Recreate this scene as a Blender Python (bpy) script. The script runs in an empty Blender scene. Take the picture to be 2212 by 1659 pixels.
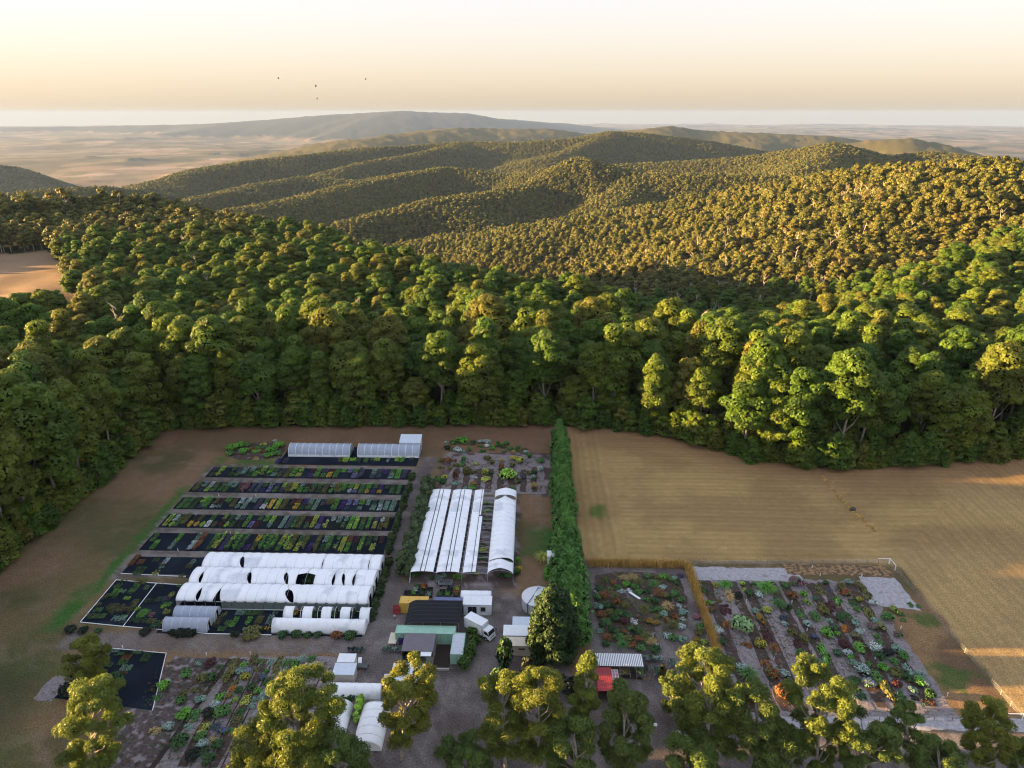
import bpy, math, random
import numpy as np
from mathutils import Vector, Matrix

sc = bpy.context.scene
COL = sc.collection
R = math.radians
# ------------------------------------------------------------------ camera
FPX = 711.0
PITCH = math.atan((384 - 113.5) / FPX)
YAW = R(1.54)
CZ = 100.0
cam_d = bpy.data.cameras.new('camera')
cam_d.sensor_width = 36.0
cam_d.lens = FPX / 1024 * 36
cam_d.clip_start = 1.0
cam_d.clip_end = 200000
cam = bpy.data.objects.new('camera', cam_d)
COL.objects.link(cam)
cam.location = (0, 0, CZ)
cam.rotation_euler = (math.pi / 2 - PITCH, 0, YAW)
sc.camera = cam
# ------------------------------------------------------------------ sky, sun, exposure
SUN_EL, SUN_AZ = 7.2, 0.0            # degrees: elevation, and how far behind straight-left
world = bpy.data.worlds.new('World')
sc.world = world
world.use_nodes = True
wn, wl = world.node_tree.nodes, world.node_tree.links
wn.clear()
sky = wn.new('ShaderNodeTexSky')
sky.sky_type = 'NISHITA'
sky.sun_disc = False
sky.sun_elevation = R(SUN_EL)
sky.sun_rotation = R(270 - SUN_AZ)
sky.altitude = 0
sky.air_density = 2.0
sky.dust_density = 2.0
sky.ozone_density = 3.0
bg = wn.new('ShaderNodeBackground')
bg.inputs['Strength'].default_value = 0.12
wo = wn.new('ShaderNodeOutputWorld')
gam = wn.new('ShaderNodeGamma')          # softens the contrast between horizon and zenith, evenly all round
gam.inputs[1].default_value = 0.28
hsv = wn.new('ShaderNodeHueSaturation')
hsv.inputs['Saturation'].default_value = 0.95
tnt = wn.new('ShaderNodeMix')
tnt.data_type = 'RGBA'
tnt.blend_type = 'MULTIPLY'
tnt.inputs[0].default_value = 1.0
tnt.inputs[7].default_value = (.955, .95, 1.14, 1)
wl.new(sky.outputs[0], gam.inputs[0])
wl.new(gam.outputs[0], hsv.inputs['Color'])
wl.new(hsv.outputs[0], tnt.inputs[6])
wl.new(tnt.outputs[2], bg.inputs[0])
wl.new(bg.outputs[0], wo.inputs[0])
sun_d = bpy.data.lights.new('sun', 'SUN')
sun_d.energy = 5.0
sun_d.angle = R(0.55)
sun_d.color = (1.0, 0.62, 0.24)
sun = bpy.data.objects.new('sun', sun_d)
COL.objects.link(sun)
sd = Vector((-math.cos(R(SUN_EL)) * math.cos(R(SUN_AZ)), -math.cos(R(SUN_EL)) * math.sin(R(SUN_AZ)), math.sin(R(SUN_EL))))
sun.rotation_euler = (-sd).to_track_quat('-Z', 'Y').to_euler()
sun.location = sd * 300
sc.view_settings.view_transform = 'Standard'
sc.view_settings.look = 'None'
sc.view_settings.exposure = 2.98
sc.view_settings.gamma = 1.0
sc.view_settings.use_curve_mapping = False
cy = sc.cycles
cy.use_denoising = True
cy.max_bounces = 6
cy.diffuse_bounces = 3
cy.glossy_bounces = 2
cy.transmission_bounces = 4
cy.transparent_max_bounces = 6
cy.volume_bounces = 0
cy.caustics_reflective = False
cy.caustics_refractive = False
cy.use_adaptive_sampling = True
cy.adaptive_threshold = 0.015
cy.pixel_filter_type = 'BLACKMAN_HARRIS'
cy.filter_width = 1.15

# ------------------------------------------------------------------ helpers
_cp, _sp = math.cos(PITCH), math.sin(PITCH)
_cw, _sw = math.cos(YAW), math.sin(YAW)


def at(u, v, z=0.0, dist=None):
    """the place on the ground (or at height z, or at a distance) seen along one line of sight of the survey photograph"""
    x = (u * 1024 / 2212 - 512) / FPX
    y = -(v * 768 / 1659 - 384) / FPX
    fy, fz = _cp + y * _sp, -_sp + y * _cp
    wx, wy = _cw * x - _sw * fy, _sw * x + _cw * fy
    t = dist / math.hypot(wx, wy) if dist is not None else (z - CZ) / fz
    return (wx * t, wy * t, CZ + fz * t)


def crop(u0, v0, s):
    return lambda c, d, z=0.0: at(u0 + c * s, v0 + d * s, z)


pA, pB, pC = crop(138.2, 907.2, .25), crop(518.4, 907.2, .21873), crop(829.4, 907.2, .2239)
pD, pE, pF = crop(138.2, 1175, .3125), crop(812.2, 1175, .21094), crop(86.4, 1347.8, .3125)
pG, pH = crop(691.2, 1347.8, .3125), crop(1244.2, 1192.3, .4375)


def hash2(ix, iy, seed):
    n = (ix.astype(np.int64) * 374761393 + iy.astype(np.int64) * 668265263 + seed * 974634777) & 0x7fffffff
    n = ((n ^ (n >> 13)) * 1274126177) & 0x7fffffff
    n = n ^ (n >> 16)
    return (n & 0xffff) / 65535.0


def vnoise(x, y, seed=0):
    x = np.asarray(x, float); y = np.asarray(y, float)
    ix, iy = np.floor(x), np.floor(y)
    fx, fy = x - ix, y - iy
    fx = fx * fx * (3 - 2 * fx); fy = fy * fy * (3 - 2 * fy)
    a, b = hash2(ix, iy, seed), hash2(ix + 1, iy, seed)
    c, d = hash2(ix, iy + 1, seed), hash2(ix + 1, iy + 1, seed)
    return (a * (1 - fx) + b * fx) * (1 - fy) + (c * (1 - fx) + d * fx) * fy


def fbm(x, y, seed=0, octv=4):
    s, a, t = 0, 1.0, 0
    for i in range(octv):
        s = s + a * vnoise(x, y, seed + i * 17); t += a
        x = np.asarray(x) * 2.03 + 11.3; y = np.asarray(y) * 2.03 + 5.7; a *= .5
    return s / t


def sstep(a, b, x):
    t = np.clip((x - a) / (b - a), 0, 1)
    return t * t * (3 - 2 * t)


def link(name, data, parent=None, loc=None):
    o = bpy.data.objects.new(name, data)
    COL.objects.link(o)
    if loc is not None:
        o.location = loc
    if parent is not None:
        o.parent = parent
    return o


def tag(o, label=None, cat=None, group=None, kind=None):
    if label: o['label'] = label
    if cat: o['category'] = cat
    if group: o['group'] = group
    if kind: o['kind'] = kind
    return o


def empty(name, loc=(0, 0, 0), rz=0.0):
    o = link(name, None, loc=loc)
    o.rotation_euler = (0, 0, rz)
    o.empty_display_size = 0.5
    return o


def npmesh(name, verts, faces, mats=(), mi=None, smooth=False, attrs=None):
    """verts (n,3); faces: list of (m,k) integer arrays"""
    me = bpy.data.meshes.new(name)
    verts = np.asarray(verts, np.float32)
    me.vertices.add(len(verts))
    me.vertices.foreach_set('co', verts.ravel())
    if not isinstance(faces, (list, tuple)):
        faces = [faces]
    faces = [np.asarray(f, np.int32) for f in faces if len(f)]
    lt = np.concatenate([np.full(len(f), f.shape[1], np.int32) for f in faces])
    li = np.concatenate([f.ravel() for f in faces])
    me.loops.add(len(li))
    me.loops.foreach_set('vertex_index', li)
    me.polygons.add(len(lt))
    me.polygons.foreach_set('loop_start', np.concatenate([[0], np.cumsum(lt)[:-1]]).astype(np.int32))
    me.polygons.foreach_set('loop_total', lt)
    for m in mats:
        me.materials.append(m)
    if mi is not None:
        me.polygons.foreach_set('material_index', np.asarray(mi, np.int32))
    if smooth:
        me.polygons.foreach_set('use_smooth', np.ones(len(lt), bool))
    for k, a in (attrs or {}).items():
        if a.ndim == 2:
            c = np.ones((len(verts), 4), np.float32); c[:, :3] = a
            me.attributes.new(k, 'FLOAT_COLOR', 'POINT').data.foreach_set('color', c.ravel())
        else:
            me.attributes.new(k, 'FLOAT', 'POINT').data.foreach_set('value', a.astype(np.float32))
    me.update(calc_edges=True)
    return me


class MB:
    """collects boxes, bars, tubes and sheets; build() links them as one mesh object"""
    def __init__(s): s.v, s.f, s.m = [], [], []

    def add(s, vs, fs, mi=0):
        n = len(s.v)
        s.v += [tuple(p) for p in vs]
        s.f += [tuple(i + n for i in f) for f in fs]
        s.m += [mi] * len(fs)
        return s

    def box(s, x0, x1, y0, y1, z0, z1, mi=0):
        return s.add([(x0, y0, z0), (x1, y0, z0), (x1, y1, z0), (x0, y1, z0), (x0, y0, z1), (x1, y0, z1), (x1, y1, z1), (x0, y1, z1)],
                     [(3, 2, 1, 0), (4, 5, 6, 7), (0, 1, 5, 4), (1, 2, 6, 5), (2, 3, 7, 6), (3, 0, 4, 7)], mi)

    def tube(s, pts, r, n=6, mi=0, caps=True):
        pts = [Vector(p) for p in pts]
        rs = r if isinstance(r, (list, tuple)) else [r] * len(pts)
        base = len(s.v)
        for i, p in enumerate(pts):
            d = (pts[min(i + 1, len(pts) - 1)] - pts[max(i - 1, 0)]).normalized()
            a = d.orthogonal().normalized() if i == 0 else (a - d * a.dot(d)).normalized()
            b = d.cross(a)
            for k in range(n):
                t = 2 * math.pi * k / n
                s.v.append(tuple(p + (a * math.cos(t) + b * math.sin(t)) * rs[i]))
        for i in range(len(pts) - 1):
            for k in range(n):
                s.f.append((base + i * n + k, base + i * n + (k + 1) % n, base + (i + 1) * n + (k + 1) % n, base + (i + 1) * n + k)); s.m.append(mi)
        if caps:
            s.f.append(tuple(base + k for k in range(n))[::-1]); s.m.append(mi)
            s.f.append(tuple(base + (len(pts) - 1) * n + k for k in range(n))); s.m.append(mi)
        return s

    def build(s, name, mats, parent=None, loc=None, smooth=False):
        me = bpy.data.meshes.new(name)
        me.from_pydata(s.v, [], s.f)
        for m in (mats if isinstance(mats, (list, tuple)) else [mats]):
            me.materials.append(m)
        me.polygons.foreach_set('material_index', s.m)
        if smooth:
            me.polygons.foreach_set('use_smooth', [True] * len(s.f))
        me.update()
        return link(name, me, parent, loc)


def copy_tree(o, parent=None):
    c = o.copy()
    COL.objects.link(c)
    if parent is not None:
        c.parent = parent
    for ch in list(o.children):
        copy_tree(ch, c)
    return c


# ------------------------------------------------------------------ materials
def nmat(name):
    m = bpy.data.materials.new(name)
    m.use_nodes = True
    nt = m.node_tree
    return m, nt.nodes, nt.links, nt.nodes['Principled BSDF']


def mat(name, col, rough=.7, var=.25, scale=1.5, bump=0.0, metal=0.0, spec=.3, stain=None, stain_at=.62, trans=0.0, streak=None):
    """a principled material whose colour wanders with two noises; stain: a second colour in blotches"""
    m, N, L, P = nmat(name)
    P.inputs['Roughness'].default_value = rough
    P.inputs['Metallic'].default_value = metal
    P.inputs['Specular IOR Level'].default_value = spec
    tc = N.new('ShaderNodeTexCoord')
    src = tc.outputs['Object']
    if streak:
        mp = N.new('ShaderNodeMapping'); mp.inputs['Scale'].default_value = streak
        L.new(src, mp.inputs[0]); src = mp.outputs[0]
    no = N.new('ShaderNodeTexNoise')
    no.inputs['Scale'].default_value = scale; no.inputs['Detail'].default_value = 6; no.inputs['Roughness'].default_value = .65
    L.new(src, no.inputs['Vector'])
    rp = N.new('ShaderNodeValToRGB')
    rp.color_ramp.elements[0].position = .3; rp.color_ramp.elements[1].position = .7
    rp.color_ramp.elements[0].color = (*[c * (1 - var) for c in col], 1)
    rp.color_ramp.elements[1].color = (*[min(1, c * (1 + var)) for c in col], 1)
    L.new(no.outputs[0], rp.inputs[0])
    out = rp.outputs[0]
    if stain:
        n2 = N.new('ShaderNodeTexNoise'); n2.inputs['Scale'].default_value = scale * .45; n2.inputs['Detail'].default_value = 5
        L.new(src, n2.inputs['Vector'])
        r2 = N.new('ShaderNodeMapRange'); r2.inputs[1].default_value = stain_at - .05; r2.inputs[2].default_value = stain_at + .06
        L.new(n2.outputs[0], r2.inputs[0])
        mx = N.new('ShaderNodeMix'); mx.data_type = 'RGBA'
        L.new(r2.outputs[0], mx.inputs[0]); L.new(out, mx.inputs[6]); mx.inputs[7].default_value = (*stain, 1)
        out = mx.outputs[2]
    L.new(out, P.inputs['Base Color'])
    if bump:
        b = N.new('ShaderNodeBump'); b.inputs['Strength'].default_value = 1; b.inputs['Distance'].default_value = bump
        L.new(no.outputs[0], b.inputs['Height']); L.new(b.outputs[0], P.inputs['Normal'])
    if trans:
        tr = N.new('ShaderNodeBsdfTranslucent'); L.new(out, tr.inputs[0])
        ms = N.new('ShaderNodeMixShader'); ms.inputs[0].default_value = trans
        L.new(P.outputs[0], ms.inputs[1]); L.new(tr.outputs[0], ms.inputs[2]); L.new(ms.outputs[0], N['Material Output'].inputs[0])
    return m


def leafmat(name, cols, trans=.25, tintamt=.8, rough=.55, spec=.25):
    """foliage: one colour of the ramp per plant (object random), each clump a little lighter or darker (tint attribute)"""
    m, N, L, P = nmat(name)
    oi = N.new('ShaderNodeObjectInfo')
    rp = N.new('ShaderNodeValToRGB')
    cr = rp.color_ramp
    while len(cr.elements) < len(cols):
        cr.elements.new(.5)
    for i, c in enumerate(cols):
        cr.elements[i].position = i / max(1, len(cols) - 1)
        cr.elements[i].color = (*c, 1)
    L.new(oi.outputs['Random'], rp.inputs[0])
    at_ = N.new('ShaderNodeAttribute'); at_.attribute_name = 'tint'
    mr = N.new('ShaderNodeMapRange'); mr.inputs[3].default_value = 1 - tintamt / 2; mr.inputs[4].default_value = 1 + tintamt / 2
    L.new(at_.outputs['Fac'], mr.inputs[0])
    vm = N.new('ShaderNodeVectorMath'); vm.operation = 'SCALE'
    L.new(rp.outputs[0], vm.inputs[0]); L.new(mr.outputs[0], vm.inputs['Scale'])
    L.new(vm.outputs[0], P.inputs['Base Color'])
    P.inputs['Roughness'].default_value = rough
    P.inputs['Specular IOR Level'].default_value = spec
    if trans:
        tr = N.new('ShaderNodeBsdfTranslucent'); L.new(vm.outputs[0], tr.inputs[0])
        ms = N.new('ShaderNodeMixShader'); ms.inputs[0].default_value = trans
        L.new(P.outputs[0], ms.inputs[1]); L.new(tr.outputs[0], ms.inputs[2]); L.new(ms.outputs[0], N['Material Output'].inputs[0])
    return m


GUM = leafmat('gum_leaf', [(.052, .109, .014), (.085, .151, .015), (.132, .168, .019), (.068, .144, .017), (.159, .156, .024), (.106, .168, .017)], trans=.42)
GUM_FAR = leafmat('far_gum_leaf', [(.080, .092, .018), (.117, .119, .021), (.140, .130, .025), (.100, .112, .021), (.144, .122, .027)], trans=.3)
CORE = mat('painted_crown_shade', (.012, .016, .006), .9, .2, spec=.05)  # near-black balls inside foliage lobes; inner shade put into the colour
BARK = mat('gum_bark', (.29, .255, .21), .85, .4, 2.0, .02)
DEADWOOD = mat('dead_wood', (.50, .43, .36), .8, .25, 2.0)

# ------------------------------------------------------------------ terrain height
RIDGES = [  # crest points (sight line u, v, distance), slope, rounding, canopy height
    ([(2290, 350, 880), (2056, 357, 1000), (1856, 367, 1150), (1600, 412, 1250), (1350, 455, 1300), (1150, 488, 1350), (1010, 512, 1400)], 0.37, 90, 26),
    ([(1780, 374, 1900), (1500, 373, 1950), (1371, 368, 2000), (1256, 337, 2050), (1150, 392, 1950), (1060, 410, 1850), (950, 424, 1780), (860, 445, 1720), (765, 468, 1650)], 0.51, 60, 20),
    ([(1371, 372, 2000), (1345, 420, 1750), (1330, 470, 1580)], 0.49, 40, 20),
    ([(1256, 345, 2350), (1106, 375, 2500), (965, 357, 2600), (880, 372, 2500), (750, 397, 2300), (640, 425, 2100), (480, 452, 1950)], 0.51, 60, 20),
    ([(900, 366, 2700), (760, 386, 2800), (650, 378, 2900), (560, 392, 2750), (420, 425, 2500)], 0.49, 60, 20),
    ([(2290, 352, 2500), (2212, 347, 2600), (2100, 332, 2700), (1996, 322, 2800), (1920, 333, 2800), (1806, 304, 2700), (1700, 320, 2750), (1606, 334, 2800), (1450, 346, 2850), (1300, 353, 2900), (1150, 362, 2950)], 0.44, 80, 20),
    ([(1806, 306, 2700), (1770, 335, 2400), (1740, 360, 2200)], 0.44, 50, 20),
    ([(1641, 322, 4300), (1531, 302, 4300), (1386, 284, 4200), (1321, 281, 4200), (1250, 295, 4000), (1106, 305, 4000), (1000, 303, 4100), (900, 310, 4000), (790, 316, 3900), (650, 332, 3700), (540, 343, 3600), (430, 362, 3400), (350, 388, 3200), (290, 407, 3000)], 0.40, 90, 20),
    ([(1321, 283, 4200), (1250, 312, 3700), (1180, 337, 3400)], 0.44, 60, 20),
    ([(1000, 304, 4100), (960, 314, 3800), (880, 332, 3500), (780, 347, 3300), (700, 372, 3000)], 0.44, 60, 20),
    ([(1180, 279, 7600), (1106, 280, 7500), (1000, 277, 7500), (950, 280, 7200), (850, 292, 6800), (790, 301, 6500)], 0.22, 150, 10),
    ([(1750, 293, 7000), (1640, 288, 7000), (1556, 285, 7000), (1500, 281, 7000), (1451, 273, 7000), (1400, 281, 7200)], 0.22, 150, 10),
    ([(1960, 300, 5600), (1880, 304, 5600), (1835, 309, 5600)], 0.24, 120, 10),
    ([(-80, 277, 26000), (200, 274, 24000), (450, 269, 21000), (600, 259, 19500), (700, 250, 19000), (790, 245.5, 18500), (830, 243, 18200), (870, 240.5, 18000), (930, 244, 18000), (1000, 246, 18500), (1075, 258, 19000), (1200, 267, 22000)], 0.14, 400, 0),
    ([(-120, 350, 4800), (-30, 356, 4800), (20, 360, 4800), (60, 371, 4700)], .50, 60, 10),
    ([(20, 420, 2500), (110, 408, 2600), (225, 401, 2750), (350, 417, 2700)], 0.37, 70, 15),
    ([(330, 405, 3600), (430, 398, 3600), (510, 392, 3700)], 0.24, 90, 10),
]
RIM = np.array([(-180, 2500), (-60, 1500), (-42, 820), (-36, 800), (-27, 730), (-20, 640), (-16, 540), (-13, 465), (-9, 405), (-4, 370), (2, 335), (8, 310), (14, 296), (19, 300), (24, 345), (28, 420), (32, 560), (36, 760), (45, 1100), (60, 1500), (180, 2500)], float)
_rg = []
for pts, sl, wd, can in RIDGES:
    P3 = [at(u, v, dist=d) for u, v, d in pts]
    _rg.append((np.array([(p[0], p[1], p[2] - can) for p in P3]), sl, wd))


def smax(a, b, k):
    h = np.clip(.5 + .5 * (a - b) / k, 0, 1)
    return b * (1 - h) + a * h + k * h * (1 - h)


def terrain_h(x, y):
    x = np.asarray(x, float); y = np.asarray(y, float)
    r = np.hypot(x, y)
    az = np.degrees(np.arctan2(x, y))
    rim = np.interp(az, RIM[:, 0], RIM[:, 1]) + 24 * (fbm(x / 130, y / 130, 5, 2) - .5)
    d = np.maximum(0, r - rim)
    plat = -(np.sqrt(d * d + 60 ** 2) - 60) * .42
    plat = plat + sstep(230, 330, r) * (fbm(x / 70, y / 70, 9, 3) - .5) * 9 + sstep(400, 800, r) * sstep(20, 36, az) * 10
    plat = plat + 9 * sstep(-132, -170, x) * sstep(99, 114, y) * sstep(218, 185, y)  # rise added under the left belt so its shadow reaches the field
    floor = -385 + np.interp(az, [-60, -14, 0, 20, 45], [0, 0, 60, 110, 130]) * sstep(6500, 2500, r)
    floor = floor + 55 * (fbm(x / 900, y / 900, 3, 4) - .5) * sstep(800, 2500, r) + sstep(5000, 9000, r) * 110 * (fbm(x / 2600, y / 2600, 31, 3) - .5)
    z = smax(plat, floor, 25)
    rid = fbm(x / 260, y / 260, 21, 4) - .5
    for P3, sl, wd in _rg:
        best = np.full(x.shape, 1e18); zc = np.zeros(x.shape); ss = np.zeros(x.shape); s0 = 0.0
        for a, b in zip(P3[:-1], P3[1:]):
            dx, dy = b[0] - a[0], b[1] - a[1]
            L2 = dx * dx + dy * dy
            t = np.clip(((x - a[0]) * dx + (y - a[1]) * dy) / L2, 0, 1)
            dd = (x - a[0] - t * dx) ** 2 + (y - a[1] - t * dy) ** 2
            m = dd < best
            best = np.where(m, dd, best); zc = np.where(m, a[2] + t * (b[2] - a[2]), zc); ss = np.where(m, s0 + t * math.sqrt(L2), ss)
            s0 += math.sqrt(L2)
        dd = np.sqrt(best)
        n1 = vnoise(ss / (wd * 2.6), dd / (wd * 9), int(wd) + len(P3))
        zr = zc - sl * (np.sqrt(dd * dd + wd * wd) - wd) * (.50 + 1.0 * n1) + rid * np.minimum(dd * .2, 40)
        z = smax(z, zr, 14)
    return z


# ------------------------------------------------------------------ what grows where
def edge_y(x):   # the front line of the forest behind the nursery
    e = [(-400, 216), (-121.7, 217.4), (-102, 220.5), (7.4, 224.7), (29.3, 221.4), (46.8, 214.5), (66.1, 201.5), (86.1, 194), (105.9, 195.5), (153.5, 203), (260, 222), (500, 260)]
    return np.interp(x, [q[0] for q in e], [q[1] for q in e])


def inpoly(x, y, poly):
    c = np.zeros(np.shape(x), bool)
    n = len(poly)
    for i in range(n):
        x0, y0 = poly[i]; x1, y1 = poly[(i + 1) % n]
        if y0 == y1: continue
        c ^= ((y0 > y) != (y1 > y)) & (x < (x1 - x0) * (y - y0) / (y1 - y0) + x0)
    return c


def _pol(a, r): return (r * math.sin(R(a)), r * math.cos(R(a)))


CLEARING = [_pol(-33.6, 420), _pol(-33.9, 560), _pol(-34.6, 672), _pol(-40, 690), _pol(-60, 700), _pol(-60, 390), _pol(-38, 400)]


def forest_mask(x, y, z):
    x = np.asarray(x); y = np.asarray(y)
    r = np.hypot(x, y)
    ey = edge_y(x)
    back = (y > ey) & (x > -215 - .35 * (y - 216))
    belt = (x < -125) & (x > -208) & (y > 12) & (y <= ey)
    left = (y > 290) & (x <= -215)
    f = back | belt | left
    f &= ~inpoly(x, y, CLEARING)
    f &= (z > -352 + 60 * (fbm(x / 500, y / 500, 77, 3) - .5)) | (r < 700)
    return f

# ------------------------------------------------------------------ terrain: one sheet out to the horizon
def ground_colour(x, y, z):
    r = np.hypot(x, y)
    jx = x + 2.2 * (fbm(x / 5, y / 5, 41, 3) - .5); jy = y + 2.2 * (fbm(x / 5, y / 5, 42, 3) - .5)
    n1 = fbm(x / 14, y / 14, 1, 4); n2 = fbm(x / 3.1, y / 3.1, 2, 4); n3 = fbm(x / 45, y / 45, 7, 3)

    def C(*c): return np.array(c)[None, :]

    def mix(a, b, t): return a * (1 - t[:, None]) + b * t[:, None]

    def reg(x0, x1, y0, y1, s=.5):
        return sstep(x0 - s, x0 + s, jx) * sstep(x1 + s, x1 - s, jx) * sstep(y0 - s, y0 + s, jy) * sstep(y1 + s, y1 - s, jy)
    # mown dry grass
    col = mix(C(.185, .115, .062) + 0 * x[:, None], C(.105, .082, .038), sstep(.35, .65, n1))
    col = mix(col, C(.20, .135, .085), sstep(.56, .72, n2) * .7)
    col = mix(col, C(.055, .075, .022), sstep(.55, .70, n3 + .25 * (n1 - .5)) * sstep(-70, -110, x) * .4)
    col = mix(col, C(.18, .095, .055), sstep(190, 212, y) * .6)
    # stubble field
    fld = sstep(12, 14, jx) * sstep(144, 145.5, jy) + sstep(87.2, 88.2, jx)
    fld = np.clip(fld, 0, 1)
    fc = mix(C(.345, .228, .090) + 0 * x[:, None], C(.270, .172, .072), sstep(.35, .65, n1))
    fc = mix(fc, C(.37, .25, .11), sstep(.55, .7, n3) * .5)
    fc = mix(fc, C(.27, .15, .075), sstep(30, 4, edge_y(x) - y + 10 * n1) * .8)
    fc = mix(fc, C(.10, .12, .03), sstep(.62, .72, n1) * reg(14, 22, 150, 185, 3))
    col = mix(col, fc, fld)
    # green strips and patches
    gr = reg(-99.3, -96.6, 118, 178) + .7 * reg(-97, -93.5, 185, 197, 1.2) + .8 * reg(-90, -74, 189.5, 197, 1.5)
    gr = gr + sstep(.40, .55, n1) * (reg(1, 9, 147, 158, 2.5)) + .6 * reg(-3, 9, 136, 150, 2) * sstep(.5, .6, n1) + .7 * reg(-101, -96.6, 116, 132, 1)
    gr = gr + .35 * sstep(.45, .6, n3) * sstep(-78, -90, x) * sstep(112, 104, y) + sstep(.6, .68, n1) * reg(66, 84, 100, 126, 3) * .6
    col = mix(col, C(.040, .105, .020), np.clip(gr, 0, 1) * (.55 + .45 * sstep(.35, .6, n2)))
    col = mix(col, C(.03, .035, .014), sstep(-84, -94, x) * sstep(112, 100, y) * .6)
    # gravel: yard, lanes, roads, car park
    ya = reg(-94.5, -30, 111.4, 117.0) + reg(-34.2, -28.6, 108, 192, .6) + reg(-33, -28, 190, 198, .8) + reg(-34, 8.5, 104, 134.6, .7) + reg(-36, 12.5, 60, 106, .8)
    ya = ya + reg(12, 38.2, 60, 142, .4) + reg(36, 100, 60, 95.5, .8)
    ya = ya * (1 - .9 * reg(-6, 9, 131, 137, 1.5))
    yc = mix(C(.165, .142, .132) + 0 * x[:, None], C(.115, .095, .086), sstep(.35, .65, fbm(x / 6, y / 6, 12, 4)))
    yc = mix(yc, C(.21, .18, .165), sstep(.55, .7, n2) * .6)
    # worn wheel tracks
    yc = mix(yc, C(.09, .075, .068), sstep(.62, .72, vnoise(np.hypot(x + 8, y - 96) / 1.1, np.arctan2(y - 96, x + 8) * 1.5, 14)) * .5)
    yc = mix(yc, C(.08, .062, .054), sstep(.5, .66, fbm((x + 12) / 9, y / 9, 15, 3)) * sstep(-34, -30, x) * .6)
    yc = mix(yc, C(.18, .125, .09), sstep(.45, .6, vnoise(x / 30, y / .9, 16)) * reg(-94, -40, 111, 117.5) * .5)
    col = mix(col, yc, np.clip(ya, 0, 1))
    pa = reg(-96.6, -34.4, 135, 191.2, .35)
    pc = mix(C(.17, .145, .13) + 0 * x[:, None], C(.105, .085, .07), sstep(.4, .6, vnoise(x / 25, y / .55, 18)))
    pc = mix(pc, C(.22, .19, .165), sstep(.55, .65, n2) * .6)
    col = mix(col, pc, np.clip(pa, 0, 1))
    # brown soil under the shade house and mid garden, pale mulch
    mu = reg(-27.5, -2.5, 134, 174, .4) + reg(-26.5, 8, 175, 202, .5)
    mc = mix(C(.085, .060, .050) + 0 * x[:, None], C(.24, .20, .20), sstep(.46, .62, fbm(x / 2.2, y / 2.2, 22, 4)))
    col = mix(col, mc, np.clip(mu, 0, 1))
    bare = reg(68, 86.5, 98, 127, .8)
    bc = mix(C(.22, .135, .065) + 0 * x[:, None], C(.13, .08, .045), sstep(.45, .62, n1 + .2 * (n2 - .5)))
    bc = mix(bc, C(.05, .09, .02), sstep(.6, .68, fbm(x / 5, y / 5, 61, 3)) * .8)
    col = mix(col, bc, bare)
    # forest floor and wooded hills
    fm = forest_mask(jx, jy, z).astype(float)
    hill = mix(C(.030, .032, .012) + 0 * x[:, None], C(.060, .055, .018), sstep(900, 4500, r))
    hill = mix(hill, C(.030, .034, .030), sstep(7000, 12000, r))  # far mountain greyed and darkened with distance, a hazy tone put into the colour
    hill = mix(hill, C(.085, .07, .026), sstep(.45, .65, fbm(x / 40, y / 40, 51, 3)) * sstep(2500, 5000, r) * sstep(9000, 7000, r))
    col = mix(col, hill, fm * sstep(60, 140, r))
    # open paddocks and the plain
    far = sstep(380, 480, r) * (1 - fm)
    pl = mix(C(.25, .165, .095) + 0 * x[:, None], C(.17, .115, .065), sstep(.4, .6, fbm(x / 60, y / 60, 52, 4)))
    w = r > 1500
    f1 = fbm(x / 300, y / 520, 53, 5); f2 = fbm(x / 2200, y / 900, 54, 4)
    wood = sstep(.50, .58, f1) * .85
    wood = np.clip(wood + sstep(.52, .6, f2) * .7, 0, 1) * w
    cellx, celly = np.floor(x / 310 + .6 * f2), np.floor(y / 420 + .6 * f1)
    pad = hash2(cellx, celly, 57)
    plain = mix(C(.18, .13, .085) + 0 * x[:, None], C(.135, .115, .07), sstep(.3, .7, pad))
    plain = mix(plain, C(.25, .19, .14), (pad > .9).astype(float))
    plain = mix(plain, C(.07, .065, .035), wood)
    pl = mix(pl, plain, w.astype(float))
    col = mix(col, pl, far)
    return np.clip(col, .004, 1), fm


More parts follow.
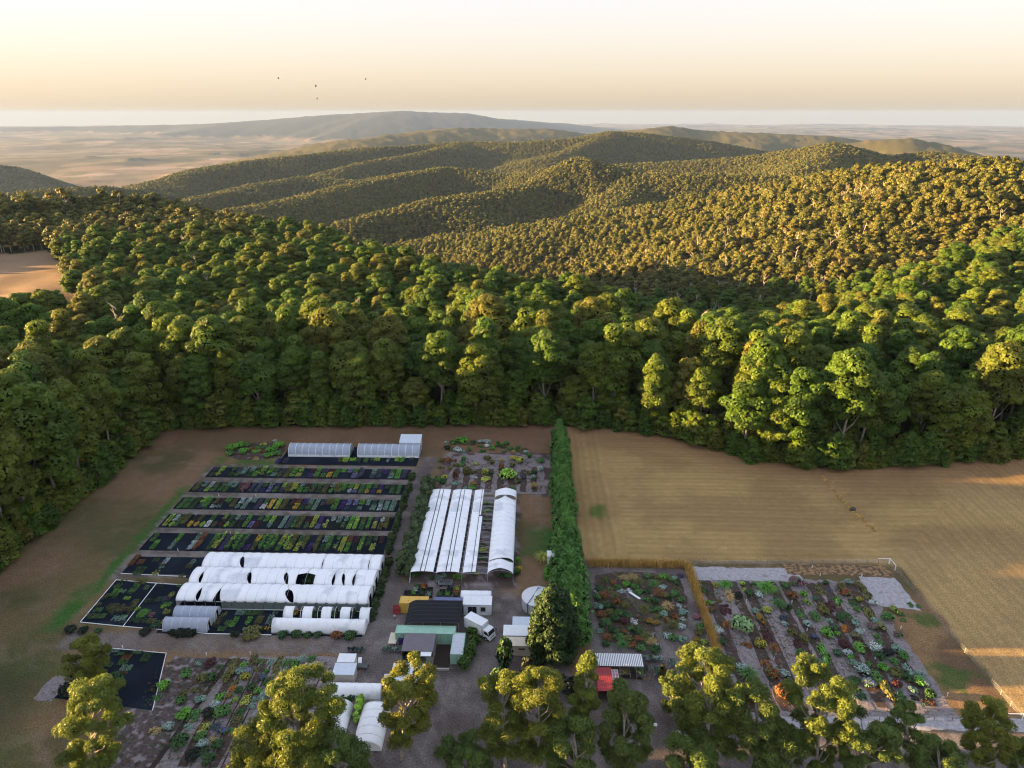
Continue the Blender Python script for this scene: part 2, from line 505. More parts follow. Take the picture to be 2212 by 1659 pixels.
def build_terrain():
    az = np.concatenate([np.arange(-180, -44, 2.0), np.arange(-44, 44.01, .25), np.arange(46, 180, 2.0)])
    rr = [0.0, 25, 45, 60]
    r = 61.3
    while r < 330: rr.append(r); r += 1.25
    while r < 38000: rr.append(r); r *= 1.0125
    rr = np.array(rr)
    RR, AZ = np.meshgrid(rr, np.radians(az), indexing='ij')
    x, y = (RR * np.sin(AZ)).ravel(), (RR * np.cos(AZ)).ravel()
    z = terrain_h(x, y)
    col, fm = ground_colour(x, y, z)
    # rough canopy-like relief where the woods are too far for single trees
    r = RR.ravel()
    z = z + fm * sstep(3500, 5200, r) * 26 * (fbm(x / 34, y / 34, 71, 3))
    # mowing lines: metres away from the garden's fence line or the tree row, so that lines run round the paddock
    dx = np.maximum(x - 87.5, 0); dy = np.maximum(y - 145, 0)
    row = np.where((x > 87.5) & (y > 145), np.maximum(dx * 1.0, dy * .92), np.maximum(dx, dy))
    row = np.where((x < 24) & (y > 146), np.minimum(row, 0) + (x - 12), row)
    row = row + 1.2 * (fbm(x / 25, y / 25, 81, 2) - .5)
    mow = (np.clip(sstep(12.5, 14, x) * sstep(145, 147, y) + sstep(88, 89, x), 0, 1)) * (y < edge_y(x) - 2)
    n, m = len(rr), len(az)
    i, j = np.meshgrid(np.arange(n - 1), np.arange(m), indexing='ij')
    j2 = (j + 1) % m
    q = np.stack([i * m + j, i * m + j2, (i + 1) * m + j2, (i + 1) * m + j], -1).reshape(-1, 4)[:, ::-1]
    M, N, L, P = nmat('ground')
    P.inputs['Roughness'].default_value = .95
    P.inputs['Specular IOR Level'].default_value = .1
    a = N.new('ShaderNodeAttribute'); a.attribute_name = 'col'
    a2 = N.new('ShaderNodeAttribute'); a2.attribute_name = 'row'
    a3 = N.new('ShaderNodeAttribute'); a3.attribute_name = 'mow'
    tc = N.new('ShaderNodeTexCoord')

    def noise(s, d=5):
        t = N.new('ShaderNodeTexNoise'); t.inputs['Scale'].default_value = s; t.inputs['Detail'].default_value = d
        L.new(tc.outputs['Object'], t.inputs['Vector']); return t.outputs[0]

    def math_(op, a_, b_=None, c_=None):
        t = N.new('ShaderNodeMath'); t.operation = op
        for k, v in enumerate((a_, b_, c_)):
            if v is None: continue
            if isinstance(v, (int, float)): t.inputs[k].default_value = v
            else: L.new(v, t.inputs[k])
        return t.outputs[0]
    n_f, n_m = noise(3.3, 7), noise(.55, 5)
    wob = math_('MULTIPLY_ADD', n_m, 1.4, a2.outputs['Fac'])
    st = math_('SINE', math_('MULTIPLY', wob, 2 * math.pi / 2.1))
    st2 = math_('SINE', math_('MULTIPLY', wob, 2 * math.pi / 5.3))
    st = math_('ADD', math_('MULTIPLY', st, .6), math_('MULTIPLY', st2, .4))
    st = math_('MULTIPLY', math_('MULTIPLY', st, a3.outputs['Fac']), math_('MULTIPLY_ADD', n_m, .20, 0.0))
    fine = math_('MULTIPLY_ADD', math_('SUBTRACT', n_f, .5), 2.0, 1.0)
    mul = math_('MULTIPLY', math_('MULTIPLY', fine, math_('ADD', st, 1.0)), math_('MULTIPLY_ADD', n_m, .5, .75))
    vm = N.new('ShaderNodeVectorMath'); vm.operation = 'SCALE'
    L.new(a.outputs['Color'], vm.inputs[0]); L.new(mul, vm.inputs['Scale'])
    L.new(vm.outputs[0], P.inputs['Base Color'])
    b = N.new('ShaderNodeBump'); b.inputs['Distance'].default_value = .12; b.inputs['Strength'].default_value = .8
    L.new(math_('ADD', n_f, math_('MULTIPLY', st, .5)), b.inputs['Height']); L.new(b.outputs[0], P.inputs['Normal'])
    me = npmesh('ground', np.stack([x, y, z], -1), q, [M], smooth=True, attrs={'col': col, 'row': row, 'mow': mow.astype(float)})
    return tag(link('ground', me), kind='structure')


ground = build_terrain()


# ------------------------------------------------------------------ plants: leaf clumps
def leaf_cloud(rng, cen, rad, nq, size, flat=.75, jit=.38, zmin=-.35, asp=1.5, inner=.82, tri=False):
    """leaf-sized faces over the outside of many lobes; returns verts, quads, tint"""
    K = len(cen)
    li = np.repeat(np.arange(K), nq)
    n = len(li)
    d = rng.normal(size=(n * 3, 3)); d /= np.linalg.norm(d, axis=1)[:, None]
    d = d[d[:, 2] > zmin][:n]
    if len(d) < n:
        d = np.concatenate([d, d[:n - len(d)]])
    rr = rad[li] * (inner + (1.06 - inner) * rng.random(n))
    p = cen[li] + d * rr[:, None] * np.array([1, 1, flat])
    nr = d * np.array([1, 1, 1 / flat]) + jit * rng.normal(size=(n, 3))
    nr /= np.linalg.norm(nr, axis=1)[:, None]
    t = np.cross(nr, rng.normal(size=(n, 3))); t /= np.linalg.norm(t, axis=1)[:, None]
    b = np.cross(nr, t)
    s = size * (.6 + .8 * rng.random(n))[:, None]
    t = t * s * asp * .5; b = b * s * .5
    if tri:
        v = np.stack([p - t - b * .6, p + b * .9, p + t - b * .2], 1).reshape(-1, 3)
    else:
        v = np.stack([p - t - b * .3, p - t * .1 + b, p + t + b * .2, p + t * .1 - b], 1).reshape(-1, 3)
    kk = 3 if tri else 4
    q = np.arange(n * kk).reshape(-1, kk)
    lt = rng.random(K)
    tint = np.repeat(np.clip(lt[li] * .75 + .25 * rng.random(n), 0, 1), kk)
    return v, q, tint


_ico_v = None


def ico():
    global _ico_v
    t = (1 + 5 ** .5) / 2
    v = np.array([(-1, t, 0), (1, t, 0), (-1, -t, 0), (1, -t, 0), (0, -1, t), (0, 1, t), (0, -1, -t), (0, 1, -t), (t, 0, -1), (t, 0, 1), (-t, 0, -1), (-t, 0, 1)], float)
    v /= np.linalg.norm(v[0])
    f = np.array([(0, 11, 5), (0, 5, 1), (0, 1, 7), (0, 7, 10), (0, 10, 11), (1, 5, 9), (5, 11, 4), (11, 10, 2), (10, 7, 6), (7, 1, 8), (3, 9, 4), (3, 4, 2), (3, 2, 6), (3, 6, 8), (3, 8, 9), (4, 9, 5), (2, 4, 11), (6, 2, 10), (8, 6, 7), (9, 8, 1)])
    return v, f


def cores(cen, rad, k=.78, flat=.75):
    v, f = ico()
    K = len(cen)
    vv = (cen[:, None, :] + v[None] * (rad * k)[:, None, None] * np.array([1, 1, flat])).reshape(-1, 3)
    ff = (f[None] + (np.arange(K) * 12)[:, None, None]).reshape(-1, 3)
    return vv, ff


def crown_mesh(name, rng, cen, rad, nq, size, mats, flat=.75, core=.78, **kw):
    v, q, t = leaf_cloud(rng, cen, rad, nq, size, flat, **kw)
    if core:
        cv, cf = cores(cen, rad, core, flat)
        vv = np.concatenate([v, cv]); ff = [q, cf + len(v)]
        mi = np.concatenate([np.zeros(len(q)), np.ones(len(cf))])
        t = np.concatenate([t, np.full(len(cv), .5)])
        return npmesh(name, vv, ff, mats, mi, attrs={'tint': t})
    return npmesh(name, v, q, mats[:1], attrs={'tint': t})


def gum_lobes(rng, H, W, base, n, rl, shape='dome'):
    """lobe centres and radii of a gum crown between base*H and H"""
    c = []
    while len(c) < n:
        t = rng.random() ** .8
        z = base + (1 - base) * t
        if shape == 'dome':
            w = math.sqrt(max(.02, 1 - t ** 2.2)) * (.55 + .45 * min(1, t * 2.2))
        elif shape == 'column':
            w = (.5 + .35 * math.sin(math.pi * min(1, t * 1.15))) * math.sqrt(max(.03, 1 - t ** 4))
        else:
            w = .25 + .75 * math.sqrt(max(.02, 1 - abs(2 * t - 1.1) ** 2)) if t < .97 else .3
        a = rng.random() * 2 * math.pi
        rr = W * w * (.35 + .65 * math.sqrt(rng.random()))
        p = (rr * math.cos(a), rr * math.sin(a), z * H - rl * .6)
        if all((p[0] - q[0]) ** 2 + (p[1] - q[1]) ** 2 + (1.3 * (p[2] - q[2])) ** 2 > (rl * .78) ** 2 for q in c) or rng.random() < .06:
            c.append(p)
    c = np.array(c)
    return c, rl * (.7 + .6 * rng.random(n))


def trunk_mb(rng, H, r0, lean=.03, limbs=(), forks=1):
    m = MB()
    top = Vector((rng.normal() * lean * H, rng.normal() * lean * H, H * .82))
    mid = top * .5 + Vector((rng.normal() * .02 * H, rng.normal() * .02 * H, 0))
    m.tube([(0, 0, -.6), (0, 0, .5), mid * .6, mid * 1.1, top], [r0 * 1.35, r0, r0 * .8, r0 * .6, r0 * .2], 7)
    for e in limbs:
        e = Vector(e)
        t = min(.95, max(.3, (e.z / H) - .16 - .1 * rng.random()))
        s = Vector((mid.x * t * 1.5, mid.y * t * 1.5, 0)) * .8; s.z = H * t * .9
        k = s.lerp(e, .55) + Vector((0, 0, -.04 * H))
        m.tube([s, k, e], [r0 * .38, r0 * .24, r0 * .08], 5, caps=False)
    return m


def make_gum_variant(name, seed, H, W, base, n, rl, nq, size, shape='dome', mats=None, r0=.42, nl=9, core=.80, jit=.38, flat=.72, **kw):
    rng = np.random.default_rng(seed)
    c, rad = gum_lobes(rng, H, W, base, n, rl, shape)
    crown = crown_mesh(name + '_crown', rng, c, rad, nq, size, mats or [GUM, CORE], core=core, jit=jit, flat=flat, **kw)
    idx = rng.permutation(n)[:nl]
    tr = trunk_mb(rng, H, r0, limbs=[c[i] for i in idx])
    tm = bpy.data.meshes.new(name + '_trunk')
    tm.from_pydata(tr.v, [], tr.f); tm.materials.append(BARK); tm.polygons.foreach_set('use_smooth', [True] * len(tr.f)); tm.update()
    return tm, crown


def join_mesh(name, a, b):
    """one mesh out of two (for the far trees)"""
    import bmesh
    bm = bmesh.new(); bm.from_mesh(a); bm.from_mesh(b)
    me = bpy.data.meshes.new(name); bm.to_mesh(me); bm.free()
    for m in list(a.materials) + list(b.materials): me.materials.append(m)
    mi = np.concatenate([np.zeros(len(a.polygons), np.int32), np.array([p.material_index for p in b.polygons], np.int32) + len(a.materials)])
    me.polygons.foreach_set('material_index', mi)
    return me


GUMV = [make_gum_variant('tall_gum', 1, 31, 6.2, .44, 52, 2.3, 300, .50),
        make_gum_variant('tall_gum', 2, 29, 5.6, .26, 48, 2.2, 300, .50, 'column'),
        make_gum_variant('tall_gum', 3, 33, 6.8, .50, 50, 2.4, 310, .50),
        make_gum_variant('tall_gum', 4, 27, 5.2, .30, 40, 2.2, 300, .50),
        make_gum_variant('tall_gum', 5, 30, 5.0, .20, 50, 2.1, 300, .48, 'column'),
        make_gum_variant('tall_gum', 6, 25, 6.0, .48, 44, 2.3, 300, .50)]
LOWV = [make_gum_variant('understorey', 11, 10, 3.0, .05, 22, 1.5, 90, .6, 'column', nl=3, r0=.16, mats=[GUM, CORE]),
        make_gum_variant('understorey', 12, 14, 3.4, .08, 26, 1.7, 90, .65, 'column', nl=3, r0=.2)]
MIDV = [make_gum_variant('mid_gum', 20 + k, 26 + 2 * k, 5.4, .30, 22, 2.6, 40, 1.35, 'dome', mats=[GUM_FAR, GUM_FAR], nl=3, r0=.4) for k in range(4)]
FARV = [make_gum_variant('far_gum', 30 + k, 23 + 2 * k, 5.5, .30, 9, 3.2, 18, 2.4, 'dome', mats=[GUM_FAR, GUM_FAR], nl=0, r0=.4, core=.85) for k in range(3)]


def dead_tree(seed, H):
    rng = np.random.default_rng(seed)
    m = MB()
    m.tube([(0, 0, -1), (rng.normal() * .4, rng.normal() * .4, H * .5), (rng.normal(), rng.normal(), H)], [.38, .28, .06], 5)
    for k in range(9):
        z = H * (.4 + .55 * rng.random()); a = rng.random() * 6.28; l = 1.5 + 3.5 * rng.random()
        m.tube([(0, 0, z), (math.cos(a) * l * .5, math.sin(a) * l * .5, z + .8 * l * .6), (math.cos(a) * l, math.sin(a) * l, z + l * 1.1)], [.14, .1, .03], 4, caps=False)
    me = bpy.data.meshes.new('dead_tree'); me.from_pydata(m.v, [], m.f); me.materials.append(DEADWOOD); me.update()
    return me


DEADV = [dead_tree(s, 24 + 3 * s) for s in range(3)]

# ------------------------------------------------------------------ forest points
def forest_points():
    rng = np.random.default_rng(7)
    out = []
    #        rmin  rmax spacing
    for r0, r1, s in ((60, 760, 8.8), (760, 1500, 8.2), (1500, 2600, 9.0), (2600, 5200, 13.0)):
        g = np.arange(-r1, r1, s)
        X, Y = np.meshgrid(g, g[g > -60])
        x = X.ravel(); y = Y.ravel()
        x = x + rng.uniform(-.46, .46, len(x)) * s; y = y + rng.uniform(-.46, .46, len(y)) * s
        r = np.hypot(x, y); a = np.degrees(np.arctan2(x, y))
        k = (r >= r0) & (r < r1) & (np.abs(a) < (40.5 if r0 > 500 else 88)) & (y > 14)
        x, y, r = x[k], y[k], r[k]
        z = terrain_h(x, y)
        k = forest_mask(x, y, z)
        out.append(np.stack([x[k], y[k], z[k], r[k], np.full(k.sum(), s)], -1))
    P = np.concatenate(out)
    # leave out what nothing of can be seen behind a ridge
    az = np.arange(-90, 90.1, .25)
    rr = np.concatenate([np.arange(60, 800, 12), 800 * 1.012 ** np.arange(160)])
    RR, AZ = np.meshgrid(rr, np.radians(az), indexing='ij')
    gx, gy = RR * np.sin(AZ), RR * np.cos(AZ)
    gz = terrain_h(gx.ravel(), gy.ravel()).reshape(RR.shape)
    fm = forest_mask(gx.ravel(), gy.ravel(), gz.ravel()).reshape(RR.shape)
    ang = (gz + fm * 14 - CZ) / RR
    mx = np.maximum.accumulate(ang, 0)
    ia = np.clip(((np.degrees(np.arctan2(P[:, 0], P[:, 1])) + 90) / .25).round().astype(int), 0, len(az) - 1)
    ir = np.clip(np.searchsorted(rr, P[:, 3] - 15) - 1, 0, len(rr) - 1)
    top = (P[:, 2] + 34 - CZ) / P[:, 3]
    vis = (top > mx[ir, ia] - .004) | (P[:, 3] < 420)
    return P[vis], rng


FP, frng = forest_points()

# ------------------------------------------------------------------ materials of the nursery
FILM = mat('white_film', (.90, .90, .90), .45, .05, .6, trans=.06, stain=(.66, .68, .68), stain_at=.60)
NET = mat('white_net', (.90, .90, .90), .8, .05, .5, trans=.06, stain=(.68, .70, .72), stain_at=.60)
CLEAR = mat('clear_film', (.46, .51, .60), .3, .10, .8, trans=.3)
SIDE = mat('green_side_net', (.14, .18, .16), .8, .2, 1.0, trans=.2)
STEEL = mat('galvanised_steel', (.48, .50, .52), .45, .15, 4, metal=.6)
DARKSTEEL = mat('dark_steel', (.09, .10, .11), .5, .2, 4, metal=.4)
PIPE = mat('white_pipe', (.82, .82, .80), .5, .08, 3)
WEED = mat('weed_mat', (.0062, .0100, .0185), .9, .25, .35, spec=.08, stain=(.011, .017, .028), stain_at=.56)
TIMBER = mat('weathered_timber', (.26, .22, .18), .85, .3, 3)
GRAVEL = mat('pale_gravel', (.34, .32, .325), .95, .3, 1.6, .05, stain=(.25, .22, .21))
MULCH_P = mat('pale_mulch', (.205, .175, .170), .95, .45, 2.2, .06, stain=(.12, .09, .08))
MULCH_D = mat('dark_mulch', (.060, .040, .032), .95, .45, 2.0, .06, stain=(.20, .16, .15), stain_at=.63)
SOIL = mat('dark_soil', (.035, .024, .019), .95, .4, 2.0, .08)
CONC = mat('concrete', (.36, .34, .32), .9, .15, 2)
GLASS = mat('dark_glass', (.02, .025, .03), .08, .1, 1, spec=.6)
RUBBER = mat('black_rubber', (.018, .018, .018), .8, .2, 3)
BLACKP = mat('black_plastic', (.018, .02, .022), .55, .2, 3)
WPAINT = mat('white_paint', (.76, .77, .77), .4, .06, 1.2, stain=(.62, .60, .56), stain_at=.66)
CREAM = mat('cream_paint', (.64, .56, .43), .5, .08, 1.5, stain=(.52, .42, .30), stain_at=.66)
SHADECLOTH = mat('black_shade_cloth', (.008, .010, .014), .85, .3, .5)
GREENPAINT = mat('pale_green_paint', (.30, .50, .38), .5, .1, 1.2, stain=(.36, .33, .25), stain_at=.64)
YELLOWP = mat('rusting_yellow_paint', (.66, .42, .085), .55, .1, 1.4, stain=(.20, .075, .030), stain_at=.63)
BLUEP = mat('rusting_blue_paint', (.155, .17, .30), .5, .12, 1.4, stain=(.15, .06, .045), stain_at=.60)
REDP = mat('red_paint', (.27, .030, .035), .5, .15, 1.5)
ORANGEP = mat('orange_red_paint', (.60, .10, .022), .45, .12, 1.5)
TIN = mat('zinc_roof', (.50, .53, .56), .4, .1, 1.0, metal=.25, stain=(.40, .41, .42))
PURPLEGREY = mat('plum_grey_roof', (.155, .135, .150), .6, .12, 1.2)
PURPLE = mat('purple_plastic', (.060, .030, .16), .5, .2, 2)
LEADW = mat('blue_white_roof', (.58, .64, .70), .45, .08, 1.0)


# ------------------------------------------------------------------ shared builders
def corr(m, o, a, la, b, lb, n, pitch=.28, dep=.05, mi=0):
    """a corrugated sheet: origin o, waves along a, ridges along b, n outwards"""
    o, a, b, n = Vector(o), Vector(a), Vector(b), Vector(n)
    k = max(2, int(round(la / pitch)))
    p = la / k
    prof = []
    for i in range(k):
        prof += [(i * p, 0), (i * p + .25 * p, 0), (i * p + .5 * p, dep), (i * p + .75 * p, dep)]
    prof.append((la, 0))
    v = [o + a * t + n * h for t, h in prof] + [o + a * t + n * h + b * lb for t, h in prof]
    q = len(prof)
    f = [(i, i + 1, q + i + 1, q + i) for i in range(q - 1)]
    if a.cross(b).dot(n) < 0:
        f = [t[::-1] for t in f]
    return m.add(v, f, mi)


def sheet(name, pts, z, m, kind='structure', thick=.03, jag=0, seed=0):
    """a ground sheet with a slightly uneven outline"""
    rng = random.Random(seed)
    P = []
    n = len(pts)
    for i in range(n):
        a, b = pts[i], pts[(i + 1) % n]
        L = math.hypot(b[0] - a[0], b[1] - a[1])
        k = max(1, int(L / 1.2)) if jag else 1
        for j in range(k):
            t = j / k
            P.append((a[0] + (b[0] - a[0]) * t + rng.uniform(-jag, jag), a[1] + (b[1] - a[1]) * t + rng.uniform(-jag, jag)))
    me = bpy.data.meshes.new(name)
    q = len(P)
    me.from_pydata([(x, y, z) for x, y in P] + [(x, y, z - thick - .3) for x, y in P], [], [tuple(range(q))] + [(i, q + i, q + (i + 1) % q, (i + 1) % q) for i in range(q)])
    me.materials.append(m); me.update()
    import bmesh
    bm = bmesh.new(); bm.from_mesh(me); bmesh.ops.recalc_face_normals(bm, faces=bm.faces[:]); bm.to_mesh(me); bm.free()
    o = link(name, me)
    if kind: o['kind'] = kind
    return o


def rect(x0, x1, y0, y1): return [(x0, y0), (x1, y0), (x1, y1), (x0, y1)]


def arch_pt(W, z0, rise, th, gable=0.0):
    c, s = math.cos(th), math.sin(th)
    y = W / 2 * c
    z = z0 + rise * ((1 - gable) * s + gable * (1 - abs(c)))
    return y, z


def cover(parent, m, L, W, z0, rise, x0, x1, e0=None, e1=None, th=(0, math.pi), hoop=2.0, name='cover', seed=0, gable=0.0, n=14, sag=.05, thick=.02):
    """a sheet of film between x0 and x1 of a tunnel lying along local x; e0/e1(th) shift the two cut edges"""
    rng = np.random.default_rng(seed)
    k = max(3, int((x1 - x0) / hoop * 4))
    vs, fs = [], []
    for i in range(k + 1):
        t = i / k
        for j in range(n + 1):
            a = th[0] + (th[1] - th[0]) * j / n
            xa = x0 + (e0(a) if e0 else 0); xb = x1 + (e1(a) if e1 else 0)
            x = xa + (xb - xa) * t
            y, z = arch_pt(W, z0, rise, a, gable)
            s = sag * math.sin(math.pi * ((x + L) / hoop)) ** 2 + rng.normal() * .008
            y2 = y * (1 - s / max(.5, W / 2)); z2 = z - s * max(.2, math.sin(a))
            vs.append((x, y2, z2))
    for i in range(k):
        for j in range(n):
            a = i * (n + 1) + j
            fs.append((a, a + n + 1, a + n + 2, a + 1))
    me = bpy.data.meshes.new(name); me.from_pydata(vs, [], fs); me.materials.append(m)
    me.polygons.foreach_set('use_smooth', [True] * len(fs)); me.update()
    o = link(name, me, parent)
    so = o.modifiers.new('film', 'SOLIDIFY'); so.thickness = thick; so.offset = -1
    return o


_hoops = {}


def hoop(parent, x, W, z0, rise, r=.03, m=None, gable=0.0, out=.03, legs=True):
    key = (round(W, 2), round(z0, 2), round(rise, 2), r, gable, m.name if m else '', legs)
    if key not in _hoops:
        b = MB()
        pts = []
        if z0 > .3 and legs: pts.append((0, W / 2 + out, 0))
        pts += [(0, arch_pt(W + 2 * out, z0, rise + out, math.pi * j / 16, gable)[0], arch_pt(W + 2 * out, z0, rise + out, math.pi * j / 16, gable)[1]) for j in range(17)]
        if z0 > .3 and legs: pts.append((0, -W / 2 - out, 0))
        b.tube(pts, r, 5)
        o = b.build('hoop', m or STEEL, parent, smooth=True); o.location = (x, 0, 0); _hoops[key] = o.data
        return o
    o = link('hoop', _hoops[key], parent); o.location = (x, 0, 0)
    return o


def end_wall(parent, x, W, z0, rise, m, door=None, name='end_wall', gable=0.0):
    """film across a tunnel's end, with an open doorway of width door"""
    b = MB()
    n = 12
    P = [arch_pt(W, z0, rise, math.pi * j / n, gable) for j in range(n + 1)]
    if z0 > .1: P = [(P[0][0], 0)] + P + [(P[-1][0], 0)]
    if door:
        dw, dh = door
        for s in (1, -1):
            q = [p for p in P if p[0] * s > dw / 2]
            if s < 0: q = q[::-1]
            top = [(dw / 2 * s, np.interp(dw / 2, [abs(p[0]) for p in q][::-1], [p[1] for p in q][::-1]))]
            poly = q + top + [(dw / 2 * s, 0)]
            b.add([(x, p[0], p[1]) for p in poly] + [(x - .03, p[0], p[1]) for p in poly], [tuple(range(len(poly))), tuple(range(2 * len(poly) - 1, len(poly) - 1, -1))])
        q = [p for p in P if abs(p[0]) <= dw / 2]
        zt = top[0][1]
        poly = [(dw / 2, dh), (dw / 2, zt)] + q + [(-dw / 2, zt), (-dw / 2, dh)]
        b.add([(x, p[0], p[1]) for p in poly] + [(x - .03, p[0], p[1]) for p in poly], [tuple(range(len(poly))), tuple(range(2 * len(poly) - 1, len(poly) - 1, -1))])
    else:
        b.add([(x, p[0], p[1]) for p in P] + [(x - .03, p[0], p[1]) for p in P], [tuple(range(len(P))), tuple(range(2 * len(P) - 1, len(P) - 1, -1))])
    o = b.build(name, m, parent)
    if door:
        f = MB()
        for s in (1, -1): f.box(x - .05, x + .05, s * door[0] / 2 - .04, s * door[0] / 2 + .04, 0, door[1])
        f.box(x - .05, x + .05, -door[0] / 2, door[0] / 2, door[1], door[1] + .08)
        f.build('door_frame', PIPE, o)
    return o


# ------------------------------------------------------------------ weed mats, beds and roads
ROWS = {'first': (183.3, 189.6, -95.3), 'second': (174.4, 180.3, -96.3), 'third': (165.2, 171.5, -96.3), 'fourth': (156.0, 162.6, -95.9), 'fifth': (145.8, 153.6, -95.4)}
for nm, (y0, y1, x0) in ROWS.items():
    sheet('weed_mat', rect(x0, -35.2, y0, y1), .03, WEED, jag=.06, seed=len(nm))
sheet('weed_mat', rect(-76.7, -34.2, 191.8, 204.5), .03, WEED, jag=.05)
sheet('weed_mat', rect(-94.6, -74.5, 136.3, 143.2), .03, WEED, jag=.05)
sheet('weed_mat', rect(-76.5, -33.8, 116.6, 144.6), .03, WEED, jag=.05)
sheet('weed_mat', [(-94, 119.4), (-84.9, 118.4), (-75, 117.4), (-75, 132.2), (-84.5, 132.9), (-94.4, 133.9)], .034, WEED)
sheet('weed_mat', [(-86.5, 98.9), (-67, 96.5), (-71.5, 110.8), (-84.5, 112)], .034, WEED)
sheet('pale_gravel', [(-90.5, 98.5), (-86.7, 98.2), (-84.7, 111.8), (-87, 112.3), (-89.5, 106)], .02, MULCH_P, jag=.4)


def white_pipe(pts, label):
    b = MB().tube([(x, y, .1) for x, y in pts], .08, 6)
    o = b.build('edging_pipe', PIPE)
    return tag(o, label, 'pipe', 'white edging pipes round the weed mats')


white_pipe([(-94.6, 136.3), (-76, 135.4)], 'white edging pipe along the near edge of the sixth black bed')
white_pipe([(-94.4, 133.9), (-84.5, 132.9), (-76, 132.3)], 'white edging pipe along the far edge of the two large dark mats')
white_pipe([(-94, 119.4), (-94.4, 133.9)], 'white edging pipe on the left side of the two large dark mats')
white_pipe([(-84.3, 118.3), (-84.5, 132.9)], 'white pipe running between the two large dark mats')
white_pipe([(-94, 119.4), (-84.9, 118.4), (-65.5, 116.6), (-52.5, 116.6)], 'white edging pipe along the gravel road below the clear tunnels')
white_pipe([(-84.5, 112), (-71.5, 110.8), (-67, 96.5)], 'white edging pipe round the small dark mat below the gravel road')

# right hand garden: strips of dark beds and pale paths running away from the camera
sheet('pale_gravel', rect(38.2, 63, 137.6, 142.6), .02, GRAVEL, jag=.3)
sheet('pale_gravel', [(76, 129.5), (84.5, 128), (84.5, 139.5), (76.5, 139.8)], .026, GRAVEL, jag=.3)
sheet('straw_mulch', rect(60, 84.5, 140.2, 144.3), .022, mat('straw_mulch', (.28, .17, .075), .95, .5, 2.5, .06, stain=(.09, .06, .04), stain_at=.5), jag=.4)
sheet('mulch_path', rect(38.6, 76.5, 97.2, 138.2), .018, MULCH_P, jag=.5)
sheet('pale_gravel', [(44, 95.6), (88, 96.0), (88, 98.6), (60, 98.6), (44, 98)], .024, GRAVEL, jag=.3)
BEDX = [40.6 + 2.95 * i for i in range(12)]
for i, bx in enumerate(BEDX):
    sheet('garden_bed', [(bx - 1.05, 99 + .2 * i), (bx + 1.05, 99 + .2 * i), (bx + 1.05, 137.3 - .1 * (i % 3)), (bx - 1.05, 137.3)], .10, [MULCH_D, MULCH_P, MULCH_D][(i * 7) % 3], jag=.18, seed=i, thick=.08)
# lower left garden
sheet('mulch_path', [(-64, 84), (-34.5, 84), (-34.8, 110.8), (-58, 110.4), (-66, 100)], .018, MULCH_P, jag=.4)
sheet('dark_garden', [(-72, 84), (-61.5, 84), (-58.6, 109.8), (-69.5, 110), (-73, 96)], .03, mat('dark_garden', (.075, .058, .052), .95, .6, 1.4, .06, stain=(.22, .19, .19), stain_at=.57), jag=.4)
sheet('furrow', [(-61.8, 84), (-60.8, 84), (-57.6, 109.6), (-58.5, 109.6)], .045, SOIL, jag=.12)
LBED = [-56.2 + 2.6 * i for i in range(9)]
for i, bx in enumerate(LBED):
    sheet('garden_bed', [(bx - .8 - .03 * 8, 85), (bx + .8 - .24, 85), (bx + .8, 109.6), (bx - .8, 109.6)], .09, MULCH_P if i > 5 or i % 2 else MULCH_D, jag=.15, seed=20 + i, thick=.07)
for i in range(8):
    x = LBED[i] + 1.3
    sheet('furrow', [(x - .28, 85), (x - .05, 85), (x + .12, 109.4), (x - .12, 109.4)], .04, SOIL, jag=.06, seed=40 + i)
# island beds of the display garden
sheet('dark_garden', [(15.2, 138.5), (20, 140.2), (29, 139.8), (34.8, 138), (35.2, 130), (34, 124), (31.5, 121.8), (29.5, 124), (26, 131), (24.5, 133.2), (21.5, 132.8), (23, 127), (26.5, 121), (26.5, 117.5), (20, 115.2), (15.5, 117), (14.6, 126)], .03, MULCH_D, jag=.25)
# mid garden behind the shade house
sheet('mulch_path', [(-23.6, 198.6), (-14, 200.5), (1, 199.5), (4.2, 193), (4.5, 176), (-24, 175.5)], .016, MULCH_P, jag=.5)
for k in range(8):
    x = -21.5 + 3.3 * k
    sheet('garden_bed', rect(x - .9, x + .9, 177, 190.5), .07, MULCH_D, jag=.3, seed=70 + k)


# ------------------------------------------------------------------ polytunnels
def edge_fn(xw, shape, side):
    def f(a):
        t = a / (math.pi / 2)          # 0 at the gutter nearest the road, 1 at the ridge
        if t >= 1: w = .015
        elif shape == 'lens': w = xw * math.sin(math.pi * t)
        elif shape == 'tri': w = xw * (1 - t)
        elif shape == 'flap': w = xw * math.sin(math.pi * (.15 + .75 * t)) * (.35 + .65 * t)
        else: w = xw if .08 < t < .96 else .03
        s = (1.3 * (t - .3) * xw if shape == 'flap' else 0)
        return side * w + s
    return f


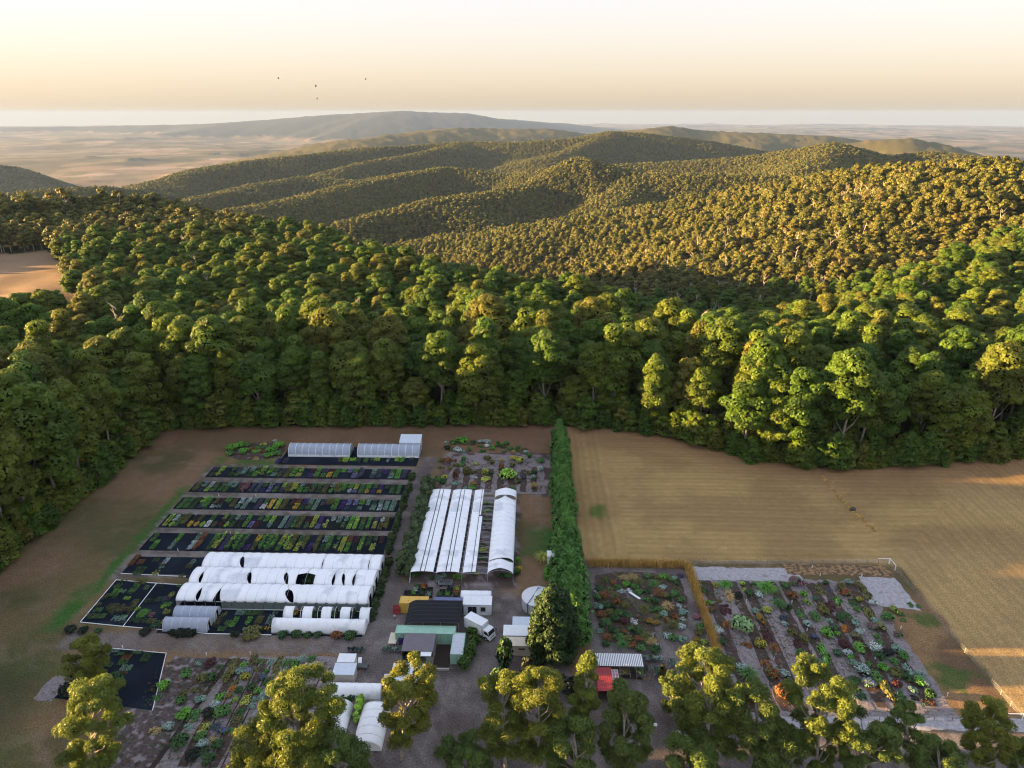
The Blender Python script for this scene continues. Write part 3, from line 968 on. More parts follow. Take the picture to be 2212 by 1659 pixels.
def big_tunnel(x0, x1, y0, y1, tears, label, z0=1.9, rise=1.4):
    L, W = x1 - x0, y1 - y0
    o = empty('polytunnel', ((x0 + x1) / 2, (y0 + y1) / 2, 0), math.pi)      # th = 0 lies towards the camera
    tag(o, label, 'greenhouse', 'three joined white polytunnels')
    # local x runs right to left after the half turn
    cuts = sorted([(-(f * L - L / 2), w, s) for f, w, s in tears])
    xs = [(-L / 2, None)] + [(c, (w, s)) for c, w, s in cuts] + [(L / 2, None)]
    for i in range(len(xs) - 1):
        (a, ea), (b, eb) = xs[i], xs[i + 1]
        cover(o, NET, L, W, z0, rise, a, b, edge_fn(ea[0], ea[1], 1) if ea else None, edge_fn(eb[0], eb[1], -1) if eb else None, seed=i + int(y0), hoop=2.2, sag=.11)
    for k in range(int(L / 2.2) + 1):
        hoop(o, -L / 2 + k * 2.2, W, z0, rise - .05, m=STEEL, out=-.04)
    end_wall(o, -L / 2 + .05, W, z0, rise, NET, door=(2.4, 2.2))
    end_wall(o, L / 2 - .05, W, z0, rise, NET, door=(2.4, 2.2))
    g = MB()
    for s in (1, -1): g.box(-L / 2, L / 2, s * W / 2 - .07, s * W / 2 + .07, z0 - .06, z0 + .05)
    g.build('gutter', STEEL, o)
    first = None
    for k in range(int(L / 2.2) + 1):
        bm_ = MB().box(-.32, .32, -.09, .09, z0 - .02, z0 + .10)
        q = bm_.build('bracket', DARKSTEEL, o) if first is None else link('bracket', first, o)
        first = q.data
        q.location = (-L / 2 + k * 2.2, W / 2 + .02, 0)
    return o


big_tunnel(-75.4, -34, 136.4, 142.2, [(.228, .75, 'flap'), (.675, .12, 'lens'), (.935, .10, 'lens')], 'rearmost of the three joined white polytunnels, one slanting tear near its left')
big_tunnel(-75.8, -34.2, 130.5, 136.3, [(.062, .42, 'lens'), (.33, .75, 'flap'), (.53, .75, 'flap'), (.628, 2.0, 'open'), (.78, .32, 'lens'), (.837, .5, 'flap'), (.89, .34, 'lens')], 'middle joined white polytunnel, its cover torn open in many places with one square hole')
t3 = big_tunnel(-75.8, -34.3, 124.5, 130.4, [(.113, .48, 'lens'), (.215, 1.0, 'tri'), (.60, 1.25, 'flap')], 'front joined white polytunnel with a triangular tear and dark netting along its side')
sn = MB()
for k in range(14):
    xa, xb = -66 + k * 2.28, -66 + (k + 1) * 2.28
    sn.add([(xa - t3.location.x + .03, 0, .08), (xb - t3.location.x - .03, 0, .08), (xb - t3.location.x - .03, 0, 1.92), (xa - t3.location.x + .03, 0, 1.92)], [(0, 1, 2, 3)])
for v in range(len(sn.v)): sn.v[v] = (-sn.v[v][0], 2.98, sn.v[v][2])
sn.build('side_netting', SIDE, t3)
sr = MB().box(-32 + 0, 11.2, 2.96, 3.06, 0, .10)
sr.v = [(-(x), y, z) for x, y, z in MB().box(-66 - t3.location.x, -33.9 - t3.location.x, 3.02, 3.1, .04, .16).v]
sr.build('base_rail', PIPE, t3)


def small_tunnel(name, label, x0, x1, y0, y1, rise, film, group=None, hoops=6, hoopm=PIPE, ends=((.05, None), (.95, (1.1, 1.9))), along='x', skirt=False, segs=None, z0=0.0, hr=.035, cat='greenhouse'):
    if along == 'x': L, W, rz = x1 - x0, y1 - y0, 0
    else: L, W, rz = y1 - y0, x1 - x0, math.pi / 2
    o = empty(name, ((x0 + x1) / 2, (y0 + y1) / 2, 0), rz)
    tag(o, label, cat, group)
    for i, (a, b) in enumerate(segs or [(0, 1)]):
        cover(o, film, L, W, z0, rise, -L / 2 + a * L, -L / 2 + b * L, hoop=L / hoops, seed=i, sag=.035, n=16)
    for k in range(hoops + 1):
        hoop(o, -L / 2 + k * L / hoops, W, z0, rise, hr, hoopm, out=.025)
    for e, dr in ends:
        end_wall(o, -L / 2 + L * (0.002 if e < .5 else .998), W, z0, rise, film, door=dr)
    if skirt:
        s = MB()
        for sg in (1, -1): s.box(-L / 2, L / 2, sg * (W / 2 + .06) - .03, sg * (W / 2 + .06) + .03, .0, .75)
        s.build('side_skirt', FILM, o)
    return o


small_tunnel('hoop_house', 'left clear hoop house at the back of the beds with white ribs', -75, -55.9, 197.3, 202.6, 3.2, CLEAR, 'two clear hoop houses behind the beds', 9, skirt=True, hr=.09)
small_tunnel('hoop_house', 'right clear hoop house at the back of the beds in front of the white shed', -53.4, -34.2, 197.4, 202.7, 3.2, CLEAR, 'two clear hoop houses behind the beds', 9, skirt=True, hr=.09)
small_tunnel('hoop_house', 'rear of two short clear hoop houses left of the netted tunnel side', -74.6, -65.8, 120.2, 123.8, 2.3, CLEAR, 'two short clear hoop houses', 5)
small_tunnel('hoop_house', 'front of two short clear hoop houses beside the gravel road', -75.2, -66.0, 116.9, 120.1, 2.3, CLEAR, 'two short clear hoop houses', 5)
small_tunnel('hoop_house', 'long white hoop house beside the gravel road with shrubs along its foot', -52.6, -33.4, 117.1, 120.4, 2.35, FILM, None, 10, ends=((.05, None), (.95, None)))
small_tunnel('hoop_house', 'hoop house with five separate white cover strips and open gaps between', -51.4, -33.2, 120.7, 124.2, 2.35, FILM, None, 10, ends=(), segs=[(0, .115), (.22, .335), (.44, .555), (.66, .775), (.885, 1)])
small_tunnel('hoop_house', 'small ribbed white hoop house behind the white cabin', pE(880, 540)[0], pE(1185, 540)[0], 126.9, 130.3, 2.5, FILM, None, 3, ends=((.05, None), (.95, (1.2, 2.0))))
gx0, gy0, _ = pG(60, 500); gx1 = pG(425, 500)[0]
small_tunnel('hoop_house', 'low white ribbed hoop house beside the two small huts', gx0, gx1, 99.9, 103.2, 1.9, FILM, None, 6, ends=((.05, None), (.95, None)))
qx0, qx1 = pG(30, 640)[0], pG(215, 640)[0]
small_tunnel('hoop_house', 'grey-white hoop house end-on to the camera, left of a lime hedge', qx0, qx1, 92.2, 98.2, 2.0, FILM, None, 4, along='y', ends=((.05, None), (.95, None)))
qx0, qx1 = pG(268, 690)[0], pG(470, 690)[0]
small_tunnel('hoop_house', 'white hoop house right of the lime hedge, half hidden by a gum tree', qx0, qx1, 89.0, 97.8, 2.0, FILM, None, 5, along='y', ends=((.05, None), (.95, None)))


# ------------------------------------------------------------------ shade house: four bays
def shade_house():
    y0, y1 = 135.3, 173.2
    L, W = y1 - y0, 5.85
    o = empty('shade_house', (-15.1, (y0 + y1) / 2, 0), math.pi / 2)   # local x = world y, local y = -world x
    tag(o, 'large white shade house of striped roof strips with one open bay and steel hoops', 'shade house')

    def strip(ly, a, b, xa=-L / 2, xb=L / 2, z0=2.3, rise=.5, e0=None, e1=None, seed=0, gable=0, sag=.03, hp=2.1):
        s = cover(o, NET, L, W, z0, rise, xa, xb, e0, e1, th=(math.acos(1 - 2 * a), math.acos(1 - 2 * b)), hoop=hp, name='roof_strip', seed=seed, gable=gable, n=8, sag=sag)
        s.location = (0, ly, 0)
        return s
    bays = [8.77, 2.92, -2.92, -8.77]
    # fractions of the arch, from the left gutter
    for k, ly in enumerate(bays[:2]):
        for (a, b) in ((.0, .37), (.405, .545), (.575, .90)):
            strip(ly, a, b, seed=k)
    strip(bays[2], .04, .38, seed=5)
    strip(bays[2], .405, .545, xb=-L / 2 + 24, seed=6)
    strip(bays[2], .405, .47, xa=-L / 2 + 24.5, seed=7)
    # last bay: a full ridge-backed cover with sagging cuts near its ends
    w = lambda k, s: (lambda a: s * k * (1 - 1.0 * abs(math.cos(a)) ** 2 if abs(math.cos(a)) > .1 else 1))
    scoop = lambda k: (lambda a: k * abs(math.sin(2 * a)) ** .8)
    for (xa, xb, e0, e1, sd) in ((-L / 2, -L / 2 + 4.6, lambda a: .9 * math.sin(a), lambda a: -.15 - .55 * (a > 1.7) * abs(math.sin(2 * a)), 11), (-L / 2 + 4.7, -L / 2 + 33.6, lambda a: .1 + .5 * (a > 1.7) * abs(math.sin(2 * a)), lambda a: -1.0 * abs(math.sin(2 * a)) ** .8, 12), (-L / 2 + 34, L / 2, lambda a: .5 * abs(math.sin(2 * a)) ** .8, None, 13)):
        s = cover(o, NET, L, W, 2.3, 1.15, xa, xb, e0, e1, hoop=2.1, name='roof_cover', seed=sd, gable=.45, n=18, sag=.06)
        s.location = (0, bays[3], 0)
    for ly in bays:
        for k in range(19):
            h = hoop(o, -L / 2 + k * L / 18, W, 2.3, .5 if ly != bays[3] else 1.15, .03, STEEL, gable=0 if ly != bays[3] else .45, out=.0, legs=False)
            h.location.y = ly
    pm = MB(); pm.tube([(0, 0, 0), (0, 0, 2.32)], .05, 6)
    first = None
    for ly in (11.7, 5.85, 0, -5.85, -11.7):
        for k in range(7):
            p = pm.build('post', STEEL, o) if first is None else link('post', first.data, o)
            first = first or p
            p.location = (-L / 2 + k * L / 6, ly, 0)
    for ly in (11.7, 5.85, 0, -5.85, -11.7):
        g = MB().tube([(-L / 2, ly, 2.33), (L / 2, ly, 2.33)], .05, 5); g.build('gutter_rail', STEEL, o)
    for k in range(19):
        c = MB().tube([(-L / 2 + k * L / 18, 0, 2.36), (-L / 2 + k * L / 18, -5.85, 2.36)], .035, 5); c.build('cross_bar', STEEL, o)
    for s in (-.9, .9):
        b = MB().tube([(-L / 2 + .05, 11.7, 2.2), (-L / 2 - .05 + s * .6, 11.9, 0)], .045, 5); b.build('brace', PIPE, o)


shade_house()

# ------------------------------------------------------------------ sheds and containers
def container(label, x0, x1, y0, y1, m, H=2.6, along='x', roofm=None, group=None, door_end=-1):
    """a steel shipping container with corrugated sides and roof, corner posts and a pair of end doors"""
    L, W, rz = (x1 - x0, y1 - y0, 0) if along == 'x' else (y1 - y0, x1 - x0, math.pi / 2)
    o = empty('shipping_container', ((x0 + x1) / 2, (y0 + y1) / 2, 0), rz)
    tag(o, label, 'container', group)
    b = MB()
    for sy in (1, -1):
        corr(b, (-L / 2 + .12, sy * (W / 2 - .06), .15), (1, 0, 0), L - .24, (0, 0, 1), H - .3, (0, sy, 0), .3, .045)
    corr(b, (-door_end * (L / 2 - .06), -W / 2 + .12, .15), (0, 1, 0), W - .24, (0, 0, 1), H - .3, (-door_end, 0, 0), .3, .045)
    b.build('wall', m, o)
    r = MB(); corr(r, (-L / 2 + .1, -W / 2 + .06, H - .07), (1, 0, 0), L - .2, (0, 1, 0), W - .12, (0, 0, 1), .42, .05); r.build('roof', roofm or m, o)
    f = MB()
    for sx in (1, -1):
        for sy in (1, -1):
            f.box(sx * (L / 2 - .06) - .07, sx * (L / 2 - .06) + .07, sy * (W / 2 - .06) - .07, sy * (W / 2 - .06) + .07, 0, H)
    for sy in (1, -1):
        f.box(-L / 2, L / 2, sy * (W / 2 - .05) - .052, sy * (W / 2 - .05) + .052, H - .13, H + .01)
        f.box(-L / 2, L / 2, sy * (W / 2 - .05) - .052, sy * (W / 2 - .05) + .052, .0, .16)
    for sx in (1, -1):
        f.box(sx * (L / 2 - .05) - .052, sx * (L / 2 - .05) + .052, -W / 2, W / 2, H - .132, H + .008)
    f.build('frame', m, o)
    for sy in (1, -1):
        d = MB().box(door_end * (L / 2 - .04) - .03, door_end * (L / 2 - .04) + .03, min(sy * .02, sy * (W / 2 - .14)), max(sy * .02, sy * (W / 2 - .14)), .17, H - .14).build('door', m, o)
        MB().tube([(door_end * (L / 2 + .02), sy * .4, .2), (door_end * (L / 2 + .02), sy * .4, H - .2)], .025, 5).build('lock_bar', STEEL, d)
    return o


yc = container('rusting yellow shipping container at the left back of the black shade roof', -27.4, -21.3, 124.2, 126.6, YELLOWP)
container('dark blue shipping container with rust patches beside the yellow one', -20.2, -14.1, 124.1, 126.5, BLUEP)
container('long pale green shipping container in front of the black shade roof', -26.6, -14.5, 114.9, 117.3, GREENPAINT)
container('green shipping container with a silver roof, end-on beside the clipped hedge', -14.9, -12.4, 109.2, 115.3, GREENPAINT, along='y', roofm=TIN)
rp = empty('corrugated_panel', (-27.9, 123.6, 0), .05); tag(rp, 'red corrugated panel leaning at the left end of the yellow container', 'panel')
b = MB(); corr(b, (-.75, 0, .05), (0, .35, 1), 2.0, (1, 0, 0), 1.5, (0, -1, .3), .25, .05); b.build('sheet', REDP, rp)
MB().box(-.78, -.70, -.02, .06, 0, 2.0).box(.72, .80, -.02, .06, 0, 2.0).build('frame', REDP, rp)


def black_roof():
    x0, x1, y0, y1 = -25.1, -13.9, 117.4, 123.9
    o = empty('shade_roof', ((x0 + x1) / 2, (y0 + y1) / 2, 0)); tag(o, 'black shade cloth roof with a curved left edge between the containers', 'shade roof')
    hx, hy = (x1 - x0) / 2, (y1 - y0) / 2
    vs, fs = [], []
    nx, ny = 18, 8
    for i in range(nx + 1):
        for j in range(ny + 1):
            u = i / nx; v = j / ny
            x = -hx + 2 * hx * u
            z = 3.25 + .45 * v - .85 * max(0, (.16 - u) / .16) ** 2 - .02 * math.sin(v * math.pi * 6) ** 2
            vs.append((x, -hy + 2 * hy * v, z))
    for i in range(nx):
        for j in range(ny):
            a = i * (ny + 1) + j; fs.append((a, a + ny + 1, a + ny + 2, a + 1))
    me = bpy.data.meshes.new('cloth'); me.from_pydata(vs, [], fs); me.materials.append(SHADECLOTH); me.update()
    c = link('cloth', me, o); s = c.modifiers.new('cloth', 'SOLIDIFY'); s.thickness = .03
    for j in range(7):
        y = -hy + 2 * hy * j / 6
        MB().tube([(-hx, y, 2.42 + .45 * j / 6), (-hx + .9, y, 3.05 + .45 * j / 6), (-hx + 1.8, y, 3.32 + .45 * j / 6), (hx, y, 3.32 + .45 * j / 6)], .025, 5).build('purlin', DARKSTEEL, o)
    for sx in (-1, -.33, .33, 1):
        for sy in (1, -1):
            MB().tube([(sx * hx * .97, sy * hy * .97, 0), (sx * hx * .97, sy * hy * .97, 3.2 if sx > -1 else 2.5)], .05, 6).build('post', STEEL, o)


black_roof()


def cabin():
    x0, x1, y0, y1, H = -13.65, -7.75, 124.0, 126.6, 2.75
    o = empty('site_cabin', ((x0 + x1) / 2, (y0 + y1) / 2, 0)); tag(o, 'white site cabin with a dark double door and one window', 'cabin')
    hx, hy = (x1 - x0) / 2, (y1 - y0) / 2
    w = MB(); w.box(-hx, -hx + .9, -hy, -hy + .08, .1, H)
    w.box(-hx + 2.8, -hx + 3.6, -hy, -hy + .08, .1, H); w.box(-hx + 4.7, hx, -hy, -hy + .08, .1, H)
    w.box(-hx + .9, -hx + 2.8, -hy, -hy + .08, 2.1, H); w.box(-hx + 3.6, -hx + 4.7, -hy, -hy + .08, 2.0, H); w.box(-hx + 3.6, -hx + 4.7, -hy, -hy + .08, .1, .95)
    w.box(-hx, hx, hy - .08, hy, .1, H); w.box(-hx, -hx + .08, -hy + .08, hy - .08, .1, H); w.box(hx - .08, hx, -hy + .08, hy - .08, .1, H); w.box(-hx, hx, -hy, hy, 0, .1)
    w.build('wall', WPAINT, o)
    r = MB(); corr(r, (-hx - .12, -hy - .14, H + .01), (1, 0, 0), 2 * hx + .24, (0, 1, .03), 2 * hy + .28, (0, 0, 1), .33, .035); r.box(-hx - .13, hx + .13, -hy - .17, -hy - .12, H - .1, H + .03)
    r.build('roof', WPAINT, o)
    for k in (0, 1):
        d = MB().box(-hx + .93 + k * .94, -hx + 1.82 + k * .94, -hy + .02, -hy + .06, .12, 2.08).build('door', GLASS, o)
        MB().box(-hx + .93 + k * .94, -hx + .99 + k * .94, -hy - .01, -hy + .02, .12, 2.08).box(-hx + 1.76 + k * .94, -hx + 1.82 + k * .94, -hy - .01, -hy + .02, .12, 2.08).build('door_frame', DARKSTEEL, d)
    wi = MB().box(-hx + 3.66, -hx + 4.64, -hy + .02, -hy + .05, 1.0, 1.95).build('window', GLASS, o)
    MB().box(-hx + 3.6, -hx + 4.7, -hy - .03, -hy + .0, .93, 1.0).box(-hx + 3.6, -hx + 4.7, -hy - .03, 0 - hy, 1.95, 2.02).box(-hx + 4.13, -hx + 4.18, -hy - .02, -hy + .02, 1, 1.95).build('window_frame', DARKSTEEL, wi)
    MB().tube([(hx - .5, -hy - .06, .1), (hx - .5, -hy - .06, H)], .04, 6).build('downpipe', PIPE, o)


cabin()


def roof_shed(name, label, x0, x1, y0, y1, h0, h1, roofm, wallm, open_front=True, corr_dir='y', cat='shed', group=None, pitch=.5, over=.15, legs=None):
    """a lean-to: sloping sheet roof (h0 at the near edge, h1 at the far edge), walls, open or closed front"""
    o = empty(name, ((x0 + x1) / 2, (y0 + y1) / 2, 0)); tag(o, label, cat, group)
    hx, hy = (x1 - x0) / 2, (y1 - y0) / 2
    r = MB()
    sl = (h1 - h0) / (2 * hy)
    D = Vector((0, 1, sl))
    if corr_dir == 'y':
        corr(r, (-hx - over, -hy - over, h0 + .06 - over * sl), (1, 0, 0), 2 * hx + 2 * over, D, 2 * hy + 2 * over, (0, 0, 1), pitch, .016)
    else:
        corr(r, (-hx - over, -hy - over, h0 + .06 - over * sl), D, 2 * hy + 2 * over, (1, 0, 0), 2 * hx + 2 * over, (0, 0, 1), pitch, .016)
    q = len(r.v)
    r.add([(-hx - over, -hy - over, h0 - over * sl), (hx + over, -hy - over, h0 - over * sl), (hx + over, hy + over, h1 + over * sl), (-hx - over, hy + over, h1 + over * sl)], [(3, 2, 1, 0)])
    for i in range(4):
        j = (i + 1) % 4
        a, c = Vector(r.v[q + i]), Vector(r.v[q + j])
        r.add([a, c, c + Vector((0, 0, .06)), a + Vector((0, 0, .06))], [(0, 1, 2, 3)])
    r.build('roof', roofm, o)
    if wallm:
        w = MB()
        w.box(-hx, hx, hy - .06, hy, 0, h1 - .02)
        for s in (-1, 1):
            xa = s * hx - (.06 if s > 0 else 0); xb = xa + .06
            w.add([(xa, -hy, 0), (xb, -hy, 0), (xb, hy - .06, 0), (xa, hy - .06, 0), (xa, -hy, h0 - .02), (xb, -hy, h0 - .02), (xb, hy - .06, h1 - .03), (xa, hy - .06, h1 - .03)],
                  [(3, 2, 1, 0), (4, 5, 6, 7), (0, 1, 5, 4), (1, 2, 6, 5), (2, 3, 7, 6), (3, 0, 4, 7)])
        w.build('wall', wallm, o)
        if not open_front:
            fw = MB(); corr(fw, (-hx + .06, -hy + .02, 0), (1, 0, 0), 2 * hx - .12, (0, 0, 1), h0 - .03, (0, -1, 0), .4, .03); fw.build('front_wall', wallm, o)
    else:
        for sx in (-1, 1):
            for sy, hh in ((-1, h0), (1, h1)):
                MB().tube([(sx * (hx - .1), sy * (hy - .1), 0), (sx * (hx - .1), sy * (hy - .1), hh)], .06, 6).build('post', legs or STEEL, o)
    return o


a, c = pE(325, 905, 2.9), pE(600, 1045, 2.5)
ps = roof_shed('potting_shed', 'open fronted shed with a plum grey roof before the green container', -24.3, -18.4, 109.9, 114.5, 2.6, 2.8, PURPLEGREY, DARKSTEEL, pitch=.6)
wp = MB().box(-20.6, -18.5, 108.6, 110.1, 2.52, 2.57).build('awning_sheet', WPAINT); wp['label'] = 'white awning sheet over the near right corner of the plum roofed shed'; wp['category'] = 'awning'
cb = MB(); corr(cb, (0, 0, 0), (1, 0, 0), 1.3, (0, 0, 1), 2.4, (0, -1, 0), .2, .04); cb.box(0, 1.3, .05, .1, 0, 2.4)
cbo = cb.build('corrugated_wall', mat('grey_green_tin', (.24, .28, .24), .5, .15, 2), loc=(-19.5, 108.5, 0)); tag(cbo, 'short grey green corrugated wall under the white awning sheet', 'wall')
sheet('soil_bay', rect(-18.2, -15.1, 107.9, 114.6), .05, SOIL, jag=.1)
sb = MB().box(-18.4, -15.0, 107.6, 107.9, 0, .45).build('retaining_wall', CONC); tag(sb, 'low concrete edge across the front of the dark soil bay', 'wall')
for lab, x in (('left timber side of the dark soil bay', -18.4), ):
    o = empty('bay_wall', (x, 111, 0)); tag(o, lab, 'wall')
    for k in range(5): MB().box(-.06, .06, -3.2, 3.4, .02 + .24 * k, .24 + .24 * k).build('plank', TIMBER, o)
# sheds on the right of the yard
o = empty('store_shed', (pE(1475, 885, 2.6)[0], 116.2, 0)); bpy.data.objects.remove(o)
x0, x1 = pE(1312, 880, 2.5)[0], pE(1650, 880, 2.5)[0]
ya, yb = pE(1400, 935, 2.45)[1], pE(1400, 835, 2.7)[1]
roof_shed('store_shed', 'white flat roofed store below the pine, behind the cream shed', x0, x1 + 1, ya, yb, 2.45, 2.65, WPAINT, DARKSTEEL, open_front=True, pitch=.8)
x0, x1 = pE(1322, 1000, 2.5)[0], pE(1620, 1000, 2.5)[0]
ya, yb = pE(1450, 1042, 2.45)[1], pE(1450, 958, 2.6)[1]
cs = roof_shed('store_shed', 'cream corrugated store shed with a slot window, lowest of the row by the pine', x0, x1, ya, yb, 2.45, 2.6, CREAM, CREAM, open_front=False, pitch=.3)
sw = MB().box(-.2, 1.1, -(yb - ya) / 2 - .05, -(yb - ya) / 2 - .02, 1.5, 1.8).build('slot_window', GLASS, cs)
x0, x1 = pE(1260, 1060, 2.3)[0], pE(1318, 1060, 2.3)[0]
roof_shed('lean_to', 'small cream lean-to at the left of the cream store shed', x0, x1 - .1, ya - .2, ya + 1.3, 2.1, 2.25, CREAM, CREAM, open_front=False)
x0, x1 = pE(1405, 790, 2.2)[0], pE(1660, 790, 2.2)[0]
ya, yb = pE(1500, 832, 2.1)[1], pE(1500, 752, 2.3)[1]
roof_shed('carport', 'low blue-white roof between the water tank and the white store', x0, x1, ya, yb, 2.1, 2.3, LEADW, None, pitch=1.3)
# little toilet block
o = empty('toilet_hut', ((pE(1750, 150)[0] + pE(1842, 150)[0]) / 2, pE(1790, 218)[1] + 1.2, 0)); tag(o, 'small white hut beside the cypress row at the top of the ramp', 'hut')
MB().box(-1.0, 1.0, -1.1, 1.1, 0, 2.35).build('wall', WPAINT, o)
MB().box(-1.12, 1.12, -1.2, 1.25, 2.353, 2.44).box(-1.12, 1.12, -1.23, -1.17, 2.28, 2.44).build('roof', WPAINT, o)
MB().box(-.1, .1, -1.13, -1.103, 1.55, 1.75).build('vent', DARKSTEEL, o); MB().box(.25, .4, -1.13, -1.103, 1.35, 1.5).build('vent', DARKSTEEL, o)
rx, ry0, ry1 = pE(1803, 320)[0], pE(1800, 415)[1], pE(1795, 222)[1]
o = empty('ramp', (rx, (ry0 + ry1) / 2, 0)); tag(o, 'pale concrete ramp with a white rail leading to the small hut', 'ramp')
MB().box(-.6, .6, (ry0 - ry1) / 2, (ry1 - ry0) / 2, 0, .12).build('slab', CONC, o)
rl = MB().tube([(-.62, (ry0 - ry1) / 2, .95), (-.62, (ry1 - ry0) / 2, 1.0)], .03, 5)
for k in range(5): yy = (ry0 - ry1) / 2 + (ry1 - ry0) * k / 4; rl.tube([(-.62, yy, .1), (-.62, yy, .95)], .025, 5)
rl.build('handrail', PIPE, o)


def water_tank():
    o = empty('water_tank', (2.15, 127.4, 0)); tag(o, 'large round steel water tank with a pale conical roof beside the pine', 'water tank')
    r, H, n = 3.4, 2.5, 64
    w = MB()
    zs = []
    k = 22
    for i in range(k + 1):
        zs.append((H * i / k, r + (.03 if i % 2 else 0)))
    for z, q in zs:
        for j in range(n): t = 2 * math.pi * j / n; w.v.append((q * math.cos(t), q * math.sin(t), z))
    for i in range(k):
        for j in range(n): w.f.append((i * n + j, i * n + (j + 1) % n, (i + 1) * n + (j + 1) % n, (i + 1) * n + j)); w.m.append(0)
    w.build('wall', TIN, o)
    c = MB()
    for j in range(24):
        t0, t1 = 2 * math.pi * j / 24, 2 * math.pi * (j + 1) / 24
        c.add([(0, 0, H + .62), (3.5 * math.cos(t0), 3.5 * math.sin(t0), H + .02), (3.5 * math.cos(t1), 3.5 * math.sin(t1), H + .02), (3.5 * math.cos(t0), 3.5 * math.sin(t0), H - .06), (3.5 * math.cos(t1), 3.5 * math.sin(t1), H - .06)], [(0, 1, 2), (1, 3, 4, 2)])
    c.build('roof', mat('pale_tank_roof', (.62, .63, .65), .45, .06, .8), o)
    MB().box(-.1, .55, 2.5, 3.1, H + .15, H + .4).build('hatch', STEEL, o)
    MB().tube([(.2, 2.7, H + .3), (-1.2, -1.0, H + .52), (-2.2, -2.75, H + .12), (-2.25, -2.85, .1)], .07, 6).build('overflow_pipe', DARKSTEEL, o)
    l = MB()
    for s in (-.22, .22): l.tube([(-2.5 + s, -2.65 - s * .8, .1), (-2.5 + s, -2.65 - s * .8, H + .3)], .025, 4)
    l.build('ladder', STEEL, o)
    for j in range(20):
        t = 2 * math.pi * j / 20
        MB().tube([((r + .06) * math.cos(t), (r + .06) * math.sin(t), 0), ((r + .06) * math.cos(t), (r + .06) * math.sin(t), H)], .035, 4).build('stiffener', STEEL, o)


water_tank()
# white shed behind the right hoop house
x0, x1 = pB(1583, 200, 2.5)[0], pB(1785, 200, 2.5)[0]
roof_shed('garden_shed', 'pale blue-white shed behind the right clear hoop house', x0, x1, 203.2, 207.4, 2.4, 3.3, LEADW, WPAINT, open_front=False, pitch=.5)
# two little huts and an awning in the lower left yard
x0, x1 = pG(125, 240, 2.2)[0], pG(243, 240, 2.2)[0]
ya, yb = pG(180, 268, 2.2)[1], pG(180, 207, 2.3)[1]
roof_shed('hut', 'rear of two small huts, flat white roof', x0, x1, ya + .1, yb, 2.2, 2.3, WPAINT, CREAM, open_front=False, pitch=1.0, over=.05)
x0, x1 = pG(95, 320, 2.2)[0], pG(240, 320, 2.2)[0]
ya, yb = pG(180, 350, 2.1)[1], pG(180, 275, 2.3)[1]
roof_shed('hut', 'front of two small huts, bluish tin roof over pale walls', x0, x1, ya, yb, 2.1, 2.35, LEADW, mat('pale_board', (.42, .38, .33), .7, .15, 2), open_front=False, pitch=1.2, over=.1)
x0, x1 = pG(505, 320, 2.3)[0], pG(722, 320, 2.3)[0]
ya, yb = pG(600, 400, 2.2)[1], pG(600, 282, 2.4)[1]
roof_shed('carport', 'pale blue roofed open shelter behind the yellow topped gum by the yard', x0, x1, ya, yb, 2.2, 2.5, LEADW, None, pitch=.9)
x0, x1 = pG(440, 400, 2.0)[0], pG(580, 400, 2.0)[0]
roof_shed('lean_to', 'small cream roofed lean-to at the right end of the low hoop house', x0, x1, pG(500, 425, 2)[1], pG(500, 380, 2)[1] + .8, 2.0, 2.2, CREAM, TIMBER, pitch=.9)


# ------------------------------------------------------------------ slatted shelter, red building and benches of the sales area
def slat_shelter():
    x0, x1 = pH(97, 540, 2.6)[0], pH(330, 540, 2.6)[0]
    y0, y1 = pH(200, 564, 2.6)[1], pH(200, 502, 2.6)[1]
    o = empty('slatted_shelter', ((x0 + x1) / 2, (y0 + y1) / 2, 0)); tag(o, 'open shelter roofed with white slats and dark gaps above the plant tables', 'shelter')
    hx, hy = (x1 - x0) / 2, (y1 - y0) / 2
    n = 27
    first = None
    for k in range(n):
        x = -hx + .18 + (2 * hx - .36) * k / (n - 1)
        if first is None:
            s = first = MB().box(-.105, .105, -hy, hy, 2.62, 2.66).build('slat', WPAINT, o)
        else: s = link('slat', first.data, o)
        s.location = (x, 0, 0)
    for s in (-1, 0, 1):
        MB().box(-hx, hx, s * (hy - .15) - .05, s * (hy - .15) + .05, 2.46, 2.612).build('beam', TIMBER, o)
    for sx in (-1, 0, 1):
        for sy in (-1, 1):
            MB().box(sx * (hx - .15) - .06, sx * (hx - .15) + .06, sy * (hy - .15) - .06, sy * (hy - .15) + .06, 0, 2.455).build('post', TIMBER, o)
    sheet('dark_floor', rect(x0 + .2, x1 - .2, y0 - .5, y1), .022, SOIL)


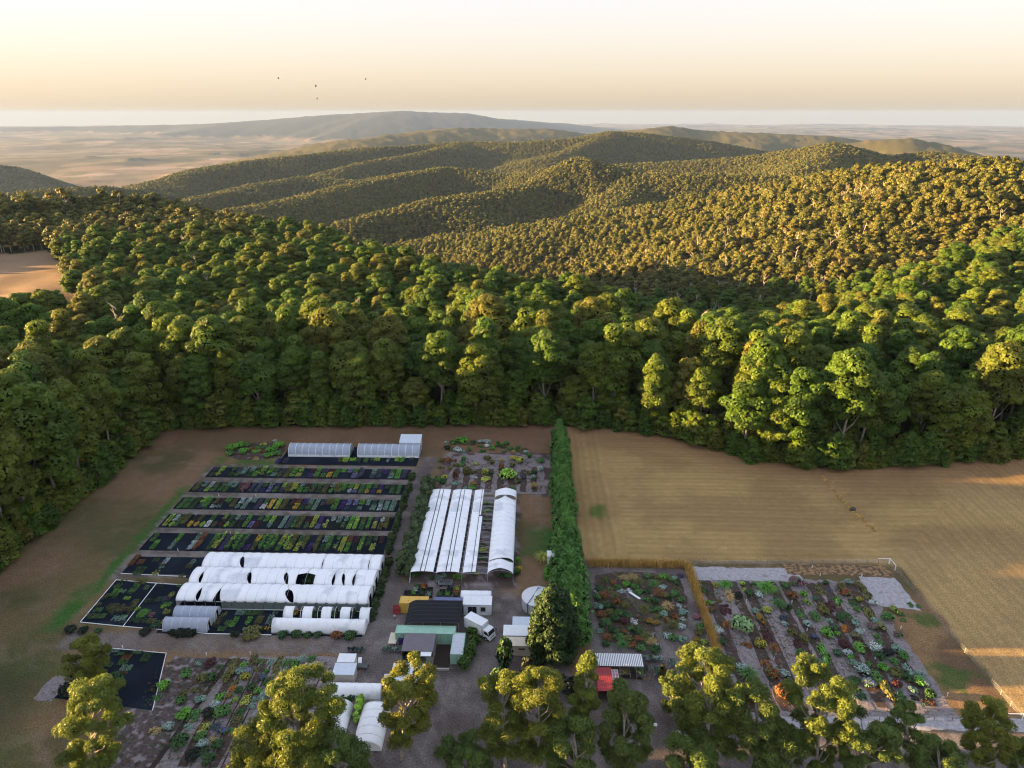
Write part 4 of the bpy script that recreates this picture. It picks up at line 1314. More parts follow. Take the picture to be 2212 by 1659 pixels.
slat_shelter()
x0, x1 = pH(106, 630, 2.6)[0], pH(176, 630, 2.6)[0]
ya, yb = pH(140, 682, 2.6)[1], pH(140, 575, 2.7)[1]
roof_shed('sales_kiosk', 'red roofed kiosk at the left of the slatted shelter', x0, x1, ya, yb, 2.5, 2.75, REDP, REDP, open_front=True, pitch=.4)
o = empty('skylight_awning', (pH(182, 622, 2.4)[0], pH(180, 622, 2.4)[1], 0)); tag(o, 'pinkish clear sheet awning on a white grid frame beside the red kiosk', 'awning')
hx, hy = (pH(210, 622, 2.4)[0] - pH(152, 622, 2.4)[0]) / 2, (pH(180, 582, 2.4)[1] - pH(180, 664, 2.4)[1]) / 2
for i in range(5):
    for j in range(4):
        xa, xb = -hx + 2 * hx * j / 4, -hx + 2 * hx * (j + 1) / 4; yA, yB = -hy + 2 * hy * i / 5, -hy + 2 * hy * (i + 1) / 5
        MB().box(xa + .03, xb - .03, yA + .03, yB - .03, 2.40, 2.415).build('pane', mat('pink_clear_sheet', (.42, .22, .24), .35, .08, 2, trans=.3) if (i, j) == (0, 0) else bpy.data.materials['pink_clear_sheet'], o)
fr = MB()
for j in range(5): xa = -hx + 2 * hx * j / 4; fr.box(xa - .03, xa + .03, -hy, hy, 2.36, 2.43)
for i in range(6): yA = -hy + 2 * hy * i / 5; fr.box(-hx, hx, yA - .028, yA + .028, 2.355, 2.425)
for sx in (-1, 1):
    for sy in (-1, 1): fr.tube([(sx * hx, sy * hy, 0), (sx * hx, sy * hy, 2.4)], .04, 5)
fr.build('frame', PIPE, o)

# ------------------------------------------------------------------ plants
PAL = {'pale green': [(.281, .432, .184), (.302, .454, .194)],   # albedo pairs
    'bright green': [(.120, .325, .040), (.154, .368, .048)], 'dark green': [(.040, .097, .030), (.054, .120, .035)],
    'mid green': [(.083, .197, .048), (.097, .217, .053)], 'lime green': [(.305, .522, .065), (.368, .588, .077)],
    'olive green': [(.133, .133, .035), (.157, .149, .039)], 'gold': [(.597, .399, .036), (.689, .471, .054)],
    'yellow green': [(.368, .413, .065), (.434, .456, .088)], 'purple': [(.075, .038, .189), (.095, .048, .230)],
    'lavender': [(.216, .203, .378), (.270, .243, .432)], 'grey purple': [(.081, .075, .114), (.095, .087, .135)],
    'black green': [(.016, .027, .017), (.024, .032, .021)], 'silver': [(.432, .513, .486), (.513, .580, .540)],
    'grey green': [(.208, .319, .245), (.245, .376, .281)], 'blue grey': [(.075, .102, .129), (.095, .121, .156)],
    'dusty pink': [(.270, .121, .135), (.311, .149, .162)], 'maroon': [(.081, .024, .029), (.102, .029, .036)],
    'white flowered': [(.743, .750, .743), (.750, .750, .750)], 'red flowered': [(.351, .024, .019), (.405, .040, .027)],
    'orange flowered': [(.486, .149, .027), (.567, .203, .033)], 'rust brown': [(.216, .083, .029), (.256, .108, .038)],
    'violet flowered': [(.135, .067, .351), (.176, .095, .405)], 'magenta flowered': [(.297, .067, .176), (.351, .095, .216)],
    'straw': [(.405, .297, .121), (.486, .351, .149)], 'lilac flowered': [(.351, .337, .621), (.419, .391, .675)],
}
LM = {k: leafmat('leaf_' + k.replace(' ', '_'), v, trans=.2, tintamt=.9) for k, v in PAL.items()}
CROWN_SHADE = CORE  # dark core of garden plants, the same painted inner shade
PLEAF = {}


def plant_mesh(kind, v, cname):
    """a plant about 2 m wide (radius 1) with its foot at z = 0"""
    key = (kind, v, cname)
    if key in PLEAF: return PLEAF[key]
    rng = np.random.default_rng(hash2(np.array([v * 31 + len(kind)]), np.array([sum(map(ord, kind))]), 5).view(np.int64)[0] & 0xffff)
    M = [LM[cname], CROWN_SHADE]
    if kind == 'mound':
        n = 9
        a = rng.random(n) * 6.28; rr = .62 * np.sqrt(rng.random(n)); c = np.stack([rr * np.cos(a), rr * np.sin(a), .25 + .42 * (1 - rr ** 1.5) + rng.normal(size=n) * .04], -1)
        me = crown_mesh('foliage', rng, c, .40 + .12 * rng.random(n), 46, .17, M, flat=.85)
    elif kind == 'flower':
        n = 10
        a = rng.random(n) * 6.28; rr = .62 * np.sqrt(rng.random(n)); c = np.stack([rr * np.cos(a), rr * np.sin(a), .22 + .34 * (1 - rr ** 1.5)], -1)
        rad = .40 + .1 * rng.random(n)
        base = LM['mid green'] if cname not in ('silver', 'white flowered') else LM['grey green']
        q1 = leaf_cloud(rng, c, rad * .97, 26, .17, .8); q2 = leaf_cloud(rng, c, rad * 1.05, 30, .13, .85, zmin=0.0, asp=1.0)
        cv, cf = cores(c, rad, .75, .8)
        vv = np.concatenate([q1[0], q2[0], cv]); n1, n2 = len(q1[0]), len(q2[0])
        me = npmesh('foliage', vv, [q1[1], q2[1] + n1, cf + n1 + n2], [base, LM[cname], CROWN_SHADE], np.concatenate([np.zeros(len(q1[1])), np.ones(len(q2[1])), np.full(len(cf), 2)]), attrs={'tint': np.concatenate([q1[2], q2[2], np.full(len(cv), .5)])})
    elif kind == 'tuft':
        n = 190
        a = rng.random(n) * 6.28; el = np.radians(35 + 52 * rng.random(n)); ln = .75 + .5 * rng.random(n)
        d = np.stack([np.cos(a), np.sin(a)], -1); w = .030 + .02 * rng.random(n); s = np.stack([-d[:, 1], d[:, 0]], -1)
        o = d * (.12 * rng.random(n))[:, None]
        vs = []
        for t, zz in ((0, 0), (.5, .62), (1.0, .55)):
            r_ = ln * np.cos(el) * t * (1 + .5 * t); z_ = ln * np.sin(el) * zz * 1.3
            ww = w * (1.2 - t)
            for sg in (1, -1):
                vs.append(np.concatenate([o + d * r_[:, None] + s * (sg * ww)[:, None], z_[:, None]], 1))
        vv = np.stack(vs, 1).reshape(-1, 3); b = np.arange(n)[:, None] * 6
        q = np.concatenate([b + np.array([[0, 1, 3, 2]]), b + np.array([[2, 3, 5, 4]])])
        me = npmesh('foliage', vv, q, [LM[cname]], attrs={'tint': np.repeat(rng.random(n), 6)})
    elif kind == 'mat':
        n = 16
        c = np.stack([rng.uniform(-.75, .75, n), rng.uniform(-.75, .75, n), rng.uniform(.08, .2, n)], -1)
        me = crown_mesh('foliage', rng, c, .26 + .1 * rng.random(n), 26, .15, M, flat=.7)
    elif kind == 'upright':
        n = 14
        a = rng.random(n) * 6.28; h = rng.random(n); rr = .5 * np.sqrt(rng.random(n)) * (1.1 - h * .8)
        c = np.stack([rr * np.cos(a), rr * np.sin(a), .25 + 1.25 * h], -1)
        me = crown_mesh('foliage', rng, c, .36 + .1 * rng.random(n), 40, .17, M, flat=1.0)
    me.name = kind + '_foliage'
    PLEAF[key] = me
    return me


PN = {'mound': 'round shrub', 'flower': 'bush', 'tuft': 'grass clump', 'mat': 'low plant', 'upright': 'upright shrub'}
_labels = {}


def uniq(lab):
    _labels[lab] = _labels.get(lab, 0) + 1
    return lab


def plant(kind, cname, x, y, r, h=1.0, label=None, group=None, ly=1.0, rng=random, z=.02):
    me = plant_mesh(kind, rng.randrange(3), cname)
    nm = {'tuft': 'grass_clump', 'mat': 'ground_plant', 'upright': 'shrub', 'flower': 'flowering_shrub', 'mound': 'shrub'}[kind]
    o = link(nm, me, loc=(x, y, z))
    o.scale = (r, r * ly, r * h); o.rotation_euler = (0, 0, rng.uniform(0, 6.28) if ly == 1.0 else 0)
    return tag(o, label, 'grass' if kind == 'tuft' else 'shrub' if kind != 'mat' else 'plant', group)


# ---- batches of potted plants on the black mats
def batch_mesh(kind, v, L, Wd, cname):
    key = ('batch', kind, v, L, Wd, cname)
    if key in PLEAF: return PLEAF[key]
    rng = np.random.default_rng(v * 7 + int(L * 10) + len(kind) * 100)
    p = {'low': .30, 'mid': .36, 'tall': .5, 'grass': .5}[kind]
    xs = np.arange(-Wd / 2 + p / 2, Wd / 2 - p / 4, p); ys = np.arange(-L / 2 + p / 2, L / 2 - p / 4, p)
    X, Y = np.meshgrid(xs, ys); X, Y = X.ravel(), Y.ravel()
    # ragged ends: a few pots are missing
    k = np.abs(Y) < L / 2 - p * rng.integers(0, 3, len(xs))[np.tile(np.arange(len(xs)), len(ys))] * (rng.random() < .6)
    k &= rng.random(len(X)) > .04
    X, Y = X[k] + rng.normal(size=k.sum()) * .02, Y[k] + rng.normal(size=k.sum()) * .02
    n = len(X)
    h = {'low': .26, 'mid': .42, 'tall': .72, 'grass': .62}[kind] * (.8 + .4 * rng.random(n))
    patch = vnoise(X * .9 + v * 5, Y * .9, v)
    h = h * (.75 + .5 * patch)
    c = np.stack([X, Y, h * .75], -1); rad = np.full(n, p * .56) * (.85 + .3 * rng.random(n))
    nq = {'low': 7, 'mid': 8, 'tall': 12, 'grass': 12}[kind]
    if kind == 'grass':
        v1, q1, t1 = leaf_cloud(rng, c, rad * 1.15, nq, .17, 1.3, asp=2.6, jit=.9, zmin=-.2)
    else:
        v1, q1, t1 = leaf_cloud(rng, c, rad, nq, .16, .8 if kind != 'tall' else 1.2, jit=.5, zmin=-.1, asp=1.2)
    t1 = np.clip(np.repeat(patch, nq * 4) * .6 + t1 * .5, 0, 1)
    # pots: small black boxes
    e = p * .33
    cor = np.array([(-1, -1), (1, -1), (1, 1), (-1, 1)]) * e
    pv = np.concatenate([np.concatenate([cor[None] + np.stack([X, Y], -1)[:, None], np.full((n, 4, 1), z)], -1) for z in (0.0, .16)], 1)
    b = (np.arange(n) * 8)[:, None] + len(v1)
    pq = np.concatenate([b + np.array([[i, (i + 1) % 4, 4 + (i + 1) % 4, 4 + i]]) for i in range(4)] + [b + np.array([[4, 5, 6, 7]])])
    vv = np.concatenate([v1, pv.reshape(-1, 3)])
    me = npmesh('plant_batch', vv, [q1, pq], [LM[cname], BLACKP], np.concatenate([np.zeros(len(q1)), np.ones(len(pq))]), attrs={'tint': np.concatenate([t1, np.full(n * 8, .5)])})
    PLEAF[key] = me
    return me


CODE = {'g': 'bright green', 'G': 'dark green', 'm': 'mid green', 'l': 'lime green', 'o': 'olive green', 'Y': 'gold', 'y': 'yellow green', 'p': 'purple', 'v': 'lavender', 'u': 'grey purple', 'k': 'black green',
        'w': 'silver', 's': 'grey green', 'b': 'blue grey', 'r': 'dusty pink', 'd': 'maroon', 'W': 'white flowered', 'R': 'red flowered', 'n': 'rust brown', 'O': 'orange flowered'}
LOOK = {'low': 'low', 'mid': 'leafy', 'tall': 'tall', 'grass': 'grassy'}
BR = random.Random(3)
batches = []


def batch(x, y, L, Wd, code, kind, where, full):
    v = BR.randrange(2)
    o = link('plant_batch', batch_mesh(kind, v, round(L * 2) / 2, Wd, CODE[code]), loc=(x, y, .035))
    o.rotation_euler = (0, 0, BR.choice((0, math.pi)) + BR.uniform(-.02, .02))
    batches.append((o, x, y, CODE[code], kind, where, full))
    return o


ROWSEQ = {   # from left to right: one letter a full strip, two letters a far and a near half, '-' bare mat, '*' after a strip: tall
    'first': 'uG ly - mG um s* sG Gg l*y gG ms uo o gl ly - dp g* um dY mm g- v- gv u* - sb ub p- ms g u',
    'second': 'o su wl om m sm s- rG r* u b mp sv pm lu o* y* sg dm mo mG o sg o* g* gw yv m gY mp pY G- Gm m',
    'third': 'm m G lb g* ow ds g*- o ws ws s- u mW Y ly o dk nY pG sm s uk o*- g* p vb v- gs s- Gs sw s s',
    'fourth': 'ly wl om o* kY oY -l mW -o l*d Gl sG bk g -v md g- ls k s b mg o* dm y* pv -y* wk sk sm gl l om g* uy wo o*',
    'fifth': 'm-  -g  - - gs - - sw n* - gG ly* up lg* g* m* -p Yo g* g* g* yg l* oy* my o* -p o* sG g* gl* y ng dk gl* G- my* d-',
}
for nm, seq in ROWSEQ.items():
    y0, y1, x0 = ROWS[nm]
    seq = seq.split()
    step = (-36.0 - (x0 + .6)) / len(seq)
    for i, tok in enumerate(seq):
        x = x0 + .6 + step * (i + .5)
        hot = '*' in tok
        t = tok.replace('*', '')
        D = y1 - y0 - .5
        Wd = round(min(step - .32, 1.5), 1)

        def kd(c): return ('tall' if c in 'gGmlks' else 'grass') if hot else ('low' if c in 'ubpvwdr' or BR.random() < .5 else 'mid')
        if len(t) == 1 or t[0] == t[-1]:
            if t[0] != '-': batch(x, (y0 + y1) / 2, D * BR.choice((1, 1, .9)), Wd, t[0], kd(t[0]), nm + ' long black bed', True)
        else:
            f = BR.uniform(.4, .6)
            if t[0] != '-': batch(x, y1 - .25 - D * f / 2, D * f, Wd, t[0], kd(t[0]), 'far side of the %s long black bed' % nm, False)
            if t[1] != '-': batch(x, y0 + .25 + D * (1 - f) / 2, D * (1 - f) - .2, Wd, t[1], kd(t[1]), 'near side of the %s long black bed' % nm, False)
# other mats: (picture spot, length, width, code, kind)
for c, d, L, Wd, k, kind in ((385, 405, 3.6, 1.4, 'p', 'low'), (450, 405, 3.6, 1.5, 'u', 'low'), (990, 400, 3, 1.2, 'o', 'mid'), (1045, 402, 3.6, 1.8, 'l', 'mid'), (1115, 400, 3, 1.8, 'l', 'mid'), (1170, 402, 3.4, 1.4, 'G', 'mid'), (1245, 405, 3.6, 1.6, 'm', 'mid'), (1305, 392, 2, .8, 'm', 'mid'), (1355, 398, 3, 1.8, 'l', 'mid'), (1468, 402, 3, .9, 's', 'mid'), (1550, 395, 3, 1.4, 'l', 'mid'), (1598, 400, 3.4, 1.6, 'g', 'mid'), (1700, 388, 1.5, 1.6, 'G', 'low')):
    q = pB(c, d); batch(q[0], q[1], L, Wd, k, kind, 'black mat in front of the clear hoop houses', False)
for c, d, L, Wd, k, kind in ((605, 1215, 4.5, 1.4, 'n', 'low'), (665, 1235, 2, 1.5, 'n', 'low'), (795, 1215, 1.6, 1.6, 'G', 'low'), (880, 1225, 2.6, 1.4, 'w', 'low'), (855, 1255, 1.5, 1.4, 'o', 'mid'), (838, 1280, 1.5, 1.4, 's', 'low'), (655, 1310, 3, 2.2, 'G', 'mid'), (795, 1330, 2, 1.4, 'y', 'mid'), (1120, 1230, 2.5, 1.3, 's', 'low'), (1085, 1270, 2, 1.4, 'o', 'mid'), (1020, 1352, 1.4, 1.2, 'm', 'low'), (1085, 1355, 1.2, 1.4, 'k', 'low')):
    q = pA(c, d); batch(q[0], q[1], L, Wd, k, kind, 'short black bed left of the white tunnels', False)
MATS = ((395, 262, 1, 2.6, 'G', 'low'), (530, 270, 1.6, 2.6, 'o', 'grass'), (370, 300, 2, 1.5, 'm', 'mid'), (375, 330, 1.5, 2.2, 'g', 'low'), (350, 355, 1, 2, 'm', 'low'), (415, 330, 1.5, 1, 's', 'low'), (490, 310, 3, 1.5, 'm', 'low'), (460, 335, 2, 1.2, 'G', 'low'), (570, 310, 1.6, 1.2, 'm', 'mid'), (310, 362, 1, 1, 'o', 'mid'), (355, 370, 1, 1, 'G', 'mid'), (275, 378, 1.2, 1.2, 'o', 'mid'), (437, 380, 1, 1.6, 'l', 'mid'), (497, 408, 1.8, 1.5, 'o', 'mid'), (240, 425, 1.2, 1.2, 'o', 'mid'), (260, 458, 1, 3, 'G', 'low'), (320, 440, 2, 1.5, 'o', 'mid'), (400, 462, 2.8, 5, 'o', 'tall'), (470, 455, 2, 2, 'k', 'mid'), (235, 460, 1.4, 2, 'm', 'low'), (180, 498, 1, 1.5, 'o', 'low'), (250, 505, 1.6, 2.6, 'm', 'mid'), (195, 510, 1, 1.2, 'G', 'low'), (390, 520, 1.8, 3, 's', 'mid'), (420, 508, 1, 1.5, 'm', 'mid'), (405, 545, 1, 1.6, 'b', 'low'), (745, 355, 1.8, 1.2, 'y', 'mid'), (800, 295, .8, 1.6, 'm', 'low'), (620, 395, 1.5, 3, 'k', 'low'), (665, 290, .9, 1.6, 'k', 'low'), (655, 385, 2, 1, 'm', 'low'), (705, 385, 1.6, 1.8, 'u', 'low'), (710, 425, 1.5, 2.2, 'g', 'mid'), (690, 440, 1, 1.2, 'l', 'mid'), (575, 400, 1.2, 1.2, 'G', 'mid'), (510, 455, 1, 1.2, 'l', 'mid'), (540, 485, 2.4, 2, 'g', 'low'), (580, 475, 2, 1.2, 'm', 'low'), (605, 495, 1.5, 1.2, 'r', 'low'), (712, 475, 2, 1.4, 'y', 'mid'), (490, 530, 1.5, 2, 'G', 'mid'), (540, 535, 1.6, 2.6, 'G', 'mid'), (600, 540, 1.4, 2, 'o', 'mid'), (640, 572, 2, 2, 'm', 'tall'), (687, 545, 1.6, .8, 'y', 'mid'))
for c, d, L, Wd, k, kind in MATS:
    q = pD(c, d); batch(q[0], q[1], L, Wd, k, kind, 'large dark mat left of the clear hoop houses', False)
for c, d, L, Wd, k, kind in ((1075, 545, 3.6, 1.3, 'o', 'tall'), (1115, 500, 2.5, 1.3, 'y', 'tall'), (1135, 555, 2, 1.5, 'm', 'mid'), (1185, 545, 3.4, 1.3, 'g', 'mid'), (1215, 480, 2, 2, 's', 'low'), (1275, 535, 3.5, 1.3, 'g', 'mid'), (1290, 480, 1.5, 2.4, 'm', 'low'), (1350, 530, 2.6, 1.6, 'o', 'low'), (1355, 480, 1.5, 1.6, 'G', 'low'), (1425, 530, 3, 1.2, 's', 'low'), (1460, 485, 1.6, 1.2, 's', 'mid'), (1270, 592, 1.2, 2, 's', 'low'), (1345, 590, 1.4, 2.4, 'k', 'low'), (1410, 585, 1.4, 1.2, 'Y', 'low'), (1095, 590, 1.4, 1.6, 'm', 'low'), (1600, 475, 2.5, 1.3, 'Y', 'mid'), (1730, 480, 3, 1.8, 'm', 'mid'), (1860, 480, 3, 2, 'm', 'mid'), (2000, 465, 2.5, 1.6, 'G', 'mid'), (1260, 425, 1.5, 3, 's', 'mid'), (1700, 250, 3, 3.5, 'm', 'mid'), (1110, 378, 2, 2, 'm', 'mid')):
    q = pD(c, d); batch(q[0], q[1], L, Wd, k, kind, 'black mat round the open white hoops', False)
for c, d, L, Wd, k, kind in ((515, 192, .9, 1.8, 's', 'low'), (470, 215, .9, 1, 's', 'low'), (565, 208, .9, 1.2, 'm', 'low'), (610, 203, .8, 1.6, 'k', 'mid'), (680, 200, 1.2, 2, 'm', 'low'), (600, 235, 1.4, 1.8, 'n', 'low'), (735, 235, 2.6, 1.8, 'G', 'low'), (575, 272, 1.4, 2, 'm', 'low'), (600, 310, 1.6, 2.2, 's', 'low'), (575, 345, .9, 1.8, 'n', 'low'), (520, 222, .7, .7, 'm', 'low'), (480, 290, 1.2, 1.4, 'm', 'mid')):
    q = pF(c, d); batch(q[0], q[1], L, Wd, k, kind, 'small dark mat below the gravel road', False)


def label_batches():
    SH = {'black mat in front of the clear hoop houses': 'mat before clear hoop houses', 'short black bed left of the white tunnels': 'bed left of white tunnels',
          'large dark mat left of the clear hoop houses': 'large mats left of hoop houses', 'black mat round the open white hoops': 'mat by open white hoops', 'small dark mat below the gravel road': 'small mat below gravel road'}
    rows = {}
    for b in batches: rows.setdefault(b[5], []).append(b)
    done = {}
    for wh, bs in rows.items():
        bs.sort(key=lambda b: (b[1], b[2]))
        short = SH.get(wh) or wh.replace(' long black bed', ' bed').replace('far side of the ', 'rear of ').replace('near side of the ', 'front of ')
        for i, b in enumerate(bs):
            l = bs[i - 1][3] if i else None; r = bs[i + 1][3] if i + 1 < len(bs) else None
            base = '%s %s batch' % (LOOK[b[4]], b[3])
            x = b[1]
            part = 'left' if x < -82 else 'centre left' if x < -66 else 'middle' if x < -54 else 'centre right' if x < -42 else 'right'
            nb = ('between %s and %s' % (l, r) if l and r and l != r else 'between two %s batches' % l if l and l == r else 'right of %s batch' % l if l else 'left of %s batch' % r)
            opts = ['%s %s, %s' % (base, nb, short), '%s right of %s batch, %s, %s' % (base, l, part, short), '%s left of %s batch, %s, %s' % (base, r, part, short)]
            if i > 1: opts.append('%s two right of %s batch, %s' % (base, bs[i - 2][3], short))
            if i + 2 < len(bs): opts.append('%s two left of %s batch, %s' % (base, bs[i + 2][3], short))
            opts += ['%s %s, nearest one, %s' % (base, nb, short), '%s %s, farthest one, %s' % (base, nb, short)]
            opts = [q for q in opts if len(q.split()) <= 16 and 'None' not in q]
            lab = next((q for q in opts if q not in done), opts[0])
            done[lab] = 1
            tag(b[0], lab, 'plants', 'potted plant batches on the ' + ('long black beds' if 'long' in wh else wh))


label_batches()

# ---- hedges and shrubs along the lanes
def hedge_mesh(seed, rx, ry, h, n, nq, size, m, lo=.15):
    rng = np.random.default_rng(seed)
    a = rng.random(n) * 6.28; t = rng.random(n); rr = np.sqrt(rng.random(n))
    z = lo + (1 - lo) * t
    w = np.sqrt(np.clip(1 - ((z - .35) / .7) ** 2, .05, 1))
    c = np.stack([rx * .72 * w * rr * np.cos(a), ry * .82 * w * rr * np.sin(a), z * h * .85], -1)
    return crown_mesh('foliage', rng, c, np.full(n, min(rx, ry) * .45) * (.8 + .4 * rng.random(n)), nq, size, [m, CORE], flat=.9)


HB = leafmat('lane_shrub_leaf', [(.030, .062, .018), (.040, .075, .02), (.055, .08, .022), (.035, .07, .02)], trans=.2)
HG = leafmat('hedge_tree_leaf', [(.075, .115, .045), (.085, .12, .05), (.065, .11, .04)], trans=.2)
CLIP = leafmat('clipped_hedge_leaf', [(.075, .15, .022), (.085, .16, .025)], trans=.2)
hb = [hedge_mesh(s, 1.05, 2.9, 2.0, 26, 60, .26, HB) for s in range(3)]
spots = [(1722, 560), (1672, 670), (1640, 760), (1610, 850), (1575, 960), (1545, 1050), (1500, 1160), (1470, 1260)]
names = ['first bed', 'path below the first bed', 'second bed', 'third bed', 'path below the third bed', 'fourth bed', 'fifth bed', 'near end of the fifth bed']
for i, (c, d) in enumerate(spots):
    q = pB(c, d + 25)
    o = link('lane_shrub', hb[i % 3], loc=(-34.3 + (i % 2) * .3, q[1], 0)); o.scale = (1, 1, .85 + .1 * (i % 3))
    tag(o, 'dark green oval shrub at the right end of the %s' % names[i], 'shrub', 'oval shrubs along the gravel lane')
for i, y in enumerate((141.5, 137.5, 133.8, 130, 126.4, 122.6)):
    o = link('lane_shrub', hb[i % 3], loc=(-33.0 + .1 * (i % 2), y, 0)); o.scale = (.95, .75, .9)
    tag(o, 'dark green oval shrub at the right end of the white polytunnels, %s' % ('farthest', 'second farthest', 'third farthest', 'third nearest', 'second nearest', 'nearest')[i], 'shrub', 'oval shrubs along the gravel lane')
for i, (c, d, rx, nm) in enumerate(((100, 555, 1.5, 'black green shrub at the left corner of the large dark mats'), (180, 562, 1.3, 'second dark shrub from the left corner of the large dark mats'), (270, 575, 1.0, 'thin low shrub under the near edge of the left dark mat'), (580, 600, 1.3, 'thin low shrub under the near edge of the second dark mat'), (1185, 632, 1.1, 'small dark shrub between the clear hoop house and the brown bushes'), (1300, 628, 2.4, 'broad olive brown bush beside the gravel road'), (1520, 628, 1.3, 'leftmost dark bush at the foot of the long white hoop house'), (1615, 630, 1.4, 'second bush at the foot of the long white hoop house'), (1690, 632, 1.0, 'third bush at the foot of the long white hoop house'), (1760, 632, 1.1, 'fourth bush at the foot of the long white hoop house'), (1890, 630, 1.3, 'brownish fifth bush at the foot of the long white hoop house'), (1990, 630, 1.6, 'last bush at the foot of the long white hoop house'))):
    q = pD(c, d)
    kind, cn = ('mound', 'black green' if i in (0, 1, 3, 4) else 'olive green' if i == 5 else 'rust brown' if i == 10 else 'dark green')
    plant(kind, cn, q[0], min(q[1], 116.4), rx, .85 if rx < 2 else .55, nm, 'bushes along the gravel road', 1.0, BR)
q0, q1 = pD(700, 600), pD(975, 612)
tag(link('low_hedge', hedge_mesh(9, (q1[0] - q0[0]) / 2, 1.0, 1.3, 40, 60, .2, LM['black green']), loc=((q0[0] + q1[0]) / 2, 116.2, 0)), 'black green low hedge in front of the clear hoop house', 'hedge')
# row of pale rounded trees left of the shade house
_ht = [hedge_mesh(100 + i, 2.0, 2.7, 5.0, 34, 90, .34, HG) for i in range(4)]
for i in range(9):
    y = 139.2 + i * 4.7
    o = empty('hedge_tree', (-28.6 + .3 * (i % 2), y, 0)); o.scale = [1.15] * 3 if i == 0 else [.92 + .06 * (i % 3)] * 3
    link('crown', _ht[i % 4], o)
    tm = MB().tube([(0, 0, -.3), (0, 0, 2.5)], [.14, .08], 5).build('trunk', BARK, o)
    tag(o, ('round near-end tree of the pale green row left of the shade house' if i == 0 else 'far-end tree of the pale green row left of the shade house' if i == 8 else 'pale green tree within the row left of the shade house'), 'tree', 'pale green trees left of the shade house')
# clipped hedge beside the silver roofed container
o = empty('clipped_hedge', (-10.9, 112, 0)); tag(o, 'bright clipped hedge curving round the silver roofed container', 'hedge')
rng = np.random.default_rng(8)
pts = [pE(975, 860, 1.6), pE(1000, 950, 1.6), pE(985, 1040, 1.6), pE(940, 1110, 1.6), pE(900, 1190, 1.4), pE(900, 1250, 1.2)]
cc, rr = [], []
for a, b in zip(pts[:-1], pts[1:]):
    for k in range(9):
        t = rng.random(); cc.append((a[0] + (b[0] - a[0]) * t + rng.normal() * .35 + 10.9, a[1] + (b[1] - a[1]) * t + rng.normal() * .3 - 112, .5 + 1.9 * rng.random())); rr.append(.75)
link('foliage', crown_mesh('foliage', rng, np.array(cc), np.array(rr), 110, .2, [CLIP, CORE], flat=.95), o)
o = link('clipped_hedge', hedge_mesh(12, .8, 3.6, 1.6, 30, 60, .2, LM['bright green']), loc=(pE(1745, 320)[0], pE(1745, 330)[1], 0)); tag(o, 'low clipped green hedge beside the ramp to the white hut', 'hedge')
q = pE(1710, 200); plant('tuft', 'yellow green', q[0], q[1] + 1, 1.9, 1.2, 'pale yellow green weeping shrub left of the small white hut', None, 1.0, BR)
q = pG(245, 690); o = link('clipped_hedge', hedge_mesh(14, .85, 4.2, 2.2, 34, 70, .22, LM['lime green']), loc=(q[0], q[1] + 3.4, 0)); tag(o, 'lime green hedge between the two end-on hoop houses', 'hedge')
q = pG(190, 515); o = link('low_hedge', hedge_mesh(15, 4.2, .7, .9, 34, 50, .2, LM['dark green']), loc=(q[0], q[1], 0)); tag(o, 'dark green strip of plants in front of the low ribbed hoop house', 'hedge')

# ---- the vegetable heap top left, with bare brown patches
RG = random.Random(12)
sheet('dark_garden', [pA(1400, 290)[:2], pA(1480, 340)[:2], pA(1700, 345)[:2], pA(1880, 320)[:2], pA(1920, 220)[:2], pA(1780, 195)[:2], pA(1500, 200)[:2]], .03, MULCH_D, jag=.4)
for i, (c, d, r, col, kd) in enumerate(((1450, 255, 2.6, 'bright green', 'mound'), (1520, 230, 2.4, 'bright green', 'mound'), (1560, 280, 2.3, 'bright green', 'mound'), (1440, 300, 2.0, 'mid green', 'mound'), (1585, 225, 1.8, 'mid green', 'mound'), (1690, 240, 2.0, 'mid green', 'mat'), (1660, 275, 1.8, 'bright green', 'mat'), (1800, 270, 2.6, 'bright green', 'mound'), (1860, 230, 2.4, 'bright green', 'mound'), (1770, 315, 2.1, 'bright green', 'mound'), (1840, 300, 2.1, 'mid green', 'mound'), (1720, 210, 1.5, 'yellow green', 'mat'), (1825, 190, 1.3, 'white flowered', 'flower'), (1625, 255, 1.6, 'rust brown', 'mat'), (1720, 270, 1.6, 'rust brown', 'mat'), (1665, 335, 1.5, 'straw', 'mat'))):
    q = pA(c, d); plant(kd, col, q[0], q[1], r * .8, .75, '%s %s in the vegetable patch behind the first bed, %s' % (col, PN[kd], 'left side' if c < 1600 else 'middle' if c < 1740 else 'right side'), 'plants of the vegetable patch', 1.0, RG)

